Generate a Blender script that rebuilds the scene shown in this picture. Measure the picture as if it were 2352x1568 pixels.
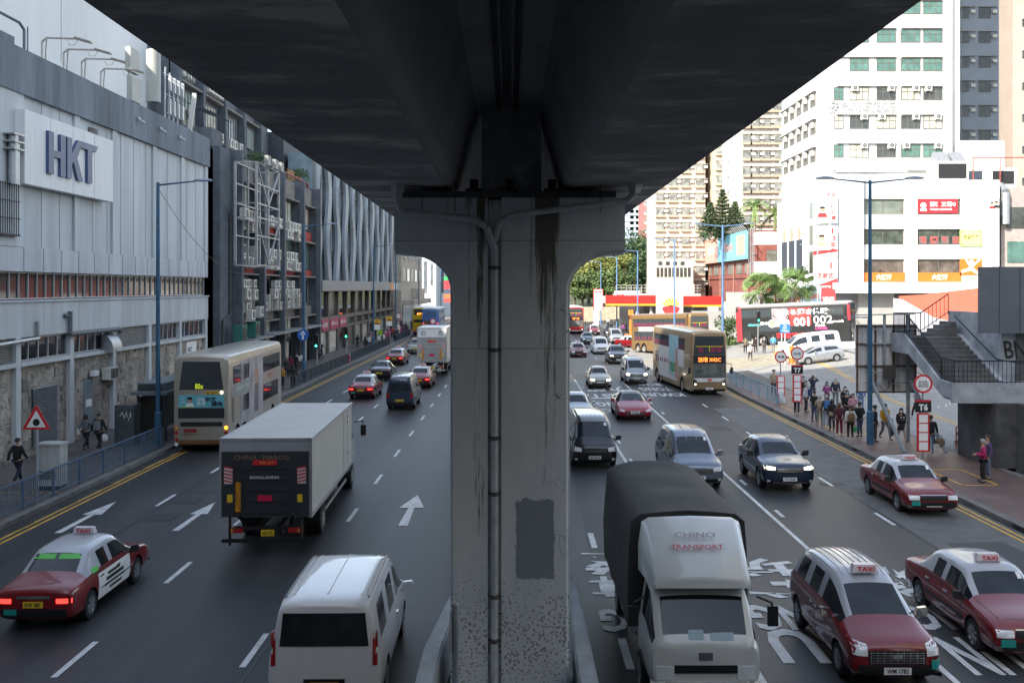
import bpy, bmesh, math, random
from mathutils import Vector, Matrix
from mathutils.bvhtree import BVHTree
R = math.radians
rnd = random.Random(7)
for o in list(bpy.data.objects): bpy.data.objects.remove(o)
SC = bpy.context.scene
COL = SC.collection

# ---------------------------------------------------------------- camera, sky, sun, exposure
FP, HX, HY, EYE = 2287.0, 1188.0, 660.0, 7.4          # focal length in photo pixels (2352 wide), horizon point, eye height
cd = bpy.data.cameras.new('camera'); cam = bpy.data.objects.new('camera', cd); COL.objects.link(cam)
cam.location = (0, 0, EYE); cam.rotation_euler = (R(90), 0, 0)
cd.sensor_width = 36; cd.lens = 36*FP/2352
cd.shift_x = (1176-HX)/2352; cd.shift_y = -(784-HY)/2352
cd.clip_start = .2; cd.clip_end = 3000
SC.camera = cam
SUN_DIR = Vector((.52, .61, -.565)).normalized()        # the way the light travels
w = bpy.data.worlds.new('World'); SC.world = w; w.use_nodes = True
nt = w.node_tree; sky = nt.nodes.new('ShaderNodeTexSky'); sky.sky_type = 'NISHITA'; sky.sun_disc = False
sky.sun_elevation = math.asin(-SUN_DIR.z); sky.sun_rotation = math.atan2(-SUN_DIR.x, -SUN_DIR.y)
sky.air_density = 1.2; sky.dust_density = 1.5
hs = nt.nodes.new('ShaderNodeHueSaturation'); hs.inputs['Saturation'].default_value = .7; nt.links.new(sky.outputs[0], hs.inputs['Color']); nt.links.new(hs.outputs[0], nt.nodes['Background'].inputs[0]); nt.nodes['Background'].inputs[1].default_value = .15
sl = bpy.data.lights.new('sun', 'SUN'); sl.energy = 3.9; sl.angle = R(.5); sl.color = (1, .93, .82)
so = bpy.data.objects.new('sun', sl); COL.objects.link(so); so.location = (0, -20, 80)
so.rotation_euler = SUN_DIR.to_track_quat('-Z', 'Y').to_euler()
SC.view_settings.view_transform = 'Standard'; SC.view_settings.look = 'None'
SC.view_settings.exposure = 1.5; SC.view_settings.gamma = 1
SC.cycles.max_bounces = 6; SC.cycles.diffuse_bounces = 4; SC.cycles.glossy_bounces = 3; SC.cycles.sample_clamp_indirect = 4

# ---------------------------------------------------------------- helpers
def ss(a, b, t):
    t = max(0, min(1, (t-a)/(b-a))); return t*t*(3-2*t)
def terr(X, Y):                                        # the side street climbs to the right behind the bus stop
    return ss(62, 84, Y)*max(0, min(1.55, (X-15.8)*.11))
def G(x, y, h=0):                                      # photo pixel -> point on a level h
    Y = FP*(EYE-h)/(y-HY); return ((x-HX)*Y/FP, Y)
def PX(x, Y): return (x-HX)*Y/FP                       # world x of a photo column at distance Y
def YX(x, X): return FP*X/(x-HX)                       # distance at which plane X is seen in column x
def ZP(y, Y): return EYE-(y-HY)*Y/FP

_m = {}
def M(c, rough=.7, metal=0, var=.12, scale=3.0, bump=0, emit=0, coat=0, streak=0, tr=0):
    key = (tuple(c), rough, metal, var, scale, bump, emit, coat, streak, tr)
    if key in _m: return _m[key]
    m = bpy.data.materials.new('m%d' % len(_m)); m.use_nodes = True; n = m.node_tree; b = n.nodes['Principled BSDF']
    c4 = (*c, 1)
    b.inputs['Roughness'].default_value = rough; b.inputs['Metallic'].default_value = metal
    if coat: b.inputs['Coat Weight'].default_value = coat; b.inputs['Coat Roughness'].default_value = .04
    if tr: b.inputs['Transmission Weight'].default_value = tr
    if var:
        tc = n.nodes.new('ShaderNodeTexCoord'); mp = n.nodes.new('ShaderNodeMapping')
        mp.inputs['Scale'].default_value = (scale, scale, scale*(.12 if streak else 1))
        nz = n.nodes.new('ShaderNodeTexNoise'); nz.inputs['Scale'].default_value = 1; nz.inputs['Detail'].default_value = 6
        nz.inputs['Roughness'].default_value = .65
        n.links.new(tc.outputs['Object'], mp.inputs[0]); n.links.new(mp.outputs[0], nz.inputs[0])
        cr = n.nodes.new('ShaderNodeValToRGB'); e = cr.color_ramp.elements
        e[0].position = .3; e[1].position = .7
        e[0].color = tuple(max(0, v*(1-var*1.3)) for v in c)+(1,); e[1].color = tuple(min(1, v*(1+var*.7)) for v in c)+(1,)
        n.links.new(nz.outputs[0], cr.inputs[0]); n.links.new(cr.outputs[0], b.inputs['Base Color'])
        if bump:
            bp = n.nodes.new('ShaderNodeBump'); bp.inputs['Strength'].default_value = bump; bp.inputs['Distance'].default_value = .02
            n.links.new(nz.outputs[0], bp.inputs['Height']); n.links.new(bp.outputs[0], b.inputs['Normal'])
    else: b.inputs['Base Color'].default_value = c4
    if emit: b.inputs['Emission Color'].default_value = c4; b.inputs['Emission Strength'].default_value = emit
    _m[key] = m; return m
def paint(c): return M(c, .32, 0, .04, 2, coat=.8)
def flake(c): return M(c, .3, .55, .04, 2, coat=.8)
def flat(c, r=.6): return M(c, r, 0, .05, 4)
WGLASS = M((.022, .027, .03), .06, 0, .1, .6)
CGLASS = M((.022, .027, .032), .05, 0, .5, 1.3)
BLACK = M((.012, .012, .013), .5, 0, .1, 5)
RUBBER = M((.018, .018, .019), .85, 0, .1, 8)
CHROME = M((.6, .6, .6), .18, 1, 0)
STEEL = M((.42, .44, .46), .42, .75, .12, 3)
LAMPW = M((.75, .78, .8), .12, 0, 0, coat=1)
REDL = M((.35, .01, .01), .2, 0, 0, coat=1)
REDON = M((1, .04, .03), .3, 0, 0, emit=1.1)
HEADON = M((1, .88, .68), .3, 0, 0, emit=1.6)
AMBER = M((.7, .25, .02), .3, 0, 0, coat=1)
PLATEY = M((.8, .55, .03), .4, 0, .05, 9)
PLATEW = M((.8, .8, .78), .4, 0, .05, 9)
WHITE = M((.8, .8, .78), .6, 0, .05, 2)
INK = flat((.01, .01, .012))
REDSIGN = flat((.6, .02, .03), .45)

class MB:
    def __init__(s): s.v = []; s.f = []; s.m = []; s.sm = []; s.k = 0; s.T = None; s.bl = []
    def _a(s, pts, faces, m=0, smooth=False):
        k = len(s.v)
        s.v += [tuple(s.T @ Vector(p)) if s.T else tuple(p) for p in pts]
        s.f += [tuple(i+k for i in f) for f in faces]; s.m += [m]*len(faces); s.sm += [smooth]*len(faces)
        s.bl.append((k, len(s.v), len(s.f)-len(faces), len(s.f)))
        return s
    def box(s, x0, y0, z0, x1, y1, z1, m=0):
        if x0 > x1: x0, x1 = x1, x0
        if y0 > y1: y0, y1 = y1, y0
        if z0 > z1: z0, z1 = z1, z0
        P = [(x0,y0,z0),(x1,y0,z0),(x1,y1,z0),(x0,y1,z0),(x0,y0,z1),(x1,y0,z1),(x1,y1,z1),(x0,y1,z1)]
        return s._a(P, [(0,3,2,1),(4,5,6,7),(0,1,5,4),(1,2,6,5),(2,3,7,6),(3,0,4,7)], m)
    def poly(s, pts, m=0): return s._a(pts, [tuple(range(len(pts)))], m)
    def prism(s, pts, d, m=0, smooth=False):            # polygon pts extruded by vector d
        n = len(pts); d = Vector(d); q = [tuple(Vector(p)+d) for p in pts]
        a = Vector(); 
        for i in range(n):
            a += Vector(pts[i]).cross(Vector(pts[(i+1) % n]))
        flip = a.dot(d) > 0
        A = tuple(range(n)); B = tuple(range(n, 2*n))
        F = [A[::-1], B] if flip else [A, B[::-1]]
        for i in range(n):
            j = (i+1) % n
            F.append((i, j, n+j, n+i) if flip else (j, i, n+i, n+j))
        return s._a(list(pts)+q, F, m, smooth)
    def cyl(s, a, b, r, r2=None, n=8, m=0, cap=True):
        a = Vector(a); b = Vector(b); r2 = r if r2 is None else r2; d = (b-a).normalized()
        u = d.orthogonal().normalized(); v = d.cross(u); P = []
        for c, q in ((a, r), (b, r2)):
            for i in range(n):
                t = 2*math.pi*i/n; P.append(c+u*math.cos(t)*q+v*math.sin(t)*q)
        F = [(i, (i+1) % n, n+(i+1) % n, n+i) for i in range(n)]
        s._a(P, F, m, n > 5)
        if cap: s._a(P, [tuple(range(n))[::-1], tuple(range(n, 2*n))], m)
        return s
    def tube(s, pts, r, n=6, m=0):
        for a, b in zip(pts, pts[1:]):
            s.cyl(a, b, r, n=n, m=m)
        return s
    def lathe(s, prof, c, axis='x', n=20, m=0):        # prof: (axial, radius)
        P = []; c = Vector(c)
        for a, r in prof:
            for i in range(n):
                t = 2*math.pi*i/n; u, v = math.cos(t)*r, math.sin(t)*r
                P.append(c+(Vector((a, u, v)) if axis == 'x' else Vector((u, v, a)) if axis == 'z' else Vector((u, a, v))))
        F = []
        for k in range(len(prof)-1):
            for i in range(n):
                j = (i+1) % n; F.append((k*n+i, k*n+j, (k+1)*n+j, (k+1)*n+i))
        s._a(P, F, m, True)
        return s
    def bar(s, a, b, w, h, m=0):                        # square bar between two points
        a = Vector(a); b = Vector(b); d = (b-a).normalized(); up = Vector((0,0,1)) if abs(d.z) < .95 else Vector((0,1,0))
        u = d.cross(up).normalized()*w/2; v = u.cross(d).normalized()*h/2; P = []
        for c in (a, b): P += [c-u-v, c+u-v, c+u+v, c-u+v]
        return s._a(P, [(0,3,2,1),(4,5,6,7),(0,1,5,4),(1,2,6,5),(2,3,7,6),(3,0,4,7)], m)
    def split(s, name, mats, parent=None):               # every piece added becomes an object of its own
        k = 0; out = []
        for (v0, v1, f0, f1) in s.bl:
            q = MB(); q.k = s.k; q.v = s.v[v0:v1]; q.f = [tuple(i-v0 for i in f) for f in s.f[f0:f1]]; q.m = s.m[f0:f1]; q.sm = s.sm[f0:f1]; out.append(q.build(name, mats, parent))
        return out
    def build(s, name, mats, parent=None, **tags):
        if not isinstance(mats, (list, tuple)): mats = [mats]
        me = bpy.data.meshes.new(name); off = Vector(parent.location) if (parent and s.k == 0) else Vector()
        me.from_pydata([tuple(Vector(v)-off) for v in s.v], [], s.f)
        for q in mats: me.materials.append(q)
        for p, mi, sm in zip(me.polygons, s.m, s.sm): p.material_index = mi; p.use_smooth = sm
        if any(s.sm): me.set_sharp_from_angle(angle=R(40))
        me.update()
        o = bpy.data.objects.new(name, me); COL.objects.link(o)
        if parent: o.parent = parent
        for k, v in tags.items(): o[k] = v
        return o
def L():                                                # builder in the parent's own local frame
    b = MB(); b.k = 1; return b
def thing(name, label, cat, loc=(0,0,0), rot=0, group=None):
    o = bpy.data.objects.new(name, None); COL.objects.link(o); o.location = loc; o.rotation_euler = (0, 0, rot)
    o.empty_display_size = .3; o['label'] = label; o['category'] = cat
    if group: o['group'] = group
    return o
def tag(o, label, cat, group=None):
    o['label'] = label; o['category'] = cat
    if group: o['group'] = group
    return o
def struct(o, kind='structure'): o['kind'] = kind; return o
def tree_of(o):
    d = {}
    for x in COL.objects:
        if x.parent: d.setdefault(x.parent, []).append(x)
    return d
def copy_tree(o, label=None, loc=None, rot=None, kids=None):
    kids = kids or tree_of(o)
    def cp(s, par):
        c = s.copy(); COL.objects.link(c); c.parent = par
        for ch in kids.get(s, []): cp(ch, c)
        return c
    c = cp(o, None)
    if label: c['label'] = label
    if loc is not None: c.location = loc
    if rot is not None: c.rotation_euler = (0, 0, rot) if not hasattr(rot, '__len__') else rot
    return c
_tc = bpy.data.curves.new('t', 'FONT'); _tc.resolution_u = 2; _to = bpy.data.objects.new('t', _tc)
_tm = {}
def text(s, mat, parent, o, right, up, w=None, h=None, name='lettering', depth=.006, bold=0, local=False):
    """lettering centred on o; w or h (metres) fix its size, both stretch it; parent frame if local"""
    key = (s, bold)
    if key not in _tm:
        _tc.body = s; _tc.offset = bold; me = bpy.data.meshes.new_from_object(_to); _tc.offset = 0
        _tm[key] = ([v.co.copy() for v in me.vertices], [tuple(p.vertices) for p in me.polygons])
    vs, fs = _tm[key]
    if not vs: return None
    x0 = min(v.x for v in vs); x1 = max(v.x for v in vs); y0 = min(v.y for v in vs); y1 = max(v.y for v in vs)
    kx = w/(x1-x0) if w else None; ky = h/(y1-y0) if h else None; kx = kx or ky; ky = ky or kx
    right = Vector(right).normalized(); up = Vector(up).normalized(); nrm = right.cross(up); o = Vector(o)
    P = [o+right*((v.x-(x0+x1)/2)*kx)+up*((v.y-(y0+y1)/2)*ky)+nrm*depth for v in vs]
    b = MB(); b.k = 1 if local else 0
    b._a(P, fs)
    ob = b.build(name, mat, parent)
    return ob
# ================================================================ GROUND, ROAD, MARKINGS
def asphalt():
    m = bpy.data.materials.new('asphalt'); m.use_nodes = True; n = m.node_tree; b = n.nodes['Principled BSDF']
    tc = n.nodes.new('ShaderNodeTexCoord'); b.inputs['Roughness'].default_value = .5; b.inputs['Specular IOR Level'].default_value = .36
    def noise(scale, det, mapping=None):
        z = n.nodes.new('ShaderNodeTexNoise'); z.inputs['Scale'].default_value = scale; z.inputs['Detail'].default_value = det
        if mapping:
            mp = n.nodes.new('ShaderNodeMapping'); mp.inputs['Scale'].default_value = mapping
            n.links.new(tc.outputs['Object'], mp.inputs[0]); n.links.new(mp.outputs[0], z.inputs[0])
        else: n.links.new(tc.outputs['Object'], z.inputs[0])
        return z
    a = noise(38, 3); big = noise(1, 4, (.55, .035, 1)); patch = noise(.22, 3)
    r1 = n.nodes.new('ShaderNodeValToRGB'); r1.color_ramp.elements[0].position = .35; r1.color_ramp.elements[1].position = .72
    r1.color_ramp.elements[0].color = (.013, .014, .017, 1); r1.color_ramp.elements[1].color = (.056, .059, .063, 1)
    n.links.new(a.outputs[0], r1.inputs[0])
    r2 = n.nodes.new('ShaderNodeValToRGB'); r2.color_ramp.elements[0].position = .36; r2.color_ramp.elements[1].position = .66
    r2.color_ramp.elements[0].color = (.55, .55, .57, 1); r2.color_ramp.elements[1].color = (1.42, 1.4, 1.36, 1)
    n.links.new(big.outputs[0], r2.inputs[0])
    mx = n.nodes.new('ShaderNodeMixRGB'); mx.blend_type = 'MULTIPLY'; mx.inputs[0].default_value = 1
    n.links.new(r1.outputs[0], mx.inputs[1]); n.links.new(r2.outputs[0], mx.inputs[2])
    r3 = n.nodes.new('ShaderNodeValToRGB'); r3.color_ramp.elements[0].position = .45; r3.color_ramp.elements[1].position = .55
    r3.color_ramp.elements[0].color = (.93, .93, .93, 1); r3.color_ramp.elements[1].color = (1.1, 1.09, 1.07, 1)
    n.links.new(patch.outputs[0], r3.inputs[0])
    m2 = n.nodes.new('ShaderNodeMixRGB'); m2.blend_type = 'MULTIPLY'; m2.inputs[0].default_value = 1
    n.links.new(mx.outputs[0], m2.inputs[1]); n.links.new(r3.outputs[0], m2.inputs[2])
    n.links.new(m2.outputs[0], b.inputs['Base Color'])
    bp = n.nodes.new('ShaderNodeBump'); bp.inputs['Strength'].default_value = .35; bp.inputs['Distance'].default_value = .01
    n.links.new(a.outputs[0], bp.inputs['Height']); n.links.new(bp.outputs[0], b.inputs['Normal'])
    return m
ASPH = asphalt()
CONC = M((.27, .27, .26), .85, 0, .28, .9, bump=.2)
def pavers(c1, c2, mortar, sx, sy, bump=.3):
    m = bpy.data.materials.new('pavers'); m.use_nodes = True; n = m.node_tree; b = n.nodes['Principled BSDF']
    b.inputs['Roughness'].default_value = .55
    tc = n.nodes.new('ShaderNodeTexCoord'); br = n.nodes.new('ShaderNodeTexBrick'); nz = n.nodes.new('ShaderNodeTexNoise')
    nz.inputs['Scale'].default_value = .8; nz.inputs['Detail'].default_value = 4
    br.inputs['Scale'].default_value = 1; br.inputs['Brick Width'].default_value = sx; br.inputs['Row Height'].default_value = sy
    br.inputs['Mortar Size'].default_value = .012; br.inputs['Color1'].default_value = (*c1, 1); br.inputs['Color2'].default_value = (*c2, 1)
    br.inputs['Mortar'].default_value = (*mortar, 1)
    n.links.new(tc.outputs['Object'], br.inputs[0]); n.links.new(tc.outputs['Object'], nz.inputs[0])
    cr = n.nodes.new('ShaderNodeValToRGB'); cr.color_ramp.elements[0].position = .3; cr.color_ramp.elements[1].position = .7
    cr.color_ramp.elements[0].color = (.65, .65, .67, 1); cr.color_ramp.elements[1].color = (1.2, 1.15, 1.1, 1)
    n.links.new(nz.outputs[0], cr.inputs[0])
    mx = n.nodes.new('ShaderNodeMixRGB'); mx.blend_type = 'MULTIPLY'; mx.inputs[0].default_value = 1
    n.links.new(br.outputs[0], mx.inputs[1]); n.links.new(cr.outputs[0], mx.inputs[2]); n.links.new(mx.outputs[0], b.inputs['Base Color'])
    bp = n.nodes.new('ShaderNodeBump'); bp.inputs['Strength'].default_value = bump; bp.inputs['Distance'].default_value = .01; bp.invert = True
    n.links.new(br.outputs['Fac'], bp.inputs['Height']); n.links.new(bp.outputs[0], b.inputs['Normal'])
    return m
PAVE_R = pavers((.15, .12, .105), (.19, .10, .08), (.05, .05, .05), .3, .15)
PAVE_L = pavers((.10, .095, .09), (.12, .11, .10), (.045, .045, .045), .4, .4)

def sheet(name, x0, x1, y0, y1, z, mat, nx=1, ny=1, fz=None):
    b = MB()
    P = []
    for j in range(ny+1):
        for i in range(nx+1):
            x = x0+(x1-x0)*i/nx; y = y0+(y1-y0)*j/ny
            P.append((x, y, z+(fz(x, y) if fz else 0)))
    F = [(j*(nx+1)+i, j*(nx+1)+i+1, (j+1)*(nx+1)+i+1, (j+1)*(nx+1)+i) for j in range(ny) for i in range(nx)]
    b._a(P, F, 0, bool(fz)); return struct(b.build(name, mat))
sheet('ground', -900, 900, -300, 1600, -.02, M((.13, .13, .125), .9, 0, .2, .2))
# one road surface: the carriageways plus the side street that climbs away to the right
sheet('road', -15.75, 100, -60, 400, 0, ASPH, 116, 230, terr)
LIGHTR = M((.12, .118, .112), .75, 0, .25, 1.2, bump=.2); PALER = M((.25, .245, .23), .8, 0, .2, 1.0, bump=.2)
sheet('bus_lane_surface', 11.95, 15.2, -20, 61, .004, LIGHTR, 1, 30)
sheet('side_street_surface', 19.5, 60, 38, 124, .005, PALER, 40, 43, terr)
sheet('junction_surface', 2.0, 19.5, 84, 122, .004, PALER, 17, 20, terr)

mk_w = MB(); mk_y = MB(); zeb = MB()
PW = M((.62, .63, .62), .6, 0, .25, 2.5); PY = M((.62, .36, .05), .6, 0, .3, 2.2)
mzs = [.010]
def line(b, x0, x1, y0, y1): b._a([(x0, y0, .010+terr(x0, y0)), (x1, y0, .010+terr(x1, y0)), (x1, y1, .010+terr(x1, y1)), (x0, y1, .010+terr(x0, y1))], [(0,1,2,3)])
def lane(X, ys, ln=2.0, w=.12):
    for y in ys: line(mk_w, X-w/2, X+w/2, y, y+ln)
# left lane dashes, measured: each line has its own phase
for X in (-12.22, -8.8, -5.36):
    k = {-12.22: 15.6, -8.8: 18.9, -5.36: 19.4}[X]
    lane(X, [k+6.03*i for i in range(0, 30)], 1.9, .13)
lane(11.75, [31.0+6.1*i for i in range(-3, 6)], 1.7, .13); lane(11.75, [84+6.1*i for i in range(0, 12)], 1.9, .13)
line(mk_w, 8.17, 8.3, 12, 78); lane(8.58, [26.9+5.2*i for i in range(0, 9)], 1.0, .13)
line(mk_w, 4.55, 4.68, 12, 80); lane(4.87, [42+5.2*i for i in range(-5, 7)], 1.0, .13)
for X in (4.6, 8.2): lane(X, [103+6*i for i in range(0, 16)], 2, .13)
lane(2.2, [19.3-4.5, 19.3, 23.8, 28.3], 1.7, .17)
for X in (-15.18, -14.93):
    line(mk_y, X-.05, X+.05, -20, 230)
for X in (14.72, 14.97):
    line(mk_y, X-.05, X+.05, -20, 78)
for dx in (0, .28):
    for i in range(30):
        y0 = 42+i*2.1; y1 = y0+2.1
        xa = 23.0+(y0-42)*.052+dx; xb = 23.0+(y1-42)*.052+dx
        mk_y._a([(xa, y0, .016+terr(xa, y0)), (xa+.11, y0, .016+terr(xa+.11, y0)), (xb+.11, y1, .016+terr(xb+.11, y1)), (xb, y1, .016+terr(xb, y1))], [(0,1,2,3)])
for i in range(26):                                    # hatching on the side street
    x = 25.5+rnd.random()*7; y = 55+rnd.random()*14; a = rnd.choice((.5, -.5)); l = 1.1
    mk_w._a([(x, y, .014+terr(x,y)), (x+.07, y, .014+terr(x,y)), (x+.07+a*l, y+l, .014+terr(x+a*l,y+l)), (x+a*l, y+l, .014+terr(x+a*l,y+l))], [(0,1,2,3)])
for i in range(5):
    x = 24.2+i*.9; line(mk_w, x, x+.12, 50+i*3.2, 51.4+i*3.2)
# zebra across the side street, box junction on the far carriageway
for i in range(9):
    y = 86.2+i*1.15
    for k in range(8):
        x = 17.2+k*1.1; x2 = x+1.1
        zeb._a([(x, y, .016+terr(x, y)), (x2, y, .016+terr(x2, y)), (x2, y+.45, .016+terr(x2, y+.45)), (x, y+.45, .016+terr(x, y+.45))], [(0,1,2,3)])
def yseg(x0, y0, x1, y1, w=.09):
    d = Vector((x1-x0, y1-y0)); d.normalize(); p = Vector((-d.y, d.x))*w/2
    mk_y._a([(x0-p.x, y0-p.y, .011), (x1-p.x, y1-p.y, .011), (x1+p.x, y1+p.y, .011), (x0+p.x, y0+p.y, .011)], [(3,2,1,0)])
bx0, bx1, by0, by1 = 2.2, 14.6, 81.5, 101
for a in ((bx0, by0, bx1, by0), (bx1, by0, bx1, by1), (bx1, by1, bx0, by1), (bx0, by1, bx0, by0)): yseg(*a, w=.16)
for i in range(-3, 5):
    for s in (1, -1):
        c = (bx0+bx1)/2+i*4.1
        y0, y1 = by0, by1; x0 = c-s*9.7; x1 = c+s*9.7
        t0 = 0; t1 = 1
        for lim, sg in ((bx0, 1), (bx1, -1)):
            for (ta) in (0,):
                pass
        def clip(x0, x1):
            t0, t1 = 0., 1.; dx = x1-x0
            for b_, c_ in ((-dx, x0-bx0), (dx, bx1-x0)):
                if abs(b_) < 1e-6: continue
                t = c_/b_
                if b_ < 0: t0 = max(t0, t)
                else: t1 = min(t1, t)
            return t0, t1
        t0, t1 = clip(x0, x1)
        if t1 > t0+.02: yseg(x0+(x1-x0)*t0, y0+(y1-y0)*t0, x0+(x1-x0)*t1, y0+(y1-y0)*t1)
def arrow(x, y, L_=4.6, s=1.0):
    mk_w._a([(x-.15*s, y, .011), (x+.15*s, y, .011), (x+.09, y+L_*.62, .011), (x-.09, y+L_*.62, .011)], [(0,1,2,3)])
    mk_w._a([(x-.42*s, y+L_*.55, .0135), (x+.42*s, y+L_*.55, .0135), (x, y+L_, .0135)], [(0,1,2)])
arrow(-13.85, 30.0, 4.4, .75); arrow(-10.4, 30.3, 4.0, .7); arrow(-3.55, 30.9, 4.6)
struct(zeb.build('crossing_stripes', M((.42, .35, .19), .7, 0, .3, 2))); struct(mk_w.build('road_markings', PW)); struct(mk_y.build('yellow_road_markings', PY))
def roadtext(s, x0, x1, y0, y1, z=.012):               # letters reach from y0 (tops) to y1; they are read by oncoming drivers
    o = text(s, PW, None, ((x0+x1)/2, (y0+y1)/2, z), (-1,0,0), (0,-1,0), w=x1-x0, h=y1-y0, name='road_lettering', depth=0, bold=.03)
    struct(o)
roadtext('KWUN', 8.75, 11.4, 19.0, 21.1); roadtext('TONG', 8.75, 11.4, 21.5, 23.2); roadtext('觀塘', 9.0, 11.3, 23.8, 26.4)
roadtext('LAU', 5.25, 7.9, 19.6, 21.6); roadtext('HANG', 5.25, 7.9, 21.5, 23.2); roadtext('駐', 5.6, 7.7, 23.7, 25.3); roadtext('坑', 5.3, 7.4, 25.5, 27.2)
roadtext('LONG', 1.85, 4.3, 21.4, 22.9); roadtext('道', 1.75, 4.3, 23.8, 25.2); roadtext('隧', 1.75, 4.2, 25.6, 28.0)
roadtext('KWUN', 8.7, 11.5, 67.6, 69.9); roadtext('TONG', 8.9, 11.2, 71.2, 73.6); roadtext('觀塘', 9.2, 11.0, 74.8, 79.4)
roadtext('LONG', 5.0, 7.8, 58.6, 60.6); roadtext('YONG', 5.0, 7.8, 62.0, 64.2); roadtext('EAST', 4.95, 7.9, 66.2, 69.2)
roadtext('九龍', 5.0, 7.8, 70.5, 74.4)
# manhole and drain covers
mh = MB()
for px, py, wx, wy in ((372, 1188, .9, .9), (430, 1150, .9, .9), (1655, 984, 1.0, 1.6), (1912, 1112, .9, .5), (2010, 1062, 1.2, .5), (1325, 1465, .5, .6)):
    x, y = G(px, py); mh.box(x-wx/2, y-wy/2, 0, x+wx/2, y+wy/2, .009)
for i in range(9): mh.box(-15.5, 27.4+i*3.1, .0, -15.2, 28.3+i*3.1, .0125)
struct(mh.build('road_covers', M((.035, .034, .033), .6, .3, .4, 14, bump=.5)))
rp = MB()
for (x0, x1, y0, y1) in ((-12.1, -12.02, 14, 70), (-5.2, -5.14, 14, 56), (11.9, 11.97, 20, 60)): rp.box(x0, y0, 0, x1, y1, .0075)
PT = M((.024, .025, .027), .55, 0, .35, 9)
for i, q in enumerate(((-12, -9.2, 36, 41), (4.9, 7.6, 33, 40), (8.7, 11.2, 44, 52), (2.0, 3.4, 26, 33), (-14.6, -12.6, 20, 26), (12.3, 14.2, 24, 29))):
    b = MB(); b._a([(q[0], q[2], .0045), (q[1], q[2]+.1, .0045), (q[1]-.05, q[3], .0045), (q[0]+.1, q[3]-.1, .0045)], [(0,1,2,3)]); struct(b.build('asphalt_patch', (PT, M((.043, .044, .046), .6, 0, .3, 8))[i % 2]))
struct(rp.build('tar_seams', M((.02, .02, .021), .5, 0, .3, 6)))

KERB = M((.17, .165, .155), .8, 0, .35, 1.4)
def slab(name, pts, z, mat):
    b = MB(); b.prism([(x, y, -.01) for x, y in pts], (0, 0, z+.01)); return struct(b.build(name, mat))
slab('left_pavement', [(-16.05, -30), (-16.05, 230), (-60, 230), (-60, -30)], .15, PAVE_L)
slab('left_kerb', [(-15.75, -30), (-15.75, 230), (-16.05, 230), (-16.05, -30)], .155, KERB)
pr = [(15.55, -30), (19.25, -30), (19.25, 60), (18.9, 70), (18.3, 76.5), (17.4, 79), (16.3, 78.6), (15.7, 75), (15.55, 68)]
slab('right_pavement', pr, .15, PAVE_R)
kb = MB()
def kerb_path(pts, w=.28):
    for a, b in zip(pts, pts[1:]):
        kb.bar((a[0], a[1], .075), (b[0], b[1], .075), w, .165)
kerb_path([(15.42, -30), (15.42, 20), (15.42, 44), (15.42, 68), (15.6, 75.2), (16.25, 78.8), (17.4, 79.3), (18.4, 76.8), (19.05, 70), (19.38, 60), (19.38, 20)])
struct(kb.build('right_kerb', KERB))
dr = MB()
for i in range(7): y = 30+i*4.9; dr.box(15.27, y, .02, 15.32, y+.7, .14)
struct(dr.build('kerb_inlets', BLACK))
# far right pavement beside the carriageway and raised garden in front of the filling station
slab('far_right_pavement', [(15.2, 122), (16.2, 250), (18.5, 250), (17.4, 122)], .15, PAVE_L)
# yellow tactile frames on the pavements
tf = MB()
for x, y in ((17.0, 36.5), (16.7, 49), (16.8, 58)):
    for a in ((x-.7, y, x+.7, y+.08), (x-.7, y, x-.62, y+3.2), (x+.62, y, x+.7, y+3.2), (x-.7, y+3.12, x+.7, y+3.2)): tf.box(a[0], a[1], .14, a[2], a[3], .157)
for i in range(9): tf.box(-18.6+i*.28, 35.2, .14, -18.45+i*.28, 35.28, .157); tf.box(-18.6+i*.26, 33.2+i*.2, .14, -18.48+i*.26, 33.3+i*.2, .157)
struct(tf.build('pavement_markings', PY))
# median strip with its kerb and the flared parapets around the column
slab('median', [(-1.2, -30), (-1.2, 78), (1.1, 78), (1.1, -30)], .15, CONC)
slab('median', [(-2.2, 104), (-2.2, 260), (1.6, 260), (1.6, 104)], .15, CONC)
CONW = M((.33, .35, .36), .75, 0, .25, 1.5, bump=.15)
for sgn, lab in ((-1, 'angled concrete crash barrier left of the viaduct column'), (1, 'angled concrete crash barrier right of the viaduct column')):
    b = MB()
    xo = 1.66 if sgn < 0 else 1.32; s = sgn
    ins = [(1.12, 21.6), (xo-.32, 17.6), (xo-.32, 6)]
    out = [(1.3, 21.9), (xo, 17.7), (xo, 6)]
    off = -.12
    P = [(s*x+off*0, y) for x, y in out]+[(s*x, y) for x, y in ins[::-1]]
    b.prism([(x, y, .1) for x, y in P], (0, 0, .92))
    o = b.build('crash_barrier', CONW); tag(o, lab, 'crash barrier')
    bm = bmesh.new(); bm.from_mesh(o.data); bmesh.ops.bevel(bm, geom=[e for e in bm.edges if abs(e.verts[0].co.z-1.02) < .01 and abs(e.verts[1].co.z-1.02) < .01], offset=.03, segments=2, affect='EDGES'); bm.to_mesh(o.data); bm.free()
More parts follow.
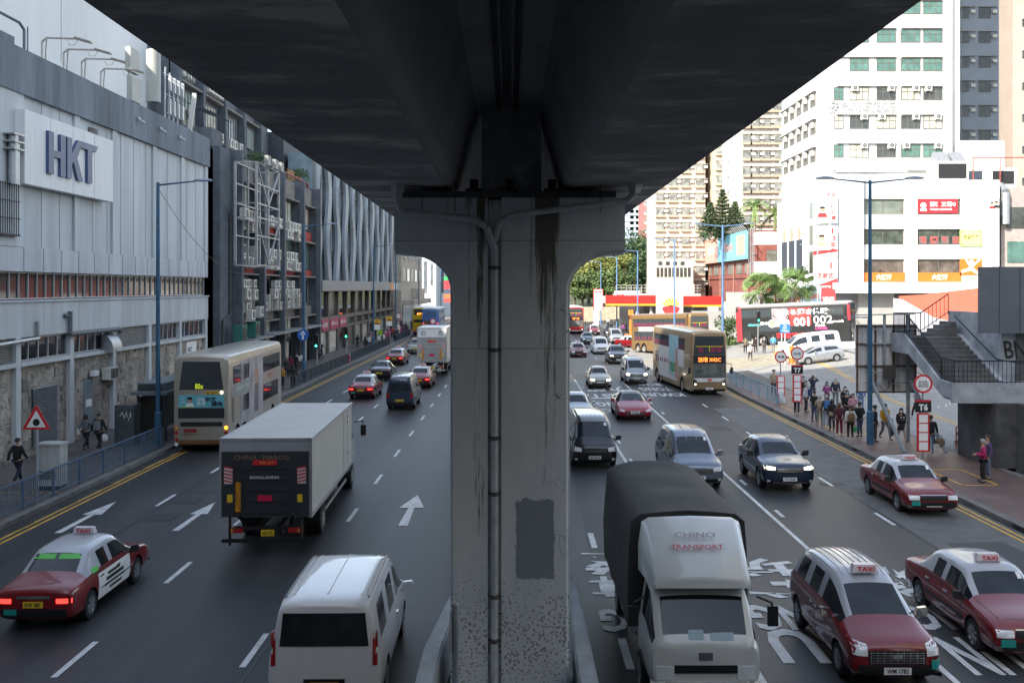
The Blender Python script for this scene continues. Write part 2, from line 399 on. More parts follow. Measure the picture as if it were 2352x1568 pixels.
# ================================================================ VIADUCT
VD = Vector((-16/FP, 1, -25/FP))                       # it falls gently away from us
def vx(x, Y): return x+VD.x*Y
def soffit_mat():
    m = bpy.data.materials.new('soffit'); m.use_nodes = True; n = m.node_tree; b = n.nodes['Principled BSDF']; b.inputs['Roughness'].default_value = .95; b.inputs['Specular IOR Level'].default_value = .1
    tc = n.nodes.new('ShaderNodeTexCoord'); mp = n.nodes.new('ShaderNodeMapping'); mp.inputs['Scale'].default_value = (.42, .85, .42)
    nz = n.nodes.new('ShaderNodeTexNoise'); nz.inputs['Scale'].default_value = 1.2; nz.inputs['Detail'].default_value = 10; nz.inputs['Roughness'].default_value = .72
    cr = n.nodes.new('ShaderNodeValToRGB'); cr.color_ramp.elements[0].position = .44; cr.color_ramp.elements[1].position = .60
    cr.color_ramp.elements[0].color = (.27, .27, .28, 1); cr.color_ramp.elements[1].color = (.56, .55, .53, 1)
    e = cr.color_ramp.elements.new(.52); e.color = (.33, .33, .335, 1)
    n.links.new(tc.outputs['Object'], mp.inputs[0]); n.links.new(mp.outputs[0], nz.inputs[0]); n.links.new(nz.outputs[0], cr.inputs[0])
    wv = n.nodes.new('ShaderNodeTexWave'); wv.wave_type = 'BANDS'; wv.bands_direction = 'Y'; wv.inputs['Scale'].default_value = .155; wv.inputs['Distortion'].default_value = 0
    c2 = n.nodes.new('ShaderNodeValToRGB'); c2.color_ramp.elements[0].position = .0; c2.color_ramp.elements[0].color = (.55, .55, .55, 1); c2.color_ramp.elements[1].position = .003; c2.color_ramp.elements[1].color = (1, 1, 1, 1)
    n.links.new(tc.outputs['Object'], wv.inputs[0]); n.links.new(wv.outputs[0], c2.inputs[0])
    mx = n.nodes.new('ShaderNodeMixRGB'); mx.blend_type = 'MULTIPLY'; mx.inputs[0].default_value = 1
    n.links.new(cr.outputs[0], b.inputs['Base Color'])
    return m
SOFF = soffit_mat()
vi = thing('viaduct', 'dark concrete rail viaduct deck running overhead above the median', 'viaduct', (0, 0, 0))
b = MB()
sec = [(-2.78, 9.34)]
for k in range(6):
    t = k/5*1.45; sec.append((-1.12+.20*math.sin(t), 9.30+.20*(1-math.cos(t))))
sec += [(-.68, 10.5), (-.60, 10.7), (-.48, 10.76)]
sec += [(-.12, 10.76), (-.12, 11.1), (.02, 11.1), (.02, 10.76)]
sec += [(.40, 10.76), (.52, 10.7), (.60, 10.5)]
for k in range(6)[::-1]:
    t = k/5*1.45; sec.append((1.06-.20*math.sin(t), 9.30+.20*(1-math.cos(t))))
sec += [(2.68, 9.34), (2.78, 9.42), (2.82, 9.75), (2.82, 11.7), (2.6, 11.7), (2.6, 11.3), (-2.7, 11.3), (-2.7, 11.7), (-2.92, 11.7), (-2.92, 9.75), (-2.88, 9.42)]
ya, yb = -3, 190; n = len(sec); P = []
ys = [ya+(yb-ya)*i/40 for i in range(41)]
for y in ys: P += [(vx(x, y), y, z+VD.z*y) for x, z in sec]
F = [(k*n+i, (k+1)*n+i, (k+1)*n+(i+1) % n, k*n+(i+1) % n) for k in range(40) for i in range(n)]
F += [tuple(range(n))[::-1], tuple(range(40*n, 41*n))]
b._a(P, [f[::-1] for f in F[:-2]]+F[-2:], 0, False)
assert abs(sec[22][0]-1.06) < .01
for k in range(40):
    for i in range(1, 22): b.m[k*n+i] = 1
b.build('deck', [SOFF, M((.26, .26, .265), .95, 0, .18, .7)], vi)
for q in ((-.62, 17.35, 8.98, .42, 18.4, 10.9), (-.62, 47, 8.7, .42, 48.5, 10.6)): b = MB(); b.box(*q); b.build('diaphragm', SOFF, vi)
b = MB()
for x in (-.17, -.22, .07, .12): b.tube([(vx(x, -3), -3, 10.74), (vx(x, 17.3), 17.3, 10.74-.012*17.3-.012*3)], .018, 6)
b.build('cable_duct', BLACK, vi)
def pier_mat():
    m = bpy.data.materials.new('pier_paint'); m.use_nodes = True; n = m.node_tree; b = n.nodes['Principled BSDF']; b.inputs['Roughness'].default_value = .6
    tc = n.nodes.new('ShaderNodeTexCoord'); sp = n.nodes.new('ShaderNodeSeparateXYZ'); n.links.new(tc.outputs['Object'], sp.inputs[0])
    def noise(sc, mp, det=8, rough=.7):
        mpn = n.nodes.new('ShaderNodeMapping'); mpn.inputs['Scale'].default_value = mp; z = n.nodes.new('ShaderNodeTexNoise')
        z.inputs['Scale'].default_value = sc; z.inputs['Detail'].default_value = det; z.inputs['Roughness'].default_value = rough
        n.links.new(tc.outputs['Object'], mpn.inputs[0]); n.links.new(mpn.outputs[0], z.inputs[0]); return z.outputs[0]
    def math_(op, a, b_, c_=None):
        q = n.nodes.new('ShaderNodeMath'); q.operation = op
        for i, v in enumerate((a, b_, c_)):
            if v is None: continue
            if isinstance(v, (int, float)): q.inputs[i].default_value = v
            else: n.links.new(v, q.inputs[i])
        return q.outputs[0]
    def rng(v, a, b_, c_, d):
        q = n.nodes.new('ShaderNodeMapRange'); q.inputs[1].default_value = a; q.inputs[2].default_value = b_; q.inputs[3].default_value = c_; q.inputs[4].default_value = d
        n.links.new(v, q.inputs[0]); return q.outputs[0]
    def mix(f, a, c):
        q = n.nodes.new('ShaderNodeMixRGB')
        n.links.new(f, q.inputs[0])
        if isinstance(a, tuple): q.inputs[1].default_value = (*a, 1)
        else: n.links.new(a, q.inputs[1])
        q.inputs[2].default_value = (*c, 1); return q.outputs[0]
    X, Y_, Z = sp.outputs
    base = n.nodes.new('ShaderNodeValToRGB'); base.color_ramp.elements[0].position = .3; base.color_ramp.elements[1].position = .75
    base.color_ramp.elements[0].color = (.55, .61, .645, 1); base.color_ramp.elements[1].color = (.76, .80, .82, 1)
    n.links.new(noise(1.2, (1, 1, .35)), base.inputs[0])
    col = base.outputs[0]
    def stain(xc, wd, zlo, zhi, strength, col, sc, thr):
        near = rng(math_('ABSOLUTE', math_('SUBTRACT', X, xc), 0), 0, wd, 1, 0)
        up = rng(Z, zlo, zhi, 0, 1)
        nz = noise(sc, (5, 5, .22)); s_ = math_('MULTIPLY', math_('MULTIPLY', near, up), strength)
        f = rng(math_('ADD', nz, math_('MULTIPLY', s_, .35)), thr, thr+.07, 0, .92)
        f = math_('MULTIPLY', f, rng(near, 0, .15, 0, 1))
        return mix(f, col, (.105, .088, .07))
    col = stain(.48, .42, 2.5, 8.8, 1.15, col, 1.3, .66)
    col = stain(-.66, .30, 0, 8.8, .9, col, 1.8, .69)
    col = stain(-.5, 1.9, 7.9, 9.0, .8, col, .9, .72)
    # flaked brown spots low down
    vo = n.nodes.new('ShaderNodeTexVoronoi'); vo.inputs['Scale'].default_value = 19; n.links.new(tc.outputs['Object'], vo.inputs[0])
    low = rng(Z, .9, 3.4, 1, 0); lowb = rng(Z, 0, 1.6, .25, 1)
    den = math_('MULTIPLY', math_('MULTIPLY', low, lowb), noise(2.2, (1, 1, 1), 6))
    spot = math_('LESS_THAN', math_('ADD', vo.outputs['Distance'], noise(20, (1,1,1), 3)), math_('ADD', math_('MULTIPLY', den, 1.25), .42))
    col = mix(math_('MULTIPLY', spot, .75), col, (.19, .165, .155))
    # grey repair patch with brushed edges
    wob = math_('MULTIPLY', math_('SUBTRACT', noise(8, (1, 1, .3), 4), .5), .16)
    inx = math_('MULTIPLY', math_('GREATER_THAN', math_('ADD', X, wob), -.02), math_('LESS_THAN', math_('ADD', X, wob), .63))
    inz = math_('MULTIPLY', math_('GREATER_THAN', math_('ADD', Z, wob), 2.43), math_('LESS_THAN', math_('ADD', Z, math_('MULTIPLY', noise(9, (1, 1, .02), 2), .3)), 3.93))
    front = math_('LESS_THAN', Y_, 17.1)
    col = mix(math_('MULTIPLY', math_('MULTIPLY', inx, inz), front), col, (.26, .30, .335))
    # cracks and horizontal construction joints
    v2 = n.nodes.new('ShaderNodeTexVoronoi'); v2.feature = 'DISTANCE_TO_EDGE'; v2.inputs['Scale'].default_value = 3.2
    wn = n.nodes.new('ShaderNodeMixRGB'); wn.inputs[0].default_value = .12; n.links.new(tc.outputs['Object'], wn.inputs[1])
    nn = n.nodes.new('ShaderNodeTexNoise'); nn.inputs['Scale'].default_value = 4; n.links.new(tc.outputs['Object'], nn.inputs[0]); n.links.new(nn.outputs['Color'], wn.inputs[2])
    n.links.new(wn.outputs[0], v2.inputs[0])
    crk = math_('MULTIPLY', math_('LESS_THAN', v2.outputs[0], .006), math_('MULTIPLY', math_('GREATER_THAN', noise(1.1, (1,1,1), 2), .53), rng(X, .2, .7, 0, .8)))
    col = mix(crk, col, (.06, .055, .05))
    for zj in (6.36, 8.2):
        j = math_('LESS_THAN', math_('ABSOLUTE', math_('SUBTRACT', Z, zj), 0), .008); col = mix(math_('MULTIPLY', j, .55), col, (.06, .06, .06))
    n.links.new(col, b.inputs['Base Color'])
    return m
PIERM = pier_mat()
pi_ = thing('viaduct_column', 'tall grey painted concrete T-shaped column with rust stains on the median', 'column', (0, 0, 0))
def tee(x0, x1, capx0, capx1, yf, yb_, z0=.1, zt=8.93, zc=7.98):
    """right or left silhouette of the T from x0 (groove side) to x1"""
    P = []
    s = 1 if x1 > x0 else -1; cx = capx1
    P = [(x0, z0), (x1, z0)]
    r = .86 if s < 0 else .86
    for k in range(0, 11):
        t = k/10*math.pi/2; P.append((x1+s*r*(1-math.cos(t)), zc-.62+.62*math.sin(t)))
    P += [(cx, zc+.0), (cx, zt), (x0, zt)]
    return P
for (x0, x1, cx) in ((-.50, -1.145, -2.1), (-.27, .90, 1.84)):
    b = MB(); q = tee(x0, x1, 0, cx, 0, 0)
    b.prism([(x, 17.0, z) for x, z in q], (0, 1.5, 0))
    o = b.build('shaft', PIERM, pi_)
    bm = bmesh.new(); bm.from_mesh(o.data)
    es = [e for e in bm.edges if abs(e.verts[0].co.y-e.verts[1].co.y) < .001 and not (abs(e.verts[0].co.x-x0) < .01 and abs(e.verts[1].co.x-x0) < .01) and e.verts[0].co.z < 8.9 and e.verts[1].co.z < 8.9 and abs(e.verts[0].co.z-e.verts[1].co.z)+abs(e.verts[0].co.x-e.verts[1].co.x) > .01 and not (e.verts[0].co.z < .2 and e.verts[1].co.z < .2)]
    bmesh.ops.bevel(bm, geom=es, offset=.06, segments=3, affect='EDGES', clamp_overlap=True); 
    for f in bm.faces: f.smooth = True
    bm.to_mesh(o.data); bm.free(); o.data.set_sharp_from_angle(angle=R(35))
b = MB(); b.box(-.498, 17.07, .1, -.272, 18.45, 8.9); b.build('recess', PIERM, pi_)
b = MB(); b.box(-1.95, 16.9, 8.935, 1.68, 18.5, 9.03); b.build('cap_lip', M((.09, .09, .092), .8, 0, .3, 3), pi_)
for x in (-1.25, -.75, -.13, .6, 1.15):
    b = MB(); b.box(x-.14, 17.1, 9.031, x+.14, 17.5, 9.1); b.box(x-.07, 17.15, 9.1, x+.07, 17.45, 9.26); b.build('bearing', BLACK, pi_)
PVC = M((.52, .56, .58), .5, 0, .2, 4)
dp = thing('drain_pipe', 'grey plastic drainpipe running down the column from both deck outlets', 'drainpipe', (-.39, 17.05, .15))
b = MB(); b.tube([(-.39, 16.98, .15), (-.39, 16.98, 8.05), (-.52, 16.86, 8.42), (-.72, 16.82, 8.55), (-1.95, 16.80, 8.68), (-2.02, 16.8, 8.85), (-2.02, 16.8, 9.0)], .062, 12)
b.tube([(-.39, 16.98, 8.2), (-.30, 16.84, 8.5), (-.1, 16.8, 8.62), (1.85, 16.78, 8.86), (1.98, 16.78, 8.98)], .055, 12)
b.build('pipe', PVC, dp)
for x in (-2.02, 1.98):
    b = MB(); b.lathe([(8.98, .055), (9.0, .1), (9.14, .13), (9.2, .14)], (x, 16.79, 0), 'z', 4); b.build('funnel', PVC, dp)
for z in (1.35, 2.1, 3.85, 4.8, 6.3, 7.7):
    b = MB(); b.cyl((-.39, 16.98, z), (-.39, 16.98, z+.07), .074, n=12); b.box(-.5, 17.0, z+.02, -.28, 17.03, z+.05); b.build('pipe_clamp', M((.12, .10, .09), .7, .2, .2, 5), dp)
for x in (-1.6, -1.05, 1.4, .7):
    b = MB(); b.cyl((x, 16.78, 8.62+abs(x)*.04), (x, 16.78, 9.25), .008, n=5); b.build('hanger', BLACK, dp)
# second column further along the median
b = MB()
for (x0, x1, cx) in ((-.50, -1.145, -2.1), (-.27, .90, 1.84)):
    b.prism([(x-.2, 47, z*.965) for x, z in tee(x0, x1, 0, cx, 0, 0)], (0, 1.5, 0))
b.box(-.72, 47.1, .1, -.45, 48.4, 8.55)
tag(b.build('viaduct_column', PIERM), 'second viaduct column directly behind the stained one', 'column')
b = MB(); b.cyl((-.97, 15.6, .15), (-.97, 15.6, 2.44), .055, n=14); b.lathe([(2.44, .055), (2.47, .04), (2.48, .001)], (-.97, 15.6, 0), "z", 14)
gp = thing('sign_post', 'grey metal post with a disc sign seen edge-on left of the column base', 'sign post', (-1.02, 15.6, .15))
b.build('post', M((.28, .31, .34), .5, .3, .15, 4), gp)
b = MB(); b.cyl((-1.05, 15.6, 2.03), (-1.035, 15.6, 2.03), .34, n=24); b.build('sign_plate', STEEL, gp)
# ================================================================ LEFT SIDE BUILDINGS
def stone_mat():
    m = bpy.data.materials.new('stone_cladding'); m.use_nodes = True; n = m.node_tree; b = n.nodes['Principled BSDF']; b.inputs['Roughness'].default_value = .9
    tc = n.nodes.new('ShaderNodeTexCoord'); mp = n.nodes.new('ShaderNodeMapping'); mp.inputs['Rotation'].default_value = (0, R(90), R(90))
    sp = n.nodes.new('ShaderNodeSeparateXYZ'); cb = n.nodes.new('ShaderNodeCombineXYZ'); n.links.new(tc.outputs['Object'], sp.inputs[0])
    n.links.new(sp.outputs[1], cb.inputs[0]); n.links.new(sp.outputs[2], cb.inputs[1])
    v = n.nodes.new('ShaderNodeTexVoronoi'); v.distance = 'CHEBYCHEV'; v.inputs['Scale'].default_value = 2.3; v.inputs['Randomness'].default_value = .75
    v2 = n.nodes.new('ShaderNodeTexVoronoi'); v2.distance = 'CHEBYCHEV'; v2.feature = 'F2'; v2.inputs['Scale'].default_value = 2.3; v2.inputs['Randomness'].default_value = .75
    n.links.new(cb.outputs[0], v.inputs[0]); n.links.new(cb.outputs[0], v2.inputs[0])
    sb = n.nodes.new('ShaderNodeMath'); sb.operation = 'SUBTRACT'; n.links.new(v2.outputs[0], sb.inputs[0]); n.links.new(v.outputs[0], sb.inputs[1])
    sc = n.nodes.new('ShaderNodeSeparateColor'); n.links.new(v.outputs['Color'], sc.inputs[0])
    cr = n.nodes.new('ShaderNodeValToRGB'); cr.color_ramp.elements[0].color = (.29, .26, .225, 1); cr.color_ramp.elements[1].color = (.45, .405, .345, 1)
    n.links.new(sc.outputs[0], cr.inputs[0])
    nz = n.nodes.new('ShaderNodeTexNoise'); nz.inputs['Scale'].default_value = .7; nz.inputs['Detail'].default_value = 6; n.links.new(tc.outputs['Object'], nz.inputs[0])
    c2 = n.nodes.new('ShaderNodeValToRGB'); c2.color_ramp.elements[0].position = .35; c2.color_ramp.elements[1].position = .65; c2.color_ramp.elements[0].color = (.6, .6, .6, 1); c2.color_ramp.elements[1].color = (1.1, 1.1, 1.1, 1)
    n.links.new(nz.outputs[0], c2.inputs[0])
    mx = n.nodes.new('ShaderNodeMixRGB'); mx.blend_type = 'MULTIPLY'; mx.inputs[0].default_value = 1; n.links.new(cr.outputs[0], mx.inputs[1]); n.links.new(c2.outputs[0], mx.inputs[2])
    lt = n.nodes.new('ShaderNodeMath'); lt.operation = 'LESS_THAN'; lt.inputs[1].default_value = .035; n.links.new(sb.outputs[0], lt.inputs[0])
    m3 = n.nodes.new('ShaderNodeMixRGB'); m3.inputs[2].default_value = (.12, .105, .09, 1); n.links.new(lt.outputs[0], m3.inputs[0]); n.links.new(mx.outputs[0], m3.inputs[1])
    n.links.new(m3.outputs[0], b.inputs['Base Color'])
    bp = n.nodes.new('ShaderNodeBump'); bp.inputs['Strength'].default_value = .6; bp.inputs['Distance'].default_value = .03
    n.links.new(sb.outputs[0], bp.inputs['Height']); n.links.new(bp.outputs[0], b.inputs['Normal'])
    return m
STONE = stone_mat()
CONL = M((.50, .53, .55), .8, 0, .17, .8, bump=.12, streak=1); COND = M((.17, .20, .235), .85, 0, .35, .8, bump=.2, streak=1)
WFR = M((.45, .47, .48), .5, .3, .15, 3); GROOVE = M((.30, .32, .34), .9, 0, .2, 3)
LOUV = M((.30, .30, .29), .6, .2, .25, 4)
X0 = -20.8
# ---- telephone exchange building
hb = thing('exchange_building', 'long grey concrete building with stone-clad base and blue initials sign', 'building', (X0, 50, 0))
b = MB()
b.box(X0-14, 30, 5.3, X0, 67.0, 6.84); b.box(X0-14, 30, 8.07, X0-.02, 67, 9.1)
b.box(X0-14, 30, 6.84, X0-.5, 67, 8.07)
b.box(X0-14, 30, 9.1, X0-.12, 67, 15.6)
for y in (41.7, 47.1, 51.5, 57.2, 62.0, 66.7): b.box(X0-.12, y-.28, 9.1, X0-.001, y+.28, 15.6)
b.box(X0-14, 30, 9.1, X0+.02, 41.4, 15.6)
b.build('upper_wall', CONL, hb)
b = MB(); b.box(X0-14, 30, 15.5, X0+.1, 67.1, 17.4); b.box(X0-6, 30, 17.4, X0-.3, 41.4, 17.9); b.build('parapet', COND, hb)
b = MB(); y = 42.0
while y < 67: b.box(X0-.11, y-.012, 9.1, X0-.10, y+.012, 15.5); b.box(X0-.01, y-.01, 8.1, X0+.004, y+.01, 9.1); b.box(X0-.01, y-.012, 5.3, X0+.004, y+.012, 6.83); b.box(X0+.1, y-.012, 15.5, X0+.106, y+.012, 17.4); y += 1.75
b.build('panel_joint', GROOVE, hb)
def winband(par, y0, y1, z0, z1, n, X, name='window', fr=WFR, gl=WGLASS, dep=.15, fw=.05):
    f = MB(); f.box(X-dep, y0, z0, X-dep+.08, y1, z0+fw); f.box(X-dep, y0, z1-fw, X-dep+.08, y1, z1)
    for i in range(n+1): y = y0+(y1-y0)*i/n; f.box(X-dep+.001, y-fw/2, z0, X-dep+.082, y+fw/2, z1)
    o = f.build(name, fr, par); g = MB(); g.box(X-dep-.05, y0, z0, X-dep+.02, y1, z1); g = g.build('pane', gl, par); g.parent = o
    g.data.transform(Matrix.Translation((0,0,0)))
    return o
winband(hb, 30, 66.8, 6.9, 8.05, 46, X0, dep=.3)
b = MB(); b.box(X0-.3, 30, 6.78, X0+.08, 67.05, 6.86); b.build('sill', CONL, hb)
RDR = M((.22, .03, .025), .3, 0, .5, 2)
PIL = [36.4, 41.5, 46.5, 51.4, 56.4, 61.5, 66.6]
b = MB(); b.box(X0-14, 30, .0, X0-.18, 67, 4.12); b.build('stone_base', STONE, hb)
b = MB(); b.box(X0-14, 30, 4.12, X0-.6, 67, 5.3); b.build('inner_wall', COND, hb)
b = MB()
for y in PIL: b.box(X0-.4, y-.2, .15, X0+.02, y+.2, 5.3)
for y0, y1 in zip(PIL, PIL[1:]): b.box(X0-.4, y0+.2, 4.08, X0+.06, y1-.2, 4.26)
b.split('pilaster', CONL, hb)
def louvre(par, y0, y1, z0, z1, X, step=.11, name='louvre', mat=None):
    b = MB(); b.box(X-.14, y0, z0, X-.1, y1, z1)
    z = z0
    while z < z1-.03:
        b._a([(X-.09, y0, z), (X, y0, z+.02), (X, y1, z+.02), (X-.09, y1, z), (X-.09, y0, z+step*.7), (X-.09, y1, z+step*.7)], [(0,1,2,3), (1,4,5,2)]); z += step
    return b.build(name, mat or LOUV, par)
for i, (y0, y1) in enumerate(zip(PIL, PIL[1:])):
    a0, a1 = y0+.25, y1-.25
    if i in (1, 2, 5): winband(hb, a0, a1, 4.28, 5.26, 5, X0, dep=.22)
    elif i == 4: louvre(hb, a0, a0+1.3, 4.28, 5.28, X0-.1); winband(hb, a0+1.4, a1, 4.28, 5.26, 4, X0, dep=.22)
    else: louvre(hb, a0, a1, 4.28, 5.28, X0-.1)
louvre(hb, 43.0, 45.4, .45, 3.0, X0-.08, .1, 'roller_shutter', M((.26, .28, .29), .45, .3, .2, 3))
louvre(hb, 42.15, 42.6, 3.0, 3.5, X0-.12, .07, 'vent')
b = MB(); b.box(X0-.2, 48.1, .2, X0-.14, 49.2, 2.9)
for k in range(9): b.box(X0-.15, 48.13+k*.12, .25, X0-.125, 48.17+k*.12, 2.85)
b.build('door', M((.22, .27, .30), .6, 0, .2, 3), hb)
b = MB(); b.box(X0-.13, 48.3, 1.6, X0-.115, 48.95, 1.95); b.build('door_notice', WHITE, hb)
b = MB(); b.box(X0-.1, 50.1, 2.75, X0+.35, 51.1, 3.35); b.build('air_conditioner', M((.62, .62, .58), .5, 0, .15, 5), hb)
b = MB(); [b.box(X0+.35, 50.15+i*.19, 2.8, X0+.36, 50.29+i*.19, 3.3) for i in range(5)]; b.build('air_conditioner_grille', BLACK, hb)
b = MB(); b.box(X0-.1, 48.7, 3.05, X0+.1, 49.3, 3.3); b.build('light_box', WHITE, hb)
b = MB(); b.T = Matrix.Translation((0,0,0))
pts = []
for k in range(9):
    t = k/8*math.pi/2; pts.append((X0+.55*math.sin(t)*1.0-.05, 4.25+.75*math.cos(t)-.0))
q = [(X0-.05, 50.05, 4.2)]+[(x, 50.05, z) for x, z in pts]
b.prism(q, (0, 1.15, 0)); b.build('vent_cowl', STEEL, hb)
PIPEG = M((.12, .14, .16), .6, .2, .3, 4)
b = MB(); b.tube([(X0+.15, 46.0, 6.3), (X0+.15, 46.0, 5.25), (X0+.15, 51.8, 5.25), (X0+.15, 51.8, 5.0)], .11, 8); b.tube([(X0+.12, 46.0, 6.1), (X0+.05, 45.6, 6.1)], .1, 8)
b.build('pipe', PIPEG, hb)
b = MB(); b.tube([(X0+.12, 42.95, 5.95), (X0+.12, 43.0, 5.2), (X0+.12, 38, 5.05), (X0+.12, 32, 5.05)], .09, 8); b.build('pipe', STEEL, hb)
b = MB(); b.box(X0-.02, 39.6, 9.5, X0+.25, 41.2, 9.58)
for i in range(9): b.box(X0+.2, 39.65+i*.18, 9.5, X0+.23, 39.68+i*.18, 11.6)
for z in (10.2, 10.9, 11.6): b.box(X0+.19, 39.6, z, X0+.25, 41.2, z+.04)
b.build('cage', M((.05, .05, .055), .6, .4, .4, 6), hb)
b = MB(); b.cyl((X0+.25, 40.6, 11.6), (X0+.25, 40.6, 13.6), .2, n=10); b.cyl((X0+.25, 40.9, 11.6), (X0+.25, 40.9, 13.4), .12, n=10)
for z in (13.6, 13.3, 13.0): b.box(X0, 40.2, z, X0+.5, 41.1, z+.06)
b.build('pipe', STEEL, hb)
b = MB(); b.tube([(X0+.1, 38, 18.4), (X0+.1, 41.4, 18.4), (X0+.1, 41.8, 18.2), (X0+.1, 41.8, 17.4)], .06, 7); b.box(X0-.5, 38, 17.4, X0+.0, 41.2, 17.75); b.cyl((X0+.1, 42.1, 17.3), (X0+.1, 42.1, 18.4), .03); b.build('roof_rail', COND, hb)
louvre(hb, 48.5, 49.5, 14.2, 15.2, X0+.02, .12, 'vent')
# company sign
sg = thing('company_sign', 'large white board with three big blue capital letters on the grey exchange wall', 'sign', (X0, 46.6, 11.8))
b = MB(); b.box(X0+.02, 41.2, 11.7, X0+.42, 50.2, 14.78); b.build('board', M((.72, .73, .74), .6, 0, .08, 1.2, streak=1), sg)
b = MB(); [b.box(X0+.42, y-.01, 11.7, X0+.424, y+.01, 14.78) for y in (43.5, 45.7, 48)]; b.build('board_joint', GROOVE, sg)
BLUEL = M((.045, .085, .19), .4, 0, .08, 3)
def hktletters():
    b = MB(); x = X0+.424; d = (.13, 0, 0)
    def poly(pts): b.prism([(x, 43.05+u*4.65, 12.33+v*1.85) for u, v in pts], d)
    poly([(0,0),(.105,0),(.105,.42),(.24,.42),(.24,0),(.345,0),(.345,1),(.24,1),(.24,.58),(.105,.58),(.105,1),(0,1)])
    poly([(.38,0),(.485,0),(.485,.38),(.52,.42),(.62,0),(.735,0),(.60,.55),(.73,1),(.62,1),(.485,.62),(.485,1),(.38,1)])
    poly([(.84,0),(.945,0),(.945,.84),(1.04,.84),(1.08,1),(.72,1),(.70,.84),(.84,.84)])
    return b
hktletters().build('letters', BLUEL, sg)
s2 = thing('company_sign', 'small white lettered plate on the stone wall near the alley', 'sign', (X0, 63.9, 2.9))
b = MB(); b.box(X0-.17, 62.9, 2.75, X0-.08, 64.8, 3.95); b.build('board', WHITE, s2)
text('HKT', BLUEL, s2, (X0-.08, 63.5, 3.45), (0,1,0), (0,0,1), h=.32, bold=.04)
# roof floodlights and aerials
for i, (y, zt) in enumerate(((44.0, 1), (46.1, 1), (48.0, 1), (50.2, 1))):
    f = thing('floodlight', ('floodlight arm on the parapet nearest the camera', 'second floodlight arm along the grey parapet', 'third floodlight arm along the grey parapet', 'rusty floodlight arm beside the roof aerials')[i], 'floodlight', (X0, y, 17.4), group='floodlights over the parapet')
    b = MB(); b.tube([(X0-.2, y, 17.4), (X0-.2, y, 18.25), (X0, y, 18.42), (X0+1.3, y+.15, 18.42)], .045, 6); b.cyl((X0-.2, y+.3, 17.4), (X0, y, 18.4), .03); b.tube([(X0+.9, y, 18.4), (X0+1.0, y, 18.1), (X0+1.25, y, 18.1), (X0+1.35, y+.1, 18.36)], .015, 4)
    b.build('arm', M((.55, .5, .45), .6, .2, .3, 6), f); b = MB(); b.bar((X0+1.2, y+.15, 18.45), (X0+1.9, y+.2, 18.25), .3, .08); b.build('lamp_head', M((.35, .32, .28), .5, .3, .3, 8), f)
AER = M((.40, .41, .38), .5, 0, .08, 3)
ae = thing('aerial', 'pair of flat white panel aerials stacked on one pole above the parapet', 'aerial', (X0-.4, 54.6, 17.4))
b = MB(); b.cyl((X0-.5, 54.6, 17.3), (X0-.5, 54.6, 20.7), .05); b.build('pole', STEEL, ae); b = MB(); b.box(X0-.5, 54.3, 17.6, X0-.2, 55.6, 18.95); b.box(X0-.55, 54.2, 19.2, X0-.25, 55.5, 20.5); b.build('panel', AER, ae)
ae = thing('aerial', 'tall pale green rounded aerial standing on the grey parapet', 'aerial', (X0-.2, 56.8, 17.4))
b = MB(); b.lathe([(18.0, .05), (18.02, .42), (21.0, .42), (21.05, .3), (21.06, .01)], (X0-.1, 57.2, 0), 'z', 10); b.build('panel', AER, ae)
b = MB(); [b.cyl((X0-.1+dx, 57.2+dy, 18.0), (X0-.1, 57.2, 17.2), .025) for dx, dy in ((.2, 0), (-.2, 0), (0, .2), (0, -.2))]; b.build('cable', BLACK, ae)
ae = thing('aerial', 'cluster of slim white aerials and pipes near the end of the parapet', 'aerial', (X0-.2, 60.5, 17.4))
b = MB()
for i in range(4):
    y = 59.6+i*.75; b.cyl((X0-.3, y, 17.2), (X0-.3, y+.1, 20.6-.2*i), .05); b.box(X0-.15, y+.1, 17.8, X0, y+.3, 18.7); b.box(X0-.15, y+.15, 19.2, X0, y+.35, 20.1)
for z in (17.9, 19.0, 20.2): b.tube([(X0-.3, 59.5, z), (X0-.3, 62.3, z)], .03)
b.build('pole', STEEL, ae); b = MB(); b.bar((X0, 63.2, 17.3), (X0+.1, 63.9, 19.8), .25, .25); b.build('panel', AER, ae)
for y in (54.2, 57.5, 60.8):
    c = thing('bullet_camera', 'small grey camera under the %s stretch of parapet' % {54.2: 'near', 57.5: 'middle', 60.8: 'far'}[y], 'camera', (X0+.1, y, 16.3), group='parapet cameras')
    b = MB(); b.box(X0+.1, y-.1, 16.5, X0+.25, y+.1, 16.65); b.cyl((X0+.25, y, 16.5), (X0+.5, y+.1, 16.35), .07); b.build('housing', STEEL, c)
# ---- blank white tower behind
wt = thing('blank_tower', 'huge blank off-white rendered wall rising behind the exchange building', 'building', (-34, 40, 0))
b = MB(); b.box(-44, 16, 0, -27.5, 79.5, 27); b.build('wall', M((.74, .755, .74), .9, 0, .10, .25, bump=.25, streak=1), wt)
b = MB(); b.box(-27.5, 60.0, 21.0, -27.48, 60.04, 25.4); b.box(-27.5, 47, 19, -27.485, 47.03, 25.4); b.build('crack', GROOVE, wt)

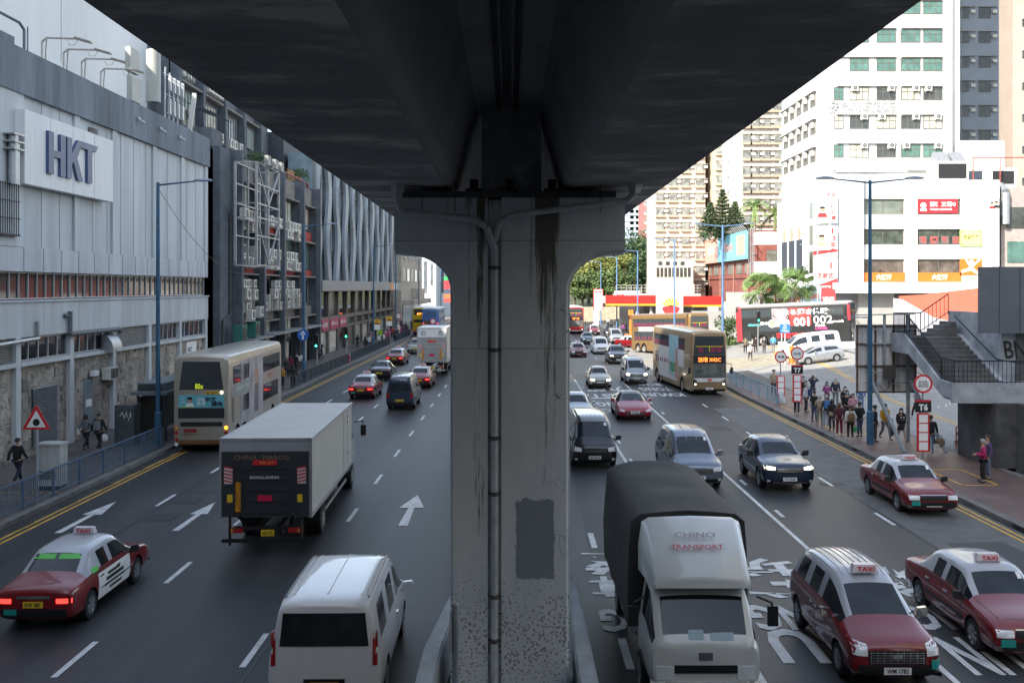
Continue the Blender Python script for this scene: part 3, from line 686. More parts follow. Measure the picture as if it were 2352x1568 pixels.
# ---- grey industrial building with air conditioners
IG = M((.105, .12, .14), .85, 0, .25, 1.2, bump=.15); IB = M((.20, .185, .175), .85, 0, .3, 1.5, bump=.1); IR = M((.33, .035, .03), .75, 0, .3, 2)
CURT = M((.46, .45, .37), .5, 0, .45, 1.6); GREENW = M((.05, .13, .11), .3, 0, .5, 1.5)
ib = thing('factory_building', 'grimy dark grey factory block with red panels and rows of air conditioners', 'building', (X0, 86, 0))
FC = [72.8, 79.3, 86.1, 94.0, 101.6]
b = MB(); b.box(X0-16, 69.7, 0, X0-.5, 102.4, 17.1); b.box(X0-1.2, 69.7, 0, X0, 72.6, 17.3); b.build('wall', IG, ib)
b = MB()
for y in FC: b.box(X0-.6, y-.25, 0, X0+.75, y+.25, 17.4)
b.split('fin_column', IG, ib)
b = MB()
for y0, y1 in zip(FC, FC[1:]):
    b.box(X0-.5, y0+.3, 15.6, X0-.1, y1-.3, 17.2)
    for z in (4.6, 8.35, 11.75, 15.35): b.box(X0-.5, y0+.3, z, X0+.35, y1-.3, z+.14)
    b.box(X0-.5, y0+.3, 4.75, X0-.15, y1-.3, 5.6)
b.split('ledge', IB, ib)
b = MB()
for y0, y1 in zip(FC, FC[1:]):
    for z0, z1 in ((8.5, 9.1), (11.9, 12.9)): b.box(X0-.5, y0+.3, z0, X0-.12, y1-.3, z1)
b.split('red_panel', IR, ib)
k = 0
for y0, y1 in zip(FC, FC[1:]):
    for z0, z1 in ((2.8, 4.6), (5.8, 8.2), (9.4, 11.6), (13.2, 15.2)):
        winband(ib, y0+.35, y1-1.3, z0, z1, 5, X0, dep=.35, fr=M((.3, .3, .29), .6, .1, .3, 3), gl=(CURT, WGLASS, GREENW, CURT)[k % 4]); k += 1
ACB = M((.62, .61, .56), .55, 0, .16, 3); FANM = M((.06, .06, .06), .5, 0, .2, 6); FANR = M((.33, .33, .32), .5, .2, .1, 6)
def acmesh(w_, h_, d_):
    b = L(); b.box(-.0, -w_/2, 0, d_, w_/2, h_); b.box(-.15, -w_/2+.05, -.12, d_+.05, -w_/2+.1, -.05); b.box(-.15, w_/2-.1, -.12, d_+.05, w_/2-.05, -.05)
    f = L(); r = min(w_, h_)*.38
    for c in ([h_/2] if h_ < 1 else [h_*.27, h_*.73]):
        f.cyl((d_, .05, c), (d_+.012, .05, c), r, n=16)
        f.cyl((d_+.012, .05, c), (d_+.03, .05, c), r*.28, n=8, m=1)
        for q in range(4): t = q*math.pi/4; f.bar((d_+.02, .05-r*math.cos(t), c-r*math.sin(t)), (d_+.02, .05+r*math.cos(t), c+r*math.sin(t)), .012, .012, 1)
    for i in range(7): f.box(.05, -w_/2-.006, .08+i*h_/8, d_-.06, -w_/2-.001, .1+i*h_/8)
    me = []
    for bb, ms, nm in ((b, [ACB], 'air_conditioner'), (f, [FANM, FANR], 'fan')):
        o = bb.build(nm, ms); me.append(o.data); bpy.data.objects.remove(o)
    return me
ACM = [acmesh(.9, .75, .42), acmesh(.8, .62, .38), acmesh(.95, 1.25, .42)]
def ac(par, k, x, y, z, rz=0):
    a, f = ACM[k]
    o = bpy.data.objects.new('air_conditioner', a); COL.objects.link(o); o.parent = par; o.location = Vector((x, y, z))-par.location; o.rotation_euler = (0, 0, rz)
    g = bpy.data.objects.new('fan', f); COL.objects.link(g); g.parent = o
    return o
rr = random.Random(5)
for bi, (y0, y1) in enumerate(zip(FC, FC[1:])):
    L_ = y1-y0
    for z, rowk, prob in ((12.5, 0, .97), (11.7, 0, .4), (8.95, 0, .97), (9.8, 0, .7), (6.5, 0, .95), (5.55, 2, .75), (7.35, 1, .5)):
        y = y0+.8
        while y < y1-.55:
            if rr.random() < prob and len([c for c in COL.objects if c.parent == ib and c.name.startswith('air')]) < 96: ac(ib, rowk if rr.random() < .8 else 1, X0-.05+rr.random()*.35, y+rr.random()*.08, z+rr.random()*.06)
            y += 1.05
for (y, z) in ((74, 5.0), (76.5, 5.2), (72.2, 12.4)): ac(ib, 0, X0+.8, y, z)
b = MB()
for y0, y1 in zip(FC, FC[1:]):
    for q in range(5):
        y = y0+.5+rr.random()*(y1-y0-1); z = 5+rr.random()*9; b.tube([(X0+.0, y, z), (X0+.15, y+rr.uniform(-.4,.4), z-.7), (X0+.05, y+rr.uniform(-.5,.5), z-1.6)], .025, 4)
    b.cyl((X0+.3, y1-.35, 1), (X0+.3, y1-.35, 15), .05)
b.tube([(X0+.1, 71.8, 12.8), (X0+.1, 71.8, 5.4), (X0+.1, 70.0, 5.0), (X0+.1, 70.0, 2)], .1, 7)
b.build('pipework', M((.07, .07, .07), .7, 0, .3, 4), ib)
b = MB(); b.box(X0-.4, 72.9, 3.5, X0+1.6, 79, 3.6); b.box(X0-.4, 80, 3.55, X0+1.4, 101, 3.65); b.build('canopy', M((.3, .31, .32), .6, .3, .4, 2), ib)
b = MB()
for i in range(11): b.box(X0-.1, 73.3+i*2.6, .15, X0+.02, 74.9+i*2.6, 2.5, i % 3)
b.split('shop_front', [M((.4, .38, .33), .6, 0, .3, 2), WGLASS, M((.12, .12, .13), .5, 0, .3, 3)], ib)
ACG = M((.03, .16, .13), .5, 0, .2, 4)
for (y, z) in ((70.7, 3.5), (74.3, 3.65)):
    b = MB(); b.box(X0+.6, y, z, X0+1.3, y+1.2, z+1.2); b.cyl((X0+1.3, y+.6, z+.6), (X0+1.32, y+.6, z+.6), .5, n=14, m=1); b.build('green_condenser', [ACG, BLACK], ib)
# upper setback storeys
UX = -25.4
b = MB(); b.box(UX-12, 74, 17.1, UX-.4, 103, 25.4); b.box(X0-5, 69.7, 17.1, X0-.6, 72.2, 18.6); b.build('setback_wall', IG, ib)
b = MB()
for y in (74.3, 80, 86, 92, 98): b.box(UX-.5, y-.3, 17.1, UX+.3, y+.3, 25.5)
b.split('fin_column', IG, ib)
b = MB()
for z in (19.2, 22.9):
    for y in (74.6, 80.3, 86.3, 92.3): b.box(UX-.4, y, z, UX+.25, y+5.1, z+.18)
b.split('ledge', IB, ib)
k = 1
for z in (17.4, 20.6):
    for y in (75.2, 80.8, 86.8, 92.8): winband(ib, y, y+3.6, z, z+1.8, 5, UX, dep=.2, fr=M((.3, .3, .29), .6, .1, .3, 3), gl=(CURT, WGLASS, GREENW)[k % 3]); k += 1
for y in (75, 76.4, 81, 82, 83, 84, 87, 88.2, 90): 
    for z in (19.6, 23.3)[:(2 if y < 85 else 1)]: ac(ib, 2 if y < 77 else 0, UX+.1, y, z)
BRK = M((.05, .06, .075), .7, 0, .3, 2)
b = MB(); b.box(UX-12, 103.1, 0, UX+1.2, 112, 23.5); b.build('dark_tiled_wall', BRK, ib)
b = MB(); b.tube([(X0-.4, 88, 17.9), (X0-.4, 100.6, 17.9), (X0-.4, 100.8, 17.6), (X0-.4, 100.8, 14)], .08, 7); b.build('red_pipe', M((.3, .02, .03), .5, 0, .2, 4), ib)
b = MB(); b.box(X0-.9, 93.8, 17.2, X0-.8, 99.8, 18.6); b.build('bamboo_screen', M((.24, .15, .05), .8, 0, .3, 6), ib)
b = MB(); b._a([(X0-1.4, 86, 18.6), (X0+.3, 86, 18.0), (X0+.3, 90.5, 18.0), (X0-1.4, 90.5, 18.6)], [(0,1,2,3)]); b._a([(X0-3.6, 72.4, 21), (X0-1.4, 72.4, 20.2), (X0-1.4, 78, 20.2), (X0-3.6, 78, 21)], [(0,1,2,3)]); b.build('awning', M((.35, .42, .46), .6, 0, .3, 2), ib)
def leafball(b, c, r, n, s, m=0):
    for _ in range(n):
        d = Vector((rnd.gauss(0,1), rnd.gauss(0,1), rnd.gauss(0,1))).normalized()*r*(rnd.random()**.4); p = Vector(c)+d
        u = Vector((rnd.gauss(0,1), rnd.gauss(0,1), rnd.gauss(0,1))).normalized(); v = u.orthogonal().normalized(); q = s*(.6+rnd.random()*.8)
        b._a([p-u*q, p-v*q*.5, p+u*q, p+v*q*.5], [(0,1,2,3)], m)
LEAFD = M((.035, .075, .022), .7, 0, .4, .6); LEAFY = M((.15, .17, .035), .7, 0, .4, .5)
for (x, y, z, lb) in ((X0-.6, 82, 17.6, 'potted shrubs trailing over the roof edge beside the air conditioners'), (X0-.7, 99, 18.0, 'green bush on the roof edge behind the bamboo screen')):
    pl = thing('roof_plant', lb, 'plant', (x, y, z)); b = MB()
    for q in range(7): leafball(b, (x+rr.uniform(-.3,.3), y+rr.uniform(-2.2,2.2), z+.2+rr.random()*.7), .5, 60, .1)
    b.build('foliage', LEAFD, pl); b = MB(); b.box(x-.3, y-2, z-.4, x+.2, y+2, z-.1); b.build('planter', IB, pl)
# steel sign frame
sf = thing('lattice_frame', 'empty white steel lattice sign frame hung on the factory wall', 'sign frame', (-19.2, 76, 7.8))
GALV = M((.34, .35, .36), .5, .3, .3, 4)
b = MB(); fx0, fx1 = -20.0, -18.5; fy0, fy1 = 70.6, 77.2
for x in (fx0, fx1):
    for y in (fy0, (fy0+fy1)/2, fy1):
        b.bar((x, y, 9.0), (x, y, 16.3), .16, .16)
    for z in (9.0, 12.4, 13.4, 14.8, 16.3, 11.1): b.bar((x, fy0-.05, z), (x, fy1+.05, z), .1, .1)
for y in (fy0, fy1):
    for z in (9.0, 12.4, 13.4, 16.3): b.bar((fx0, y, z), (fx1, y, z), .08, .08)
for z0, z1 in ((9.0, 12.4), (13.4, 16.3)):
    b.bar((fx1+.03, fy0, z1), (fx1+.03, (fy0+fy1)/2, z0), .1, .1); b.bar((fx1+.03, fy1, z1), (fx1+.03, (fy0+fy1)/2, z0), .1, .1)
b.build('lattice', GALV, sf)
for y in (72.0, 74.2, 76.0):
    b = MB(); b.bar((fx1, y, 16.4), (fx1+.5, y, 16.9), .05, .05); b.box(fx1+.3, y-.4, 16.2, fx1+.6, y+.4, 16.9); b.build('floodlight', M((.3, .3, .29), .6, .2, .4, 5), sf)

# ---- lens-fronted building
gbX = X0
gb = thing('lens_facade_building', 'modern block with wavy vertical metal fins over glass and shops below', 'building', (X0, 135, 0))
PANL = M((.27, .31, .34), .5, .2, .12, 1); GLB = M((.20, .27, .31), .08, .0, .4, .5)
b = MB(); b.box(X0-20, 112, 0, X0-.45, 168, 21.4); b.box(X0-3, 103.4, 7.9, X0-.46, 112, 21.4); b.build('core', GLB, gb)
b = MB()
for i in range(24):
    y = 103.6+i*2.75; b.box(X0-.45, y-.05, 8.2, X0-.1, y+.1, 21.5)
for z in (11.6, 15.2, 18.8): b.box(X0-.45, 103.4, z, X0-.3, 168, z+.12)
b.split('mullion', M((.22, .24, .25), .5, .4, .1, 2), gb)
b = MB()
for i in range(12):
    y = 103.6+i*5.5; ph = (i % 2)*math.pi
    for side in (0, 1):
        P = []; N = 18
        for k in range(N+1):
            z = 8.2+13.2*k/N; a = .3+1.35*(.5+.5*math.sin(z*.62+ph)); P.append((y+(.1 if side == 0 else 5.4), y+(a if side == 0 else 5.5-a), z))
        V = []
        for (ya_, yb2, z) in P: V += [(X0-.12, ya_, z), (X0+.22, yb2, z), (X0-.12, yb2, z)]
        b._a(V, [(3*k, 3*k+1, 3*k+4, 3*k+3) for k in range(N)]+[(3*k+1, 3*k+2, 3*k+5, 3*k+4) for k in range(N)], 0, True)
b.build('curved_fin', PANL, gb)
CANO = M((.25, .255, .25), .6, .2, .12, 1)
b = MB(); b.prism([(X0-.5, 103.4, 7.0), (X0+.6, 103.4, 7.0), (X0+2.4, 140, 7.0), (X0+2.4, 158, 7.0), (X0-.5, 168, 7.0)], (0, 0, 1.15)); b.build('canopy', CANO, gb)
b = MB(); b.box(X0-3, 103.4, 0, X0-.5, 168, 6.95); b.build('podium_core', M((.05, .05, .05), .5, 0, .3, 1), gb)
BRN = M((.14, .12, .105), .6, 0, .2, 1)
b = MB(); b.box(X0-.5, 103.4, 3.75, X0+.05, 168, 4.2); b.box(X0-.5, 103.4, 2.6, X0+.02, 168, 2.95); y = 103.4
while y < 168: b.box(X0-.5, y, .1, X0+.08, y+.6, 7.0); y += 5.9
b.build('frame', BRN, gb)
for i in range(11):
    y = 104.1+i*5.9; g = MB(); g.box(X0-.4, y, 4.25, X0-.2, y+5.1, 6.9); g.build('shop_window', (WGLASS, M((.12, .13, .12), .2, 0, .7, .6), WGLASS)[i % 3], gb)
    g = MB(); g.box(X0-.4, y, .15, X0-.2, y+5.1, 2.55); g.build('shop_window', (M((.35, .37, .33), .4, 0, .5, .5), M((.5, .47, .42), .4, 0, .4, .5), WGLASS, M((.2, .18, .15), .3, 0, .6, 1))[i % 4], gb)
MAG = M((.36, .03, .09), .5, 0, .1, 2)
b = MB(); b.box(X0-.16, 104.3, .5, X0-.12, 107.4, 2.5); b.box(X0-.16, 110.3, .5, X0-.12, 114.8, 2.5); b.split('window_poster', M((.55, .52, .45), .5, 0, .25, .8), gb)
for i, (y0, y1) in enumerate(((105.5, 108.9), (110.2, 115.0), (116.0, 120.6))):
    s = thing('shop_sign', ('short', 'long middle', 'far')[i]+' crimson bank sign board with white lettering under the shop windows', 'sign', (X0, (y0+y1)/2, 2.9), group='crimson sign boards')
    b = MB(); b.box(X0+.02, y0, 2.75, X0+.14, y1, 3.95); b.build('board', MAG, s)
    text('大新銀行' if i == 0 else '大新銀行 Dah Sing', WHITE, s, (X0+.14, (y0+y1)/2, 3.35), (0,1,0), (0,0,1), w=(y1-y0)*.8, h=.5, bold=.01)
s = thing('shop_sign', 'orange and white lettered sign on the grey canopy edge', 'sign', (X0+2.4, 148, 7.2))
text('Link', M((.8, .25, .03), .4, 0, 0), s, (X0+2.45, 146, 7.6), (0,1,0), (0,0,1), w=3.6, h=1.1, bold=.05); text('zone', WHITE, s, (X0+2.45, 150, 7.55), (0,1,0), (0,0,1), w=3.6, h=.9, bold=.05)
# ---- further left
BEI = M((.38, .35, .30), .85, 0, .25, .8)
b4 = thing('beige_block', 'worn beige block with arched windows beyond the lens-fronted building', 'building', (-19.5, 185, 0))
b = MB(); b.box(-36, 168.2, 0, -19.6, 205, 17); b.box(-20.2, 170, 4.3, -17.6, 204, 5.2); b.box(-20, 184, 5.2, -18.2, 196, 7.2); b.build('wall', BEI, b4)
for i in range(5):
    for z in (8.5, 12.5):
        b = MB(); b.box(-19.7, 170+i*6.6, z, -19.5, 173.6+i*6.6, z+2.2); b.build('window', (CURT, WGLASS)[(i+int(z)) % 2], b4)
        if z > 9: ac(b4, 0, -19.6, 171+i*6.6, z+.1); ac(b4, 0, -19.6, 173.4+i*6.6, z-.3)
b = MB(); b.box(-19.7, 170, .1, -19.5, 204, 4.2); b.build('shop_window', WGLASS, b4)
wb = thing('white_tiled_building', 'white tiled block with tall narrow slots closing the left of the road', 'building', (-20, 262, 0))
WT = M((.62, .65, .68), .6, 0, .08, .4)
b = MB(); b.box(-45, 256, 0, -24.6, 290, 19); b.box(-24.6, 252, 0, -20.6, 290, 19); b.box(-20.6, 262, 0, -17.2, 290, 19); b.build('wall', WT, wb)
b = MB()
for x0, x1, y, z0, z1 in ((-27.0, -25.2, 255.9, 7, 14.6), (-23.7, -22.8, 251.9, 6, 14), (-22, -21.4, 251.9, 8, 13.5), (-20, -19.3, 261.9, 6, 14), (-18.6, -18.2, 261.9, 6, 14)): b.box(x0, y-.05, z0, x1, y, z1)
b.split('window_slot', M((.12, .14, .16), .3, 0, .3, .5), wb)
b = MB()
for z in range(3, 18, 3): b.box(-45, 255.93, z, -24.7, 255.97, z+.12); b.box(-24.5, 251.93, z, -20.7, 251.97, z+.12)
b.build('tile_joint', M((.35, .37, .4), .7, 0, .1, 2), wb)
ps = thing('pillar_sign', 'tall stack of coloured shop signs hung beside the white tiled block', 'sign', (-16.6, 236, 4))
for i, c in enumerate(((.03, .3, .08), (.4, .02, .03), (.45, .03, .04), (.05, .06, .1), (.6, .12, .03), (.6, .05, .04))):
    b = MB(); b.box(-17.4, 236, 9.1-i*1.05, -15.6, 236.3, 10.0-i*1.05); b.build('panel', flat(c), ps)
bk = thing('distant_block', 'pale apartment slab far down the road behind the white tiled building', 'building', (-6, 420, 0))
b = MB(); b.box(-20, 410, 0, 8, 440, 30); b.build('wall', M((.45, .47, .5), .8, 0, .15, .3), bk)
# ---- the street behind the camera: the footbridge it stands on and unseen blocks added for shade and reflections
fb = thing('footbridge', 'covered footbridge the picture is taken from', 'footbridge', (0, -3, 0)); b = MB(); b.box(-45, -6, 5.0, 45, -.9, 5.7); b.build('deck', COND, fb)
b = MB(); b.box(-45, -6.3, 9.3, 45, -.6, 9.5); b.build('roof', COND, fb)
for (x0, y0, x1, y1, h, lb) in ((-50, -60, -22.5, 14.5, 62, 'unseen tall office block on the left behind the footbridge, added to shade the road'), (-18, -45, 18, -14, 24, 'unseen office block straight behind the footbridge, added to dim the sky light'), (24, -20, 44, 16, 46, 'unseen sandy block on the right beside the footbridge, sized and tinted for reflections')):
    t = thing('unseen_block', lb, 'building', ((x0+x1)/2, (y0+y1)/2, 0)); b = MB(); b.box(x0, y0, 0, x1, y1, h); b.build('wall', M((.5, .45, .38) if x0 > 0 else (.3, .3, .3), .8, 0, .15, .3), t); b = MB()
    for z in range(4, int(h)-2, 4):
        b.box(x1, y0+1, z, x1+.05, y1-1, z+1.8); b.box(x0-.05, y0+1, z, x0, y1-1, z+1.8); b.box(x0+1, y1, z, x1-1, y1+.05, z+1.8)
    b.build('window_band', WGLASS, t)
# ================================================================ RIGHT SIDE
WALLW = M((.60, .60, .585), .8, 0, .22, .5, streak=1); WALLS = M((.36, .36, .35), .85, 0, .1, .4)
TEAL = M((.07, .15, .13), .15, 0, .35, .7); DKWIN = M((.05, .055, .055), .1, 0, .5, .8); TWIN = M((.22, .23, .22), .25, 0, .6, .9); FRB = M((.14, .13, .11), .5, .2, .2, 3)
ACBR = ACM
def win2(par, x, z, y, w, h, gl, grid=2, name='window', hood=True):
    """window on a wall facing the camera at distance y, x and z centre; frame with pane child"""
    f = MB(); t = .07
    f.box(x-w/2, y-.08, z-h/2, x+w/2, y+.01, z-h/2+t); f.box(x-w/2, y-.08, z+h/2-t, x+w/2, y+.01, z+h/2)
    for i in range(grid+1): q = x-w/2+(w-t)*i/grid; f.box(q, y-.081, z-h/2, q+t, y+.011, z+h/2)
    f.box(x-w/2, y-.079, z+h*.12, x+w/2, y+.012, z+h*.12+t)
    o = f.build(name, FRB, par); g = MB(); g.box(x-w/2, y-.03, z-h/2, x+w/2, y+.0, z+h/2); g = g.build('pane', gl, par); g.parent = o
    return o
# ---- white shopping block
pb = thing('shopping_block', 'bright white three-storey shopping block with restaurant signs', 'building', (52, 127, 0))
PY_ = 127.0; px0 = 41.0; px1 = 61.5
WR = [(13.9+7.1*0, ) ]
b = MB()
zr = [(8.25, 9.3), (11.9, 12.95+.0), (15.6, 17.0+.0), (19.3, 21.2)]
rows = [(9.0, 11.0), (12.85, 14.85), (16.7, 18.7)]          # window bands
levels = [7.3, 9.0, 11.0, 12.85, 14.85, 16.7, 18.7, 21.0]
for a, c in ((7.3, 9.0), (11.0, 12.85), (14.85, 16.7), (18.7, 21.1)): b.box(px0+3.0, PY_, a, px1, PY_+26, c)
cols = [(px0+3.0, 44.0), (50.2, 51.05), (58.0, px1)]
WINX = [(44.0, 49.4), (51.05, 56.6)]
for a, c in ((px0+3.0, 44.0), (49.4, 51.05), (56.6, px1)): b.box(a, PY_+.003, 7.3, c, PY_+26, 21.05)
b.box(px0, PY_-.6, 7.3, px0+3.0, PY_+.5, 21.3); b.box(px0, PY_+.5, 7.3, px0+.5, PY_+30, 20.6)
b.build('wall', WALLW, pb)
b = MB(); b.box(px0+.5, PY_+1.2, 7.3, px1, PY_+26, 20.5); b.box(px0+3.0, PY_+.9, 7.31, px1-.1, PY_+1.3, 20.9); b.build('interior', M((.06, .05, .045), .8, 0, .4, .8), pb)
b = MB()
b.box(px0-1, PY_-3.5, 6.7, 66, PY_, 8.0)
b.build('canopy', WALLW, pb)
for q in ((px0+2, PY_-1.5, 1.5, 47.5, PY_+8, 6.7), (55, PY_+1, 1.5, 66, PY_+8, 6.7)): b = MB(); b.box(*q); b.build('ground_floor', M((.30, .29, .27), .7, 0, .15, .5), pb)
b = MB(); b.box(47.5, PY_+1.5, 1.5, 55, PY_+8, 6.7); b.build('entrance', DKWIN, pb)
ORG = M((.50, .125, .01), .5, 0, .05, 1)
for (x0, x1) in WINX:
    for k, (z0, z1) in enumerate(rows):
        f = MB(); f.box(x0, PY_+.3, z0, x1, PY_+.38, z0+.08); f.box(x0, PY_+.3, z1-.08, x1, PY_+.38, z1); 
        for q in (x0, (x0+x1)/2, x1-.08): f.box(q, PY_+.299, z0, q+.08, PY_+.381, z1)
        o = f.build('window', FRB, pb); g = MB(); g.box(x0, PY_+.34, z0, x1, PY_+.36, z1)
        g = g.build('pane', (M((.10, .08, .07), .1, 0, .6, .9), M((.045, .06, .05), .1, 0, .8, 1.4), M((.13, .15, .13), .12, 0, .5, .5))[k], pb); g.parent = o
def sign(x0, x1, z0, z1, y, mat, label, lets=(), name='shop_sign', th=.12, group=None):
    s = thing(name, label, 'sign', ((x0+x1)/2, y, z0), group=group); b = MB(); b.box(x0, y-th, z0, x1, y, z1); b.build('board', mat, s)
    for (st, m, u, v, w_, h_) in lets: text(st, m, s, (x0+(x1-x0)*u, y-th, z0+(z1-z0)*v), (1,0,0), (0,0,1), w=(x1-x0)*w_, h=(z1-z0)*h_, bold=.03, depth=.012)
    return s
def SX(x, y=PY_): return PX(x, y)
def SZ(y_, y=PY_): return ZP(y_, y)
s = sign(SX(2107), SX(2199), SZ(490), SZ(458), PY_-.02, REDSIGN, 'red noodle restaurant sign high on the white shopping block', [('譚仔三哥', WHITE, .58, .65, .55, .36), ('TAMJAI SAMGOR', WHITE, .58, .26, .56, .17)])
b = MB(); b.lathe([(PY_-.16, .001), (PY_-.16, .36), (PY_-.15, .37)], (SX(2120), 0, SZ(472)), 'y', 14); b.box(SX(2120)-.4, PY_-.17, SZ(485), SX(2120)+.4, PY_-.15, SZ(479)); b.build('round_emblem', WHITE, s)
b = MB(); b.lathe([(PY_-.16, .14), (PY_-.16, .22)], (SX(2190), 0, SZ(469)), 'y', 14); b.build('ring_emblem', WHITE, s)
s = sign(SX(2204), SX(2254), SZ(566), SZ(528), PY_-.02, M((.25, .45, .12), .5, 0, .05, 2), 'green and yellow diamond restaurant sign at the end of the middle row', [])
b = MB(); cx, cz = SX(2229), SZ(547); b._a([(cx-1.3, PY_-.15, cz-.6), (cx-1.3, PY_-.15, cz+.6), (cx-.7, PY_-.15, cz+1.0), (cx+.7, PY_-.15, cz+1.0), (cx+1.3, PY_-.15, cz+.6), (cx+1.3, PY_-.15, cz-.6), (cx+.7, PY_-.15, cz-1.0), (cx-.7, PY_-.15, cz-1.0)], [tuple(range(8))[::-1]]); b.build('plaque', M((.75, .72, .2), .5, 0, .05, 2), s)
text('花園餐廳', INK, s, (cx, PY_-.16, cz+.1), (1,0,0), (0,0,1), w=2.0, h=.55, bold=.02)
for k, ch in enumerate('花園餐廳'):
    x = WINX[1][0]+.75+k*1.42; s = sign(x-.5, x+.5, 12.95, 13.95, PY_+.28, M((.12, .10, .09), .5, 0, .2, 2), '%s red character on a dark square in the garden restaurant window' % ('first', 'second', 'third', 'fourth')[k], [(ch, M((.8, .05, .05), .5, 0, 0), .5, .5, .8, .8)])
for i, (x0, x1) in enumerate(WINX):
    sign(x0, x1, 8.15, 9.3, PY_-.02, ORG, ('left', 'right')[i]+' orange fast food sign band with white characters below the lowest windows', [('大快活', WHITE, .5, .5, .36, .62)])
s = sign(SX(2204), SX(2254), SZ(632), SZ(594), PY_-.02, ORG, 'square orange sign with a white dancing figure', [])
b = MB(); cx, cz = SX(2229), SZ(613); y = PY_-.16
b.lathe([(y, .001), (y, .3), (y+.01, .31)], (cx+.05, 0, cz+.62), 'y', 14)
b._a([(cx-.25, y, cz-.1), (cx-.1, y, cz+.35), (cx+.25, y, cz+.35), (cx+.35, y, cz-.15), (cx+1.2, y, cz-.95), (cx+.9, y, cz-1.0), (cx+.0, y, cz-.45), (cx-1.2, y, cz-.75), (cx-1.25, y, cz-.45)], [(0,1,2,3,6), (3,4,5,6), (0,6,7,8)])
b._a([(cx-.1, y, cz+.35), (cx-.25, y, cz+.1), (cx-.75, y, cz+.95), (cx-.5, y, cz+1.0)], [(0,1,2,3)]); b._a([(cx+.25, y, cz+.35), (cx+.3, y, cz+.05), (cx+1.25, y, cz+.95), (cx+1.0, y, cz+1.0)], [(3,2,1,0)])
b.build('white_figure', WHITE, s)
# banners on the round corner of the block
SKIN = M((.45, .28, .19), .6, 0, .1, 2)
def portrait(par, cx, y, z, sc, shirt, nm='printed_portrait'):
    b = MB(); b.lathe([(y, .001), (y, .36*sc), (y+.005, .365*sc)], (cx, 0, z), 'y', 16, 0)
    b._a([(cx-.7*sc, y+.004, z-1.05*sc), (cx+.7*sc, y+.004, z-1.05*sc), (cx+.5*sc, y+.004, z-.45*sc), (cx-.5*sc, y+.004, z-.45*sc)], [(0,1,2,3)], 1)
    b._a([(cx-.38*sc, y-.004, z+.12*sc), (cx+.38*sc, y-.004, z+.12*sc), (cx+.3*sc, y-.004, z+.42*sc), (cx-.3*sc, y-.004, z+.42*sc)], [(0,1,2,3)], 2)
    b.build(nm, [SKIN, shirt, INK], par)
RD = M((.7, .03, .03), .5, 0, 0); yb_ = PY_-.66
for lab, za, zb_, kind in (('top white campaign banner with a portrait and a red name', 440, 513, 0), ('middle white campaign banner with a portrait and a circled number one', 519, 589, 1), ('lowest white campaign banner with large red characters and red slash', 591, 664, 2)):
    s = thing('banner', lab, 'banner', (SX(1892), yb_, SZ(zb_))); x0, x1 = SX(1864), SX(1919); z0, z1 = SZ(zb_), SZ(za)
    b = MB(); b.box(x0, yb_-.05, z0, x1, yb_, z1); b.build('cloth', WHITE, s); W_ = x1-x0; H_ = z1-z0
    def T(st, m, u, v, w_, h_, up=(0,0,1)): text(st, m, s, (x0+W_*u, yb_-.055, z0+H_*v), (1,0,0), up, w=W_*w_, h=H_*h_, bold=.03)
    if kind == 0:
        T('工聯會', RD, .68, .88, .5, .11); portrait(s, x0+W_*.38, yb_-.056, z0+H_*.42, .95, RD)
        for i, ch in enumerate('陳婉嫻'): T(ch, RD, .84, .5-.17*i, .2, .15)
        b = MB(); b.lathe([(yb_-.056, .14), (yb_-.056, .24)], (x0+W_*.22, 0, z0+H_*.88), 'y', 12); b.build('round_emblem', RD, s)
    elif kind == 1:
        portrait(s, x0+W_*.35, yb_-.056, z0+H_*.6, 1.0, M((.8, .45, .2), .6, 0, 0)); T('1', RD, .8, .83, .08, .17)
        b = MB(); b.lathe([(yb_-.056, .38), (yb_-.056, .44)], (x0+W_*.8, 0, z0+H_*.83), 'y', 18); b.build('ring', RD, s)
        for i, ch in enumerate('鄧家彪'): T(ch, RD, .84, .58-.2*i, .24, .18)
        b = MB(); b._a([(x0, yb_-.054, z0+.1), (x1, yb_-.054, z0+.6), (x1, yb_-.054, z0+.9), (x0, yb_-.054, z0+.7)], [(0,1,2,3)]); b.build('stripe', RD, s)
    else:
        T('12月19日', INK, .3, .86, .4, .08); T('1', RD, .74, .74, .08, .2); T('鄧家彪', RD, .5, .42, .8, .2); T('Bill Tang', INK, .4, .56, .4, .05)
        b = MB(); b.lathe([(yb_-.056, .48), (yb_-.056, .55)], (x0+W_*.74, 0, z0+H_*.74), 'y', 18); b.build('ring', RD, s)
        b = MB(); b._a([(x0, yb_-.054, z0), (x1, yb_-.054, z0), (x1, yb_-.054, z0+1.4), (x0, yb_-.054, z0+.3)], [(0,1,2,3)]); b.build('stripe', RD, s); T('工聯會', WHITE, .55, .08, .4, .07)
s = thing('banner', 'narrow red and white campaign banner at the right end of the shopping block', 'banner', (SX(2274), PY_-1, SZ(610))); x0, x1 = SX(2262), SX(2286)
b = MB(); b.box(x0, PY_-1, SZ(612), x1, PY_-.95, SZ(440)); b.build('cloth', WHITE, s); portrait(s, SX(2270), PY_-1.01, SZ(470), .6, RD); portrait(s, SX(2280), PY_-1.015, SZ(468), .6, INK)
text('鄧', RD, s, (SX(2274), PY_-1.01, SZ(568)), (1,0,0), (0,0,1), h=.6); text('家', RD, s, (SX(2274), PY_-1.01, SZ(580)), (1,0,0), (0,0,1), h=.6); text('彪', RD, s, (SX(2274), PY_-1.01, SZ(592)), (1,0,0), (0,0,1), h=.6)
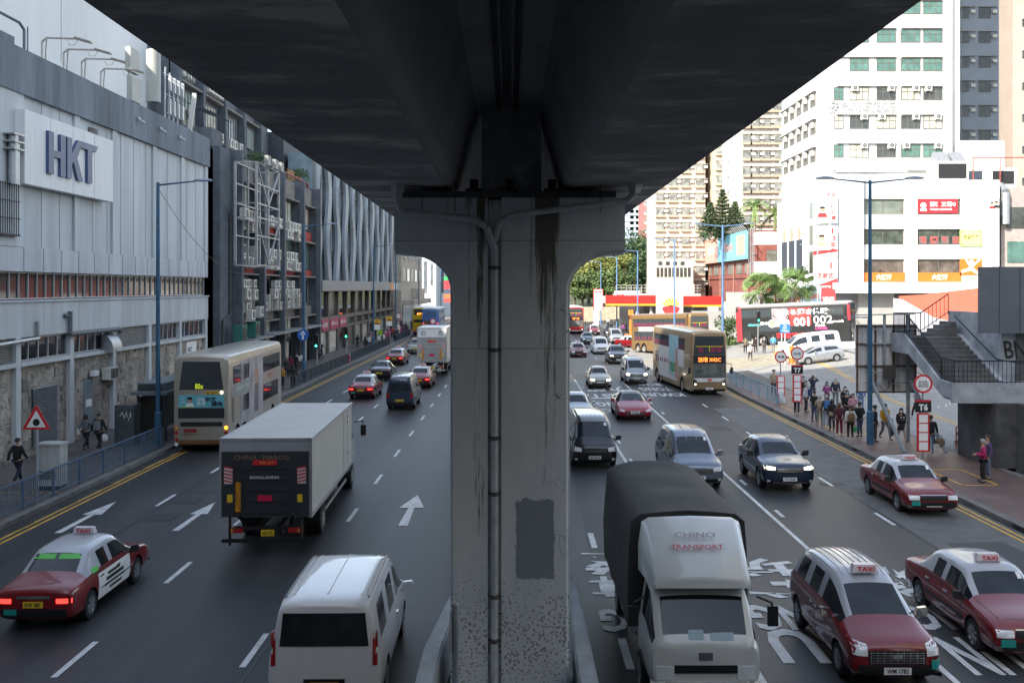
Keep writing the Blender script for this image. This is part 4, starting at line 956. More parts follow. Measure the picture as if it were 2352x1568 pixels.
# side wall of the block with windows and a big poster
for k, (z0, z1) in enumerate(((9.4, 12.4), (13.4, 16.0), (17.0, 19.2))):
    b = MB(); b.box(px0-.06, PY_+4, z0, px0-.02, PY_+12.6, z1); b.build('side_window', (DKWIN, M((.07, .08, .075), .1, 0, .5, .6), M((.12, .15, .14), .12, 0, .3, .4))[k], pb)
s = thing('banner', 'tall blue and white election poster with suited figures on the side wall', 'banner', (px0-.1, 148, 9.5)); b = MB(); b.box(px0-.2, 141.5, 9.5, px0-.1, 154.5, 17.6); b.build('cloth', M((.55, .66, .78), .5, 0, .1, .3), s)
for i, y in enumerate((144, 148, 152)):
    b = MB(); b.cyl((px0-.2, y, 15.2), (px0-.24, y, 15.2), .95, n=14, m=0); b.box(px0-.23, y-1.5, 9.9, px0-.2, y+1.5, 14.3, 1); b.build('printed_figure', [SKIN, M((.03, .035, .05), .6, 0, .1, 1)], s)
# ---- white office tower above it
ow = thing('white_office_tower', 'tall white office building with teal windows and window air conditioners', 'building', (50, 136, 21))
OY = 135.0; ox0 = PX(1913, OY); ox1 = PX(2187, OY); side_x = 41.5
b = MB(); b.prism([(ox0, OY, 20), (ox1, OY, 20), (ox1, OY+26, 20), (side_x, OY+21, 20), (side_x, OY+2.2, 20)], (0, 0, 60)); b.box(PX(2187, OY), OY+1, 20, PX(2192, OY)+1.2, OY+20, 78); b.build('wall', WALLW, ow)
b = MB(); fl = [38+65.2*k for k in range(-4, 6)]
zc = [ZP(y_, OY) for y_ in (347, 281, 215.5, 149, 83, 18, -48, -114)]
for z in zc:
    b.box(ox0+.5, OY-.35, z+.98, ox1-7.6, OY+.0, z+1.1); b.box(ox1-6.9, OY-.35, z+.98, ox1-1.4, OY+.0, z+1.1)
b.box(ox1-7.2, OY-.12, 24, ox1-7.05, OY, 56); b.box(ox0, OY-.5, 23.2, ox1, OY, 23.6)
b.split('ledge', WALLS, ow)
wxs = [(1926, 1.3), (1973, 2.6), (2035, 2.6), (2091.5, 2.6), (2142, 2.6)]
for r_, z in enumerate(zc):
    for c_, (px_, wd) in enumerate(wxs):
        if r_ > 4 and c_ < 3: continue
        if c_ == 0 and r_ > 2: continue
        gl = TEAL if (r_ in (3, 4, 5, 6) or (c_ == 0 and r_ in (0, 2)) or (r_ == 0 and c_ > 2)) else (DKWIN, CURT)[(r_+c_) % 2]
        x = PX(px_, OY); win2(ow, x, z, OY-.02, wd, 1.75, gl, 3 if wd > 2 else 2)
        if wd > 2 and r_ < 3: ac(ow, 0, x+(.6 if (r_+c_) % 3 else -.7), OY-.05, z+.35, R(-90))
b = MB()
for z in zc[:7]:
    for q in range(5):
        y = OY+3.4+q*3.5; b.box(side_x-.08, y, z-.9, side_x-.02, y+2.4, z+.8)
b.split('side_window', FRB, ow)
for z in zc[:7]:
    for q in range(5): ac(ow, 0 if q % 2 else 1, side_x-.1, OY+4.2+q*3.5, z+.1*(q % 3), R(180))
    b = MB(); b.box(side_x-.5, OY+3, z+.95, side_x, OY+21, z+1.1); b.split('ledge', WALLS, ow)
GRYL = flat((.25, .26, .27))
s = thing('building_lettering', 'grey raised characters and gear emblem on the white office tower', 'sign', (48, OY, 33)); y = OY-.1
text('香港工會聯合會', GRYL, s, (PX(1993, OY), y, ZP(239, OY)), (1,0,0), (0,0,1), w=7.6, h=.85, bold=.02, depth=.1); text('觀塘地區服務處', GRYL, s, (PX(2002, OY), y, ZP(253, OY)), (1,0,0), (0,0,1), w=6.7, h=.8, bold=.02, depth=.1)
b = MB(); cx, cz = PX(1910, OY), ZP(245, OY); b.lathe([(y-.1, .5), (y-.1, .68), (y, .7)], (cx, 0, cz), 'y', 20)
for i in range(10): t = i*math.pi/5; b.bar((cx+.66*math.cos(t), y-.06, cz+.66*math.sin(t)), (cx+.9*math.cos(t), y-.06, cz+.9*math.sin(t)), .18, .1)
P = []
for i in range(10): t = i*math.pi/5+math.pi/2; r_ = .42 if i % 2 == 0 else .17; P.append((cx+r_*math.cos(t), y-.1, cz+r_*math.sin(t)))
b.prism(P, (0, .08, 0)); b.build('gear_emblem', GRYL, s)
# roof terrace things
aw = thing('awning', 'pale blue scalloped awning over the rooftop terrace', 'awning', (PX(1990, 130), 130, 22)); b = MB(); xa, xb = PX(1905, 130), PX(2080, 130); za, zb_ = ZP(377, 130), ZP(391, 130)
b._a([(xa, 132.5, za+.2), (xb-.8, 132.5, za+.2), (xb, 129.5, zb_), (xa+.6, 129.5, zb_)], [(0,1,2,3)]); i = 0; x = xa+.6
while x < xb: b._a([(x, 129.5, zb_), (x+.35, 129.5, zb_), (x+.35, 129.45, zb_-.25), (x, 129.45, zb_-.32)], [(0,1,2,3)]); x += .36
b.build('canvas', M((.40, .52, .58), .7, 0, .15, 1), aw)
rw = thing('roof_extract_unit', 'pair of grey hooded ventilation units on the white block roof', 'ventilator', (PX(2180, 128), 128, 21.1)); b = MB(); x0 = PX(2150, 128); b.box(x0, 128, 21.1, x0+4.2, 131, 23.6); b.build('casing', M((.6, .58, .52), .6, .1, .15, 2), rw)
b = MB(); b.box(x0+.3, 127.95, 21.4, x0+3.9, 128, 23.3); b.build('grille', BLACK, rw); b = MB(); b.prism([(x0+.2, 128, 23.6), (x0+.2, 131, 23.6), (x0+.2, 129.6, 25)], (1.7, 0, 0)); b.prism([(x0+2.2, 128, 23.6), (x0+2.2, 131, 23.6), (x0+2.2, 129.6, 25)], (1.7, 0, 0)); b.build('hood', STEEL, rw)
rw = thing('roof_plant_room', 'rusty red roof frame with a boxed chiller beside the white block', 'plant room', (PX(2265, 129), 129, 21)); x0 = PX(2235, 129); b = MB(); [b.bar((x, 129, 20), (x, 129, 24.2), .12, .12) for x in (x0, x0+3.5, x0+7)]; b.bar((x0, 129, 24.2), (x0+7, 129, 24.2), .14, .14); b.build('frame', M((.28, .06, .04), .7, 0, .3, 3), rw)
b = MB(); b.box(x0+2.6, 130, 20, x0+6.2, 132, 23.0); b.box(x0, 133, 23, x0+6, 134, 27.0); b.build('casing', M((.62, .62, .6), .6, .1, .1, 2), rw); b = MB(); b.box(x0+3, 129.95, 20.9, x0+5.8, 130, 22.6); b.build('grille', BLACK, rw)
# ---- brown tiled building at the far right, tall towers behind
rb = thing('brown_tiled_building', 'low brown tiled building with dark windows at the right edge', 'building', (66, 126, 0)); b = MB(); b.box(62.2, 128, 0, 80, 140, 20.2); b.build('wall', M((.30, .26, .24), .8, 0, .2, 1.5), rb)
for z, m_ in ((16.3, DKWIN), (11.9, TEAL), (8.6, DKWIN)): b = MB(); b.box(63, 127.9, z-1.3, 67.5, 128, z+1.4); b.build('window', m_, rb)
b = MB(); b.box(66.4, 127.5, 17.6, 70, 127.9, 20.2); b.build('dark_panel', INK, rb)
b = MB(); b.cyl((62.5, 127.6, 15.5), (62.5, 127.6, 19.5), .6, n=10); b.cyl((62.5, 127.6, 19.5), (62.5, 129, 20.5), .6, n=10); b.build('duct', STEEL, rb)
def tower(name, label, x0, x1, y, depth, h, wall, cols, rows, z0, dz, ww, wh, gl, rot=0, acs=True, bays=None, ledge=True):
    cx = (x0+x1)/2; t = thing(name, label, 'tower', (cx, y, 0), rot); W_ = x1-x0
    b = L(); b.box(-W_/2, 0, 0, W_/2, depth, h); b.build('wall', wall, t)
    wn = L(); fr = L(); aa = L(); lg = L(); by = L()
    for c_ in cols:
        x = -W_/2+W_*c_
        for k in range(rows):
            z = z0+k*dz
            if bays: by.box(x-ww/2-.25, -.55, z-wh/2-.5, x+ww/2+.25, 0, z-wh/2-.1); by.box(x-ww/2-.25, -.55, z+wh/2+.1, x+ww/2+.25, 0, z+wh/2+.3); wn.box(x-ww/2, -.45, z-wh/2-.1, x+ww/2, 0, z+wh/2+.1)
            else: wn.box(x-ww/2, -.04, z-wh/2, x+ww/2, 0, z+wh/2)
            if acs: aa.box(x+ww/2+.15, -.5, z-.1, x+ww/2+.85, 0, z+.4)
            if ledge: lg.box(x-ww/2, -.4, z+wh/2+.05, x+ww/2+1.0, 0, z+wh/2+.13)
    for bb, nm, mm in ((wn, 'window', gl), (aa, 'air_conditioner', ACB), (lg, 'ledge', WALLS), (by, 'bay_sill', bays)):
        if bb.v: bb.split(nm, mm, t)
    return t
DG = M((.28, .32, .37), .8, 0, .1, .4)
t = tower('dark_apartment_tower', 'shaded blue-grey apartment tower behind the white office building', 69.5, 78.6, 162, 14, 78, DG, (.33, .72), 15, 24, 4.0, 2.0, 1.8, DKWIN)
b = L(); [b.cyl((-3.2+q*.45, -.2, 0), (-3.2+q*.45, -.2, 78), .09, n=6) for q in range(4)]; b.build('pipe', DG, t)

TAN = M((.34, .28, .24), .85, 0, .08, .4)
tower('tan_apartment_tower', 'sunlit pinkish tan apartment tower at the right edge of the view', 68.7, 80, 138, 4, 75, TAN, (.14, .42, .7), 14, 22, 4.4, .6, 1.0, DKWIN)
# ---- residential towers in the middle distance
CRM = M((.46, .39, .30), .85, 0, .08, .4); GRB = M((.48, .45, .40), .85, 0, .1, .4); BRT = M((.26, .20, .17), .85, 0, .15, .4)
def rt(name, label, xa, xb, y, wall, cols, gl, **k):
    return tower(name, label, PX(xa, y), PX(xb, y), y, 14, k.pop('h', 62), wall, cols, k.pop('rows', 18), k.pop('z0', 8), k.pop('dz', 3.0), k.pop('ww', 1.2), k.pop('wh', 1.3), gl, **k)
rt('cream_tower', 'cream apartment tower with yellow-brown bay windows rising above the brown building', 1506, 1620, 205, M((.50, .43, .37), .85, 0, .08, .4), (.08, .34, .60, .88), TWIN, bays=M((.36, .29, .22), .8, 0, .1, 1), ww=1.5)
rt('brown_tower', 'dark brown apartment tower squeezed between two cream towers', 1617, 1647, 212, BRT, (.2, .55, .85), TWIN, acs=False)
rt('cream_tower', 'slim cream tower wing with wide bay windows left of the grey tower', 1645, 1667, 200, CRM, (.5,), TWIN, bays=M((.36, .29, .22), .8, 0, .1, 1), ww=1.8, acs=False)
rt('grey_tower', 'greyish beige apartment tower with two columns of small windows', 1663, 1712, 198, GRB, (.3, .7), TWIN, ww=1.2, wh=.9)
rt('white_bay_tower', 'white apartment tower with ochre bay windows beside the office block', 1708, 1790, 185, M((.58, .56, .52), .85, 0, .08, .4), (.08, .32, .62, .95), TWIN, bays=M((.36, .29, .22), .8, 0, .1, 1), ww=1.4, h=56)
rt('red_tower', 'reddish and grey tower seen above the dark green trees', 1478, 1506, 330, M((.36, .13, .12), .8, 0, .15, .3), (.3, .75), M((.3, .31, .32), .5, 0, .4, .6), acs=False, h=36, ww=2.2, rows=11)
rt('glass_tower', 'pale blue glass tower far behind the trees', 1436, 1480, 520, M((.38, .46, .54), .3, 0, .12, .2), (.2, .5, .8), M((.3, .38, .46), .1, 0, .2, .4), acs=False, h=48, ww=5, wh=1.6, rows=14)
lw = thing('low_white_building', 'low cream building with a row of barred windows behind the filling station', 'building', (32, 196, 0)); b = MB(); b.box(PX(1500, 196), 196, 0, PX(1592, 196), 204, 12.9); b.box(PX(1490, 196), 195.5, 0, PX(1594, 196), 196, 8); b.build('wall', M((.48, .43, .36), .85, 0, .15, .3), lw)
b = MB(); [b.box(PX(1508+i*9, 195.9), 195.9, 9.5, PX(1508+i*9+6, 195.9), 196, 11.3) for i in range(9)]; [b.box(PX(1512+i*17, 195.9), 195.9, 11.8, PX(1521+i*17, 195.9), 196, 12.5) for i in range(4)]; b.split('window', DKWIN, lw)
# ---- red-brown industrial building with billboard
rbn = thing('red_brown_building', 'weathered red-brown tiled industrial building with a long billboard', 'building', (44, 188, 0)); RBM = M((.22, .07, .055), .8, 0, .3, .8)
b = MB(); b.box(39.5, 165, 0, 56, 224, 16.9); b.box(39.3, 165, 9.0, 39.5, 224, 9.3); b.build('wall', RBM, rbn)
b = MB()
for i in range(8): b.box(39.42, 168+i*6.8, 9.8, 39.5, 172.5+i*6.8, 11.6)
b.box(39.42, 207, 13, 39.5, 211, 15.5); b.box(39.42, 214, 13, 39.5, 218, 15.5)
b.split('window', M((.2, .2, .18), .3, 0, .6, .6), rbn)
for (x, z) in ((42.3, 12.5), (45.1, 12.5), (42.3, 9.0), (44.3, 9.0)):
    o = win2(rbn, x, z, 165, 2.0, 2.2, M((.2, .2, .17), .3, 0, .5, 1), 5)
b = MB(); [b.tube([(39.35, y, 2), (39.35, y, 13)], .09, 6) for y in (170, 181, 193, 204)]; b.split('pipe', M((.35, .18, .12), .7, 0, .3, 3), rbn)
s = thing('billboard', 'long pink and blue advertising billboard on the red-brown building', 'billboard', (39, 190, 12)); b = MB(); b.box(38.6, 168, 12.2, 38.9, 205, 17.0); b.build('panel', M((.16, .42, .50), .6, 0, .05, .4), s)
b = MB(); b.box(38.57, 192, 12.2, 38.6, 205, 17.0); b.box(38.57, 169, 13, 38.6, 175, 16.4); b.build('pink_panel', M((.72, .30, .25), .6, 0, .05, .4), s)
text('萬眾黃金盛', M((.62, .32, .3), .6, 0, 0), s, (38.56, 183, 14.6), (0,-1,0), (0,0,1), w=9, h=1.6, bold=.02); text('優惠', WHITE, s, (38.55, 198, 14.6), (0,-1,0), (0,0,1), w=6, h=1.5)
b = MB(); [b.bar((38.9, 168.5+i*1.5, 17.0), (38.0, 168.5+i*1.5, 18.0), .12, .12) for i in range(25)]; [b.bar((39.3, 168, z), (39.3, 163.5, z), .1, .1) for z in (10, 11.5, 13, 14.5, 16, 17.3)]; [b.bar((39.0, 164+i*1.2, 9.5), (39.0, 164+i*1.2, 17.3), .1, .1) for i in range(4)]; b.split('support_bar', GALV, s)
fn = MB()
for i in range(3): fn.box(PX(1738, 158), 158, (14.2, 9.5, 4.6)[i], PX(1792, 158), 160, (16.2, 11.5, 6.6)[i])
tag(fn.build('concrete_balcony', WALLW), 'stacked white concrete balconies between the brown building and the shopping block', 'balcony')
# ---- filling station
RDC = M((.50, .02, .015), .4, 0, .06, .6); YLC = M((.75, .35, .03), .4, 0, 0)
gs = thing('filling_station', 'filling station with a long red canopy edged in yellow', 'filling station', (24, 152, 0))
b = MB(); b.box(PX(1391, 150), 150, ZP(700, 150), PX(1540, 150), 150.3, ZP(678, 150)); b.box(PX(1535, 146), 146, ZP(703, 146), PX(1662, 146), 146.3, ZP(680, 146)); b.split('canopy_fascia', RDC, gs); b = MB(); b.box(PX(1391, 150), 150.3, ZP(697, 150), PX(1540, 150), 164, ZP(681, 150)); b.box(PX(1535, 146), 146.3, ZP(700, 146), PX(1662, 146), 160, ZP(683, 146)-.01); b.split('canopy_roof', M((.40, .40, .39), .7, 0, .15, .6), gs)
b = MB(); b.box(PX(1391, 150), 149.95, ZP(700, 150)-.12, PX(1540, 150), 150, ZP(700, 150)+.15); b.box(PX(1535, 146), 145.95, ZP(703, 146)-.1, PX(1662, 146), 146, ZP(703, 146)+.18); b.build('yellow_edge', YLC, gs)
b = MB()
for i in range(7): b.box(18.0+i*2.1, 151, .5, 18.4+i*2.1, 151.5, 5)
b.box(17, 165.5, .8, 36, 166, 5); b.split('column', WALLW, gs)
for i in range(4): b = MB(); x = 20+i*3.1; b.box(x, 150, .6, x+.9, 150.7, 2.4); b.build('pump', (WALLW, RDC)[i % 2], gs)
b = MB(); b.box(20, 158, .8, 30, 163, 4.5); b.build('kiosk', M((.5, .52, .52), .4, 0, .5, .5), gs)
s = thing('station_sign', 'white square sign with a red and yellow flower emblem in front of the filling station', 'sign', (24, 144, 3)); y = 144.0; x0, x1 = PX(1507, y), PX(1569, y)
b = MB(); b.box(x0, y, ZP(729, y), x1, y+.2, ZP(675, y)); b.box(x0+1.5, y+.02, 1, x1-1.5, y+.18, ZP(729, y)); b.build('board', WALLW, s)
cx, cz = PX(1541, y), ZP(703, y)
def petal(t0, t1, r, m, b): 
    P = [(cx, y-.02, cz-.1)]
    for k in range(7): t = t0+(t1-t0)*k/6; q = r*(.88+.14*math.sin(math.pi*k/6)); P.append((cx+q*math.cos(t), y-.02, cz-.1+q*math.sin(t)))
    b._a(P, [tuple(range(8))[::-1]], m)
b = MB(); [petal(R(12+i*26.5), R(12+i*26.5+22), 1.32, 0, b) for i in range(6)]; P = [(cx+1.3*math.cos(R(t)), y-.02, cz-.15+1.15*math.sin(R(t))) for t in range(185, 356, 10)]; b._a([(cx-.9, y-.02, cz-.05), (cx, y-.02, cz+.12), (cx+.9, y-.02, cz-.05)][::-1]+P, [tuple(range(3+len(P)))], 1)
b.build('flower_emblem', [M((.75, .45, .05), .5, 0, 0), RD], s)
s = thing('fuel_price_sign', 'white and red fuel price pylon with a grey screen by the trees', 'sign', (PX(1373, 190), 190, 0)); y = 190.; x0, x1 = PX(1363, y), PX(1385, y)
b = MB(); b.box(x0, y, ZP(712, y), x1, y+.4, ZP(664, y)); b.build('frame', RD, s); b = MB(); b.box(x0+.15, y-.04, ZP(711, y), x1-.15, y, ZP(665, y)); b.box(x0+.1, y+.05, .2, x0+1, y+.35, 3.2); b.build('panel', WHITE, s)
b = MB(); b.box(x0+.3, y-.08, ZP(693, y), x1-.3, y-.04, ZP(676, y)); b.build('screen', M((.3, .36, .42), .3, 0, .1, 1), s); text('SINOPEC', RD, s, (PX(1374, y), y-.09, ZP(670, y)), (1,0,0), (0,0,1), w=1.5, h=.42, bold=.04)
s = thing('station_sign', 'white and red sign board left of the filling station canopy', 'sign', (17, 170, 5)); b = MB(); b.box(PX(1412, 170), 170, ZP(686, 170), PX(1470, 170), 170.4, ZP(668, 170)); b.build('board', WHITE, s); text('Sinopec', RD, s, (PX(1424, 170), 169.98, ZP(677, 170)), (1,0,0), (0,0,1), w=1.6, h=.8, bold=.03)
rf = thing('roof_railing', 'long grey railing on the raised deck behind the filling station', 'railing', (26, 176, 7)); b = MB(); y = 176.; xa, xb = PX(1415, y), PX(1610, y); b.box(xa, y, 5.6, xb, y+6, 6.3)
for z in (6.8, 7.3, 7.8): b.bar((xa, y, z), (xb, y, z), .07, .07)
x = xa
while x < xb: b.bar((x, y, 6.3), (x, y, 7.85), .07, .07); x += .9
b.build('rail', M((.42, .40, .38), .6, .2, .2, 2), rf)
SW = M((.36, .30, .22), .9, 0, .3, 1, bump=.3)
b = MB(); b.box(13.5, 215, 0, 30, 217, 3.2); b.box(9, 240, 0, 26, 242, 3.4); tag(b.build('retaining_wall', SW), 'brown stone retaining wall under the hillside trees', 'wall')
hl = MB(); P = []; N = 24
for j in range(13):
    for i in range(N+1):
        x = 2+60*i/N; y = 218+j*12; z = 3.0+9*ss(0, 1, j/9)*(.75+.25*math.sin(i*.9+j))*ss(2, 12, x); P.append((x, y, z))
hl._a(P, [(j*(N+1)+i, j*(N+1)+i+1, (j+1)*(N+1)+i+1, (j+1)*(N+1)+i) for j in range(12) for i in range(N)], 0, True); struct(hl.build('hill', M((.06, .075, .03), .9, 0, .4, .3)))
# pale hoardings, banners and wall behind the palm trees
def panelrow(label, x0, x1, y, z0, z1, mat, cat='hoarding', th=.15, name='hoarding', lets=()):
    t = thing(name, label, cat, ((x0+x1)/2, y, z0)); b = MB(); b.box(x0, y, z0, x1, y+th, z1); b.build('panel', mat, t)
    for (st, m, u, v, w_, h_) in lets: text(st, m, t, (x0+(x1-x0)*u, y, z0+(z1-z0)*v), (1,0,0), (0,0,1), w=(x1-x0)*w_, h=(z1-z0)*h_, bold=.03)
    return t
y = 121.
panelrow('grey ribbed hoarding wall left of the palm trees', PX(1668, 128), PX(1780, 128), 128, 1.5, 6.8, M((.34, .33, .31), .7, 0, .1, 1), name='hoarding')
for a, c, z0_, z1_, col, lb, st in ((1780, 1803, 704, 657, (.65, .05, .04), 'red advertising banner between the palm trees', '百利'), (1803, 1842, 704, 664, (.7, .68, .66), 'white priced advertising banner behind the right palm', '$1,000'), (1842, 1886, 700, 656, (.45, .6, .72), 'light blue advertising banner beside the campaign posters', '1,000'), (1886, 1919, 706, 664, (.6, .05, .05), 'red telephone number banner beside the campaign posters', '3608 0628')):
    panelrow(lb, PX(a, y), PX(c, y), y, ZP(z0_, y)-1.0, ZP(z1_, y), M(col, .6, 0, .15, .8), 'banner', name='banner', lets=[(st, WHITE if col[1] < .3 else RD, .5, .6, .8, .25)])
b = MB(); x0 = PX(1575, 116)
b.box(PX(1590, 118), 118, .9, PX(1690, 118), 118.6, 4.6); tag(b.build('boundary_wall', M((.30, .29, .28), .85, 0, .15, .6)), 'plain grey boundary wall behind the brown bus', 'wall')
# orange-red and white hoardings at the right
b = MB(); yy = 92; P = [(1700+0, 0)]; xs = [(PX(2066, 92), 92, 6.6), (PX(2120, 90), 90, 6.75), (PX(2250, 86), 86, 7.35), (PX(2420, 84), 84, 7.8)]
RH = M((.50, .10, .06), .7, 0, .08, .6); WH = M((.5, .5, .53), .6, 0, .06, .5)
for (xa, ya_, za), (xb, yb2, zb_) in zip(xs, xs[1:]): b.prism([(xa, ya_, 1), (xb, yb2, 1), (xb, yb2, zb_), (xa, ya_, za)], (0, .2, 0))
tag(b.build('hoarding', RH), 'tall orange-red site hoarding in front of the shopping block', 'hoarding')
t = thing('hoarding', 'curved white site hoarding printed with grey towers and green trees', 'hoarding', (34, 84, 1)); b = MB()
xs = [(PX(2053, 88), 88, 6.45), (PX(2072, 84.5), 84.5, 6.4), (PX(2110, 80), 80, 5.7), (PX(2145, 76), 76, 5.1), (PX(2250, 68), 68, 4.65), (PX(2420, 66), 66, 4.6)]
for (xa, ya_, za), (xb, yb2, zb_) in zip(xs, xs[1:]): b.prism([(xa, ya_, .8), (xb, yb2, .8), (xb, yb2, zb_), (xa, ya_, za)], (0, .15, 0))
b.build('panel', WH, t); b = MB()
for (u, h_, w_) in ((.15, 1.0, .5), (.5, 1.9, .7), (.75, .7, .4)):
    x = xs[3][0]+(xs[4][0]-xs[3][0])*u; y = xs[3][1]+(xs[4][1]-xs[3][1])*u-.03; b.box(x-.03, y-.04, 2.9, x+.03, y-.02, 2.9+h_*.6, 1)
    leafball(b, (x, y-.06, 3.2+h_*.5), .25+.2*w_, 40, .09, 1 if u != .5 else 0)
b.box(xs[2][0]+.5, xs[2][1]-.8, 2.5, xs[2][0]+1.2, xs[2][1]-.7, 5.0, 0)
b.build('printed_pattern', [M((.42, .40, .5), .6, 0, .3, 2), M((.25, .33, .16), .6, 0, .3, 2)], t)
# ---- trees
BARK = M((.10, .08, .06), .9, 0, .3, 3)
def broad_tree(x, y, z, h, r, leaf, label, n=2200, s=.34):
    t = thing('broadleaf_tree', label, 'tree', (x, y, z), group='hillside trees'); b = MB(); b.cyl((x, y, z-.5), (x, y, z+h*.55), .35, .2, 8)
    for q in range(6): a = q*1.05+rnd.random(); b.cyl((x, y, z+h*(.25+.06*q)), (x+math.cos(a)*r*.7, y+math.sin(a)*r*.7, z+h*(.55+.06*q)), .14, .04, 6)
    b.build('trunk', BARK, t); b = MB()
    nc = 26
    for q in range(nc):
        a = rnd.random()*6.28; rr_ = r*math.sqrt(rnd.random())*.85; zz = z+h*(.38+.55*rnd.random()*(1-.5*(rr_/r)**2)); leafball(b, (x+math.cos(a)*rr_, y+math.sin(a)*rr_, zz), r*(.22+.16*rnd.random()), n//nc, s)
    b.build('crown', leaf, t); return t
LEAFM = M((.075, .12, .035), .7, 0, .4, .4)
for (px_, y, z, h, r, leaf, lb) in ((1320, 226, 3, 11.5, 5.2, LEAFY, 'yellow-green tree nearest the column edge'), (1352, 232, 3, 13.5, 5.4, LEAFY, 'yellow-green tree behind the fuel price pylon'), (1392, 236, 4, 13.5, 5.4, LEAFY, 'tall yellow-green tree in the middle of the hillside'), (1424, 232, 4, 12.5, 5.0, LEAFY, 'yellow-green tree next to the dark evergreen'),
        (1372, 222, 2.5, 9.2, 4.2, LEAFM, 'lower mid-green tree behind the price pylon'), (1408, 222, 2.5, 9.6, 4.2, LEAFM, 'mid-green tree behind the white sign board'), (1338, 221, 2.5, 8.0, 3.8, LEAFM, 'small mid-green tree left of the price pylon'),
        (1452, 240, 5, 17.0, 5.6, LEAFD, 'tall dark evergreen with a ragged top'), (1478, 236, 5, 14.5, 5.0, LEAFD, 'dark evergreen beside the cream building'), (1462, 226, 4, 10.5, 4.6, LEAFD, 'lower dark evergreen behind the station railing'), (1440, 262, 8, 15.5, 6, LEAFD, 'dark evergreen at the back of the hill')):
    broad_tree(PX(px_, y), y, z, h, r, leaf, lb)
def conifer(x, y, z, h, r, label):
    t = thing('conifer', label, 'tree', (x, y, z), group='norfolk pines above the billboard'); b = MB(); b.cyl((x, y, z), (x, y, z+h), .22, .04, 6); b.build('trunk', BARK, t); b = MB()
    for k in range(11):
        f = k/10; rr_ = r*(1-f)*.95+.25; zz = z+h*(.22+.78*f)
        for q in range(9):
            a = q*.7+k*.4; e = Vector((x+math.cos(a)*rr_, y+math.sin(a)*rr_, zz+.35))
            for u in range(7): p = Vector((x, y, zz)).lerp(e, (u+1)/7); leafball(b, p, .24, 5, .2)
    b.build('crown', M((.045, .07, .025), .7, 0, .4, .8), t)
for (px_, h, r, lb) in ((1632, 5.8, 2.2, 'left norfolk pine standing above the billboard'), (1660, 8.2, 2.8, 'tallest norfolk pine standing above the billboard'), (1688, 6.0, 2.4, 'right norfolk pine standing above the billboard')): conifer(PX(px_, 180), 180, 16.4, h, r, lb)
def palm(x, y, z, h, r, label, droop=1.0, fan=True, grp='palms beside the side street'):
    t = thing('palm_tree', label, 'tree', (x, y, z), group=grp); b = MB(); b.cyl((x, y, z-.3), (x+.1, y, z+h), .22, .17, 10)
    for k in range(int(h/.3)): b.lathe([(z+k*.3, .20), (z+k*.3+.1, .25), (z+k*.3+.14, .2)], (x+.1*k*.3/h, y, 0), 'z', 10)
    b.build('trunk', M((.22, .17, .12), .9, 0, .25, 4), t); b = MB(); c = Vector((x+.1, y, z+h))
    for q in range(46 if fan else 20):
        a = q*2.4; el = rnd.uniform(-.85, 1.35); l = r*rnd.uniform(.8, 1.05)
        d = Vector((math.cos(a)*math.cos(el), math.sin(a)*math.cos(el), math.sin(el))); side = d.cross(Vector((0,0,1))).normalized(); side = (side+d.cross(side)*rnd.uniform(-1.2, 1.2)).normalized()
        if fan:
            m_ = c+d*l*.5; b.bar(c, m_, .04, .03)
            for u in range(13):
                t_ = (u-6)/6*1.25; dd = (d*math.cos(t_)+side*math.sin(t_)).normalized(); e1 = m_+dd*l*.42; e2 = m_+dd*l*.58+Vector((0,0,-.22*droop*l)); w_ = side*.055*math.cos(t_)+d*.055*math.sin(t_)*-1+Vector((0,0,.03))
                b._a([m_-w_*.3, m_+w_*.3, e1+w_, e1-w_, e2], [(0,1,2,3), (3,2,4)])
        else:
            p0 = c
            for u in range(9):
                f = (u+1)/9; p1 = c+d*l*f+Vector((0,0,-f*f*l*.55)); 
                for sd in (-1, 1): e = p1+side*sd*.55*(1-f*.5)+Vector((0,0,-.25)); b._a([p0, p1, e], [(0,1,2)])
                p0 = p1
    b.build('crown', M((.13, .21, .06), .6, 0, .35, 1.2), t)
palm(PX(1748, 118), 118, 1.5, 5.6, 2.6, 'left fan palm standing in front of the grey hoarding')
palm(PX(1825, 118), 118, 1.5, 6.0, 2.8, 'right fan palm in front of the campaign banners')
palm(PX(1733, 176), 176, 14, 8.0, 3.4, 'feathery palm on the roof line left of the white tower', fan=False, grp='feather palms up on the roofs'); palm(PX(1778, 176), 176, 14, 6.5, 3.4, 'lower feathery palm half hidden by the white tower', fan=False, grp='feather palms up on the roofs')
bs = thing('bush', 'round green bush between the two fan palms', 'bush', (PX(1768, 120), 120, 1.5)); b = MB()
for q in range(12): leafball(b, (PX(1768, 120)+rnd.uniform(-1, 1), 120+rnd.uniform(-.6, .6), 2+rnd.random()*3.4), .9, 110, .18)
b.build('foliage', LEAFM, bs)
bs = thing('bush', 'leafy green bush between the gold bus and the black bus', 'bush', (PX(1672, 112), 112, 1)); b = MB()
for q in range(10): leafball(b, (PX(1674, 112)+rnd.uniform(-1, 1), 112+rnd.uniform(-.6, .6), 1+rnd.random()*2.6), .8, 110, .18)
b.build('foliage', LEAFM, bs)
bs = thing('roof_shrubs', 'thicket of green plants behind the billboard under the pines', 'bush', (PX(1660, 184), 184, 16.5)); b = MB()
for q in range(26): leafball(b, (PX(1612+rnd.random()*130, 184), 184+rnd.random()*6, 16.4+rnd.random()*2.2), 1.2, 90, .25)
b.build('foliage', LEAFD, bs)
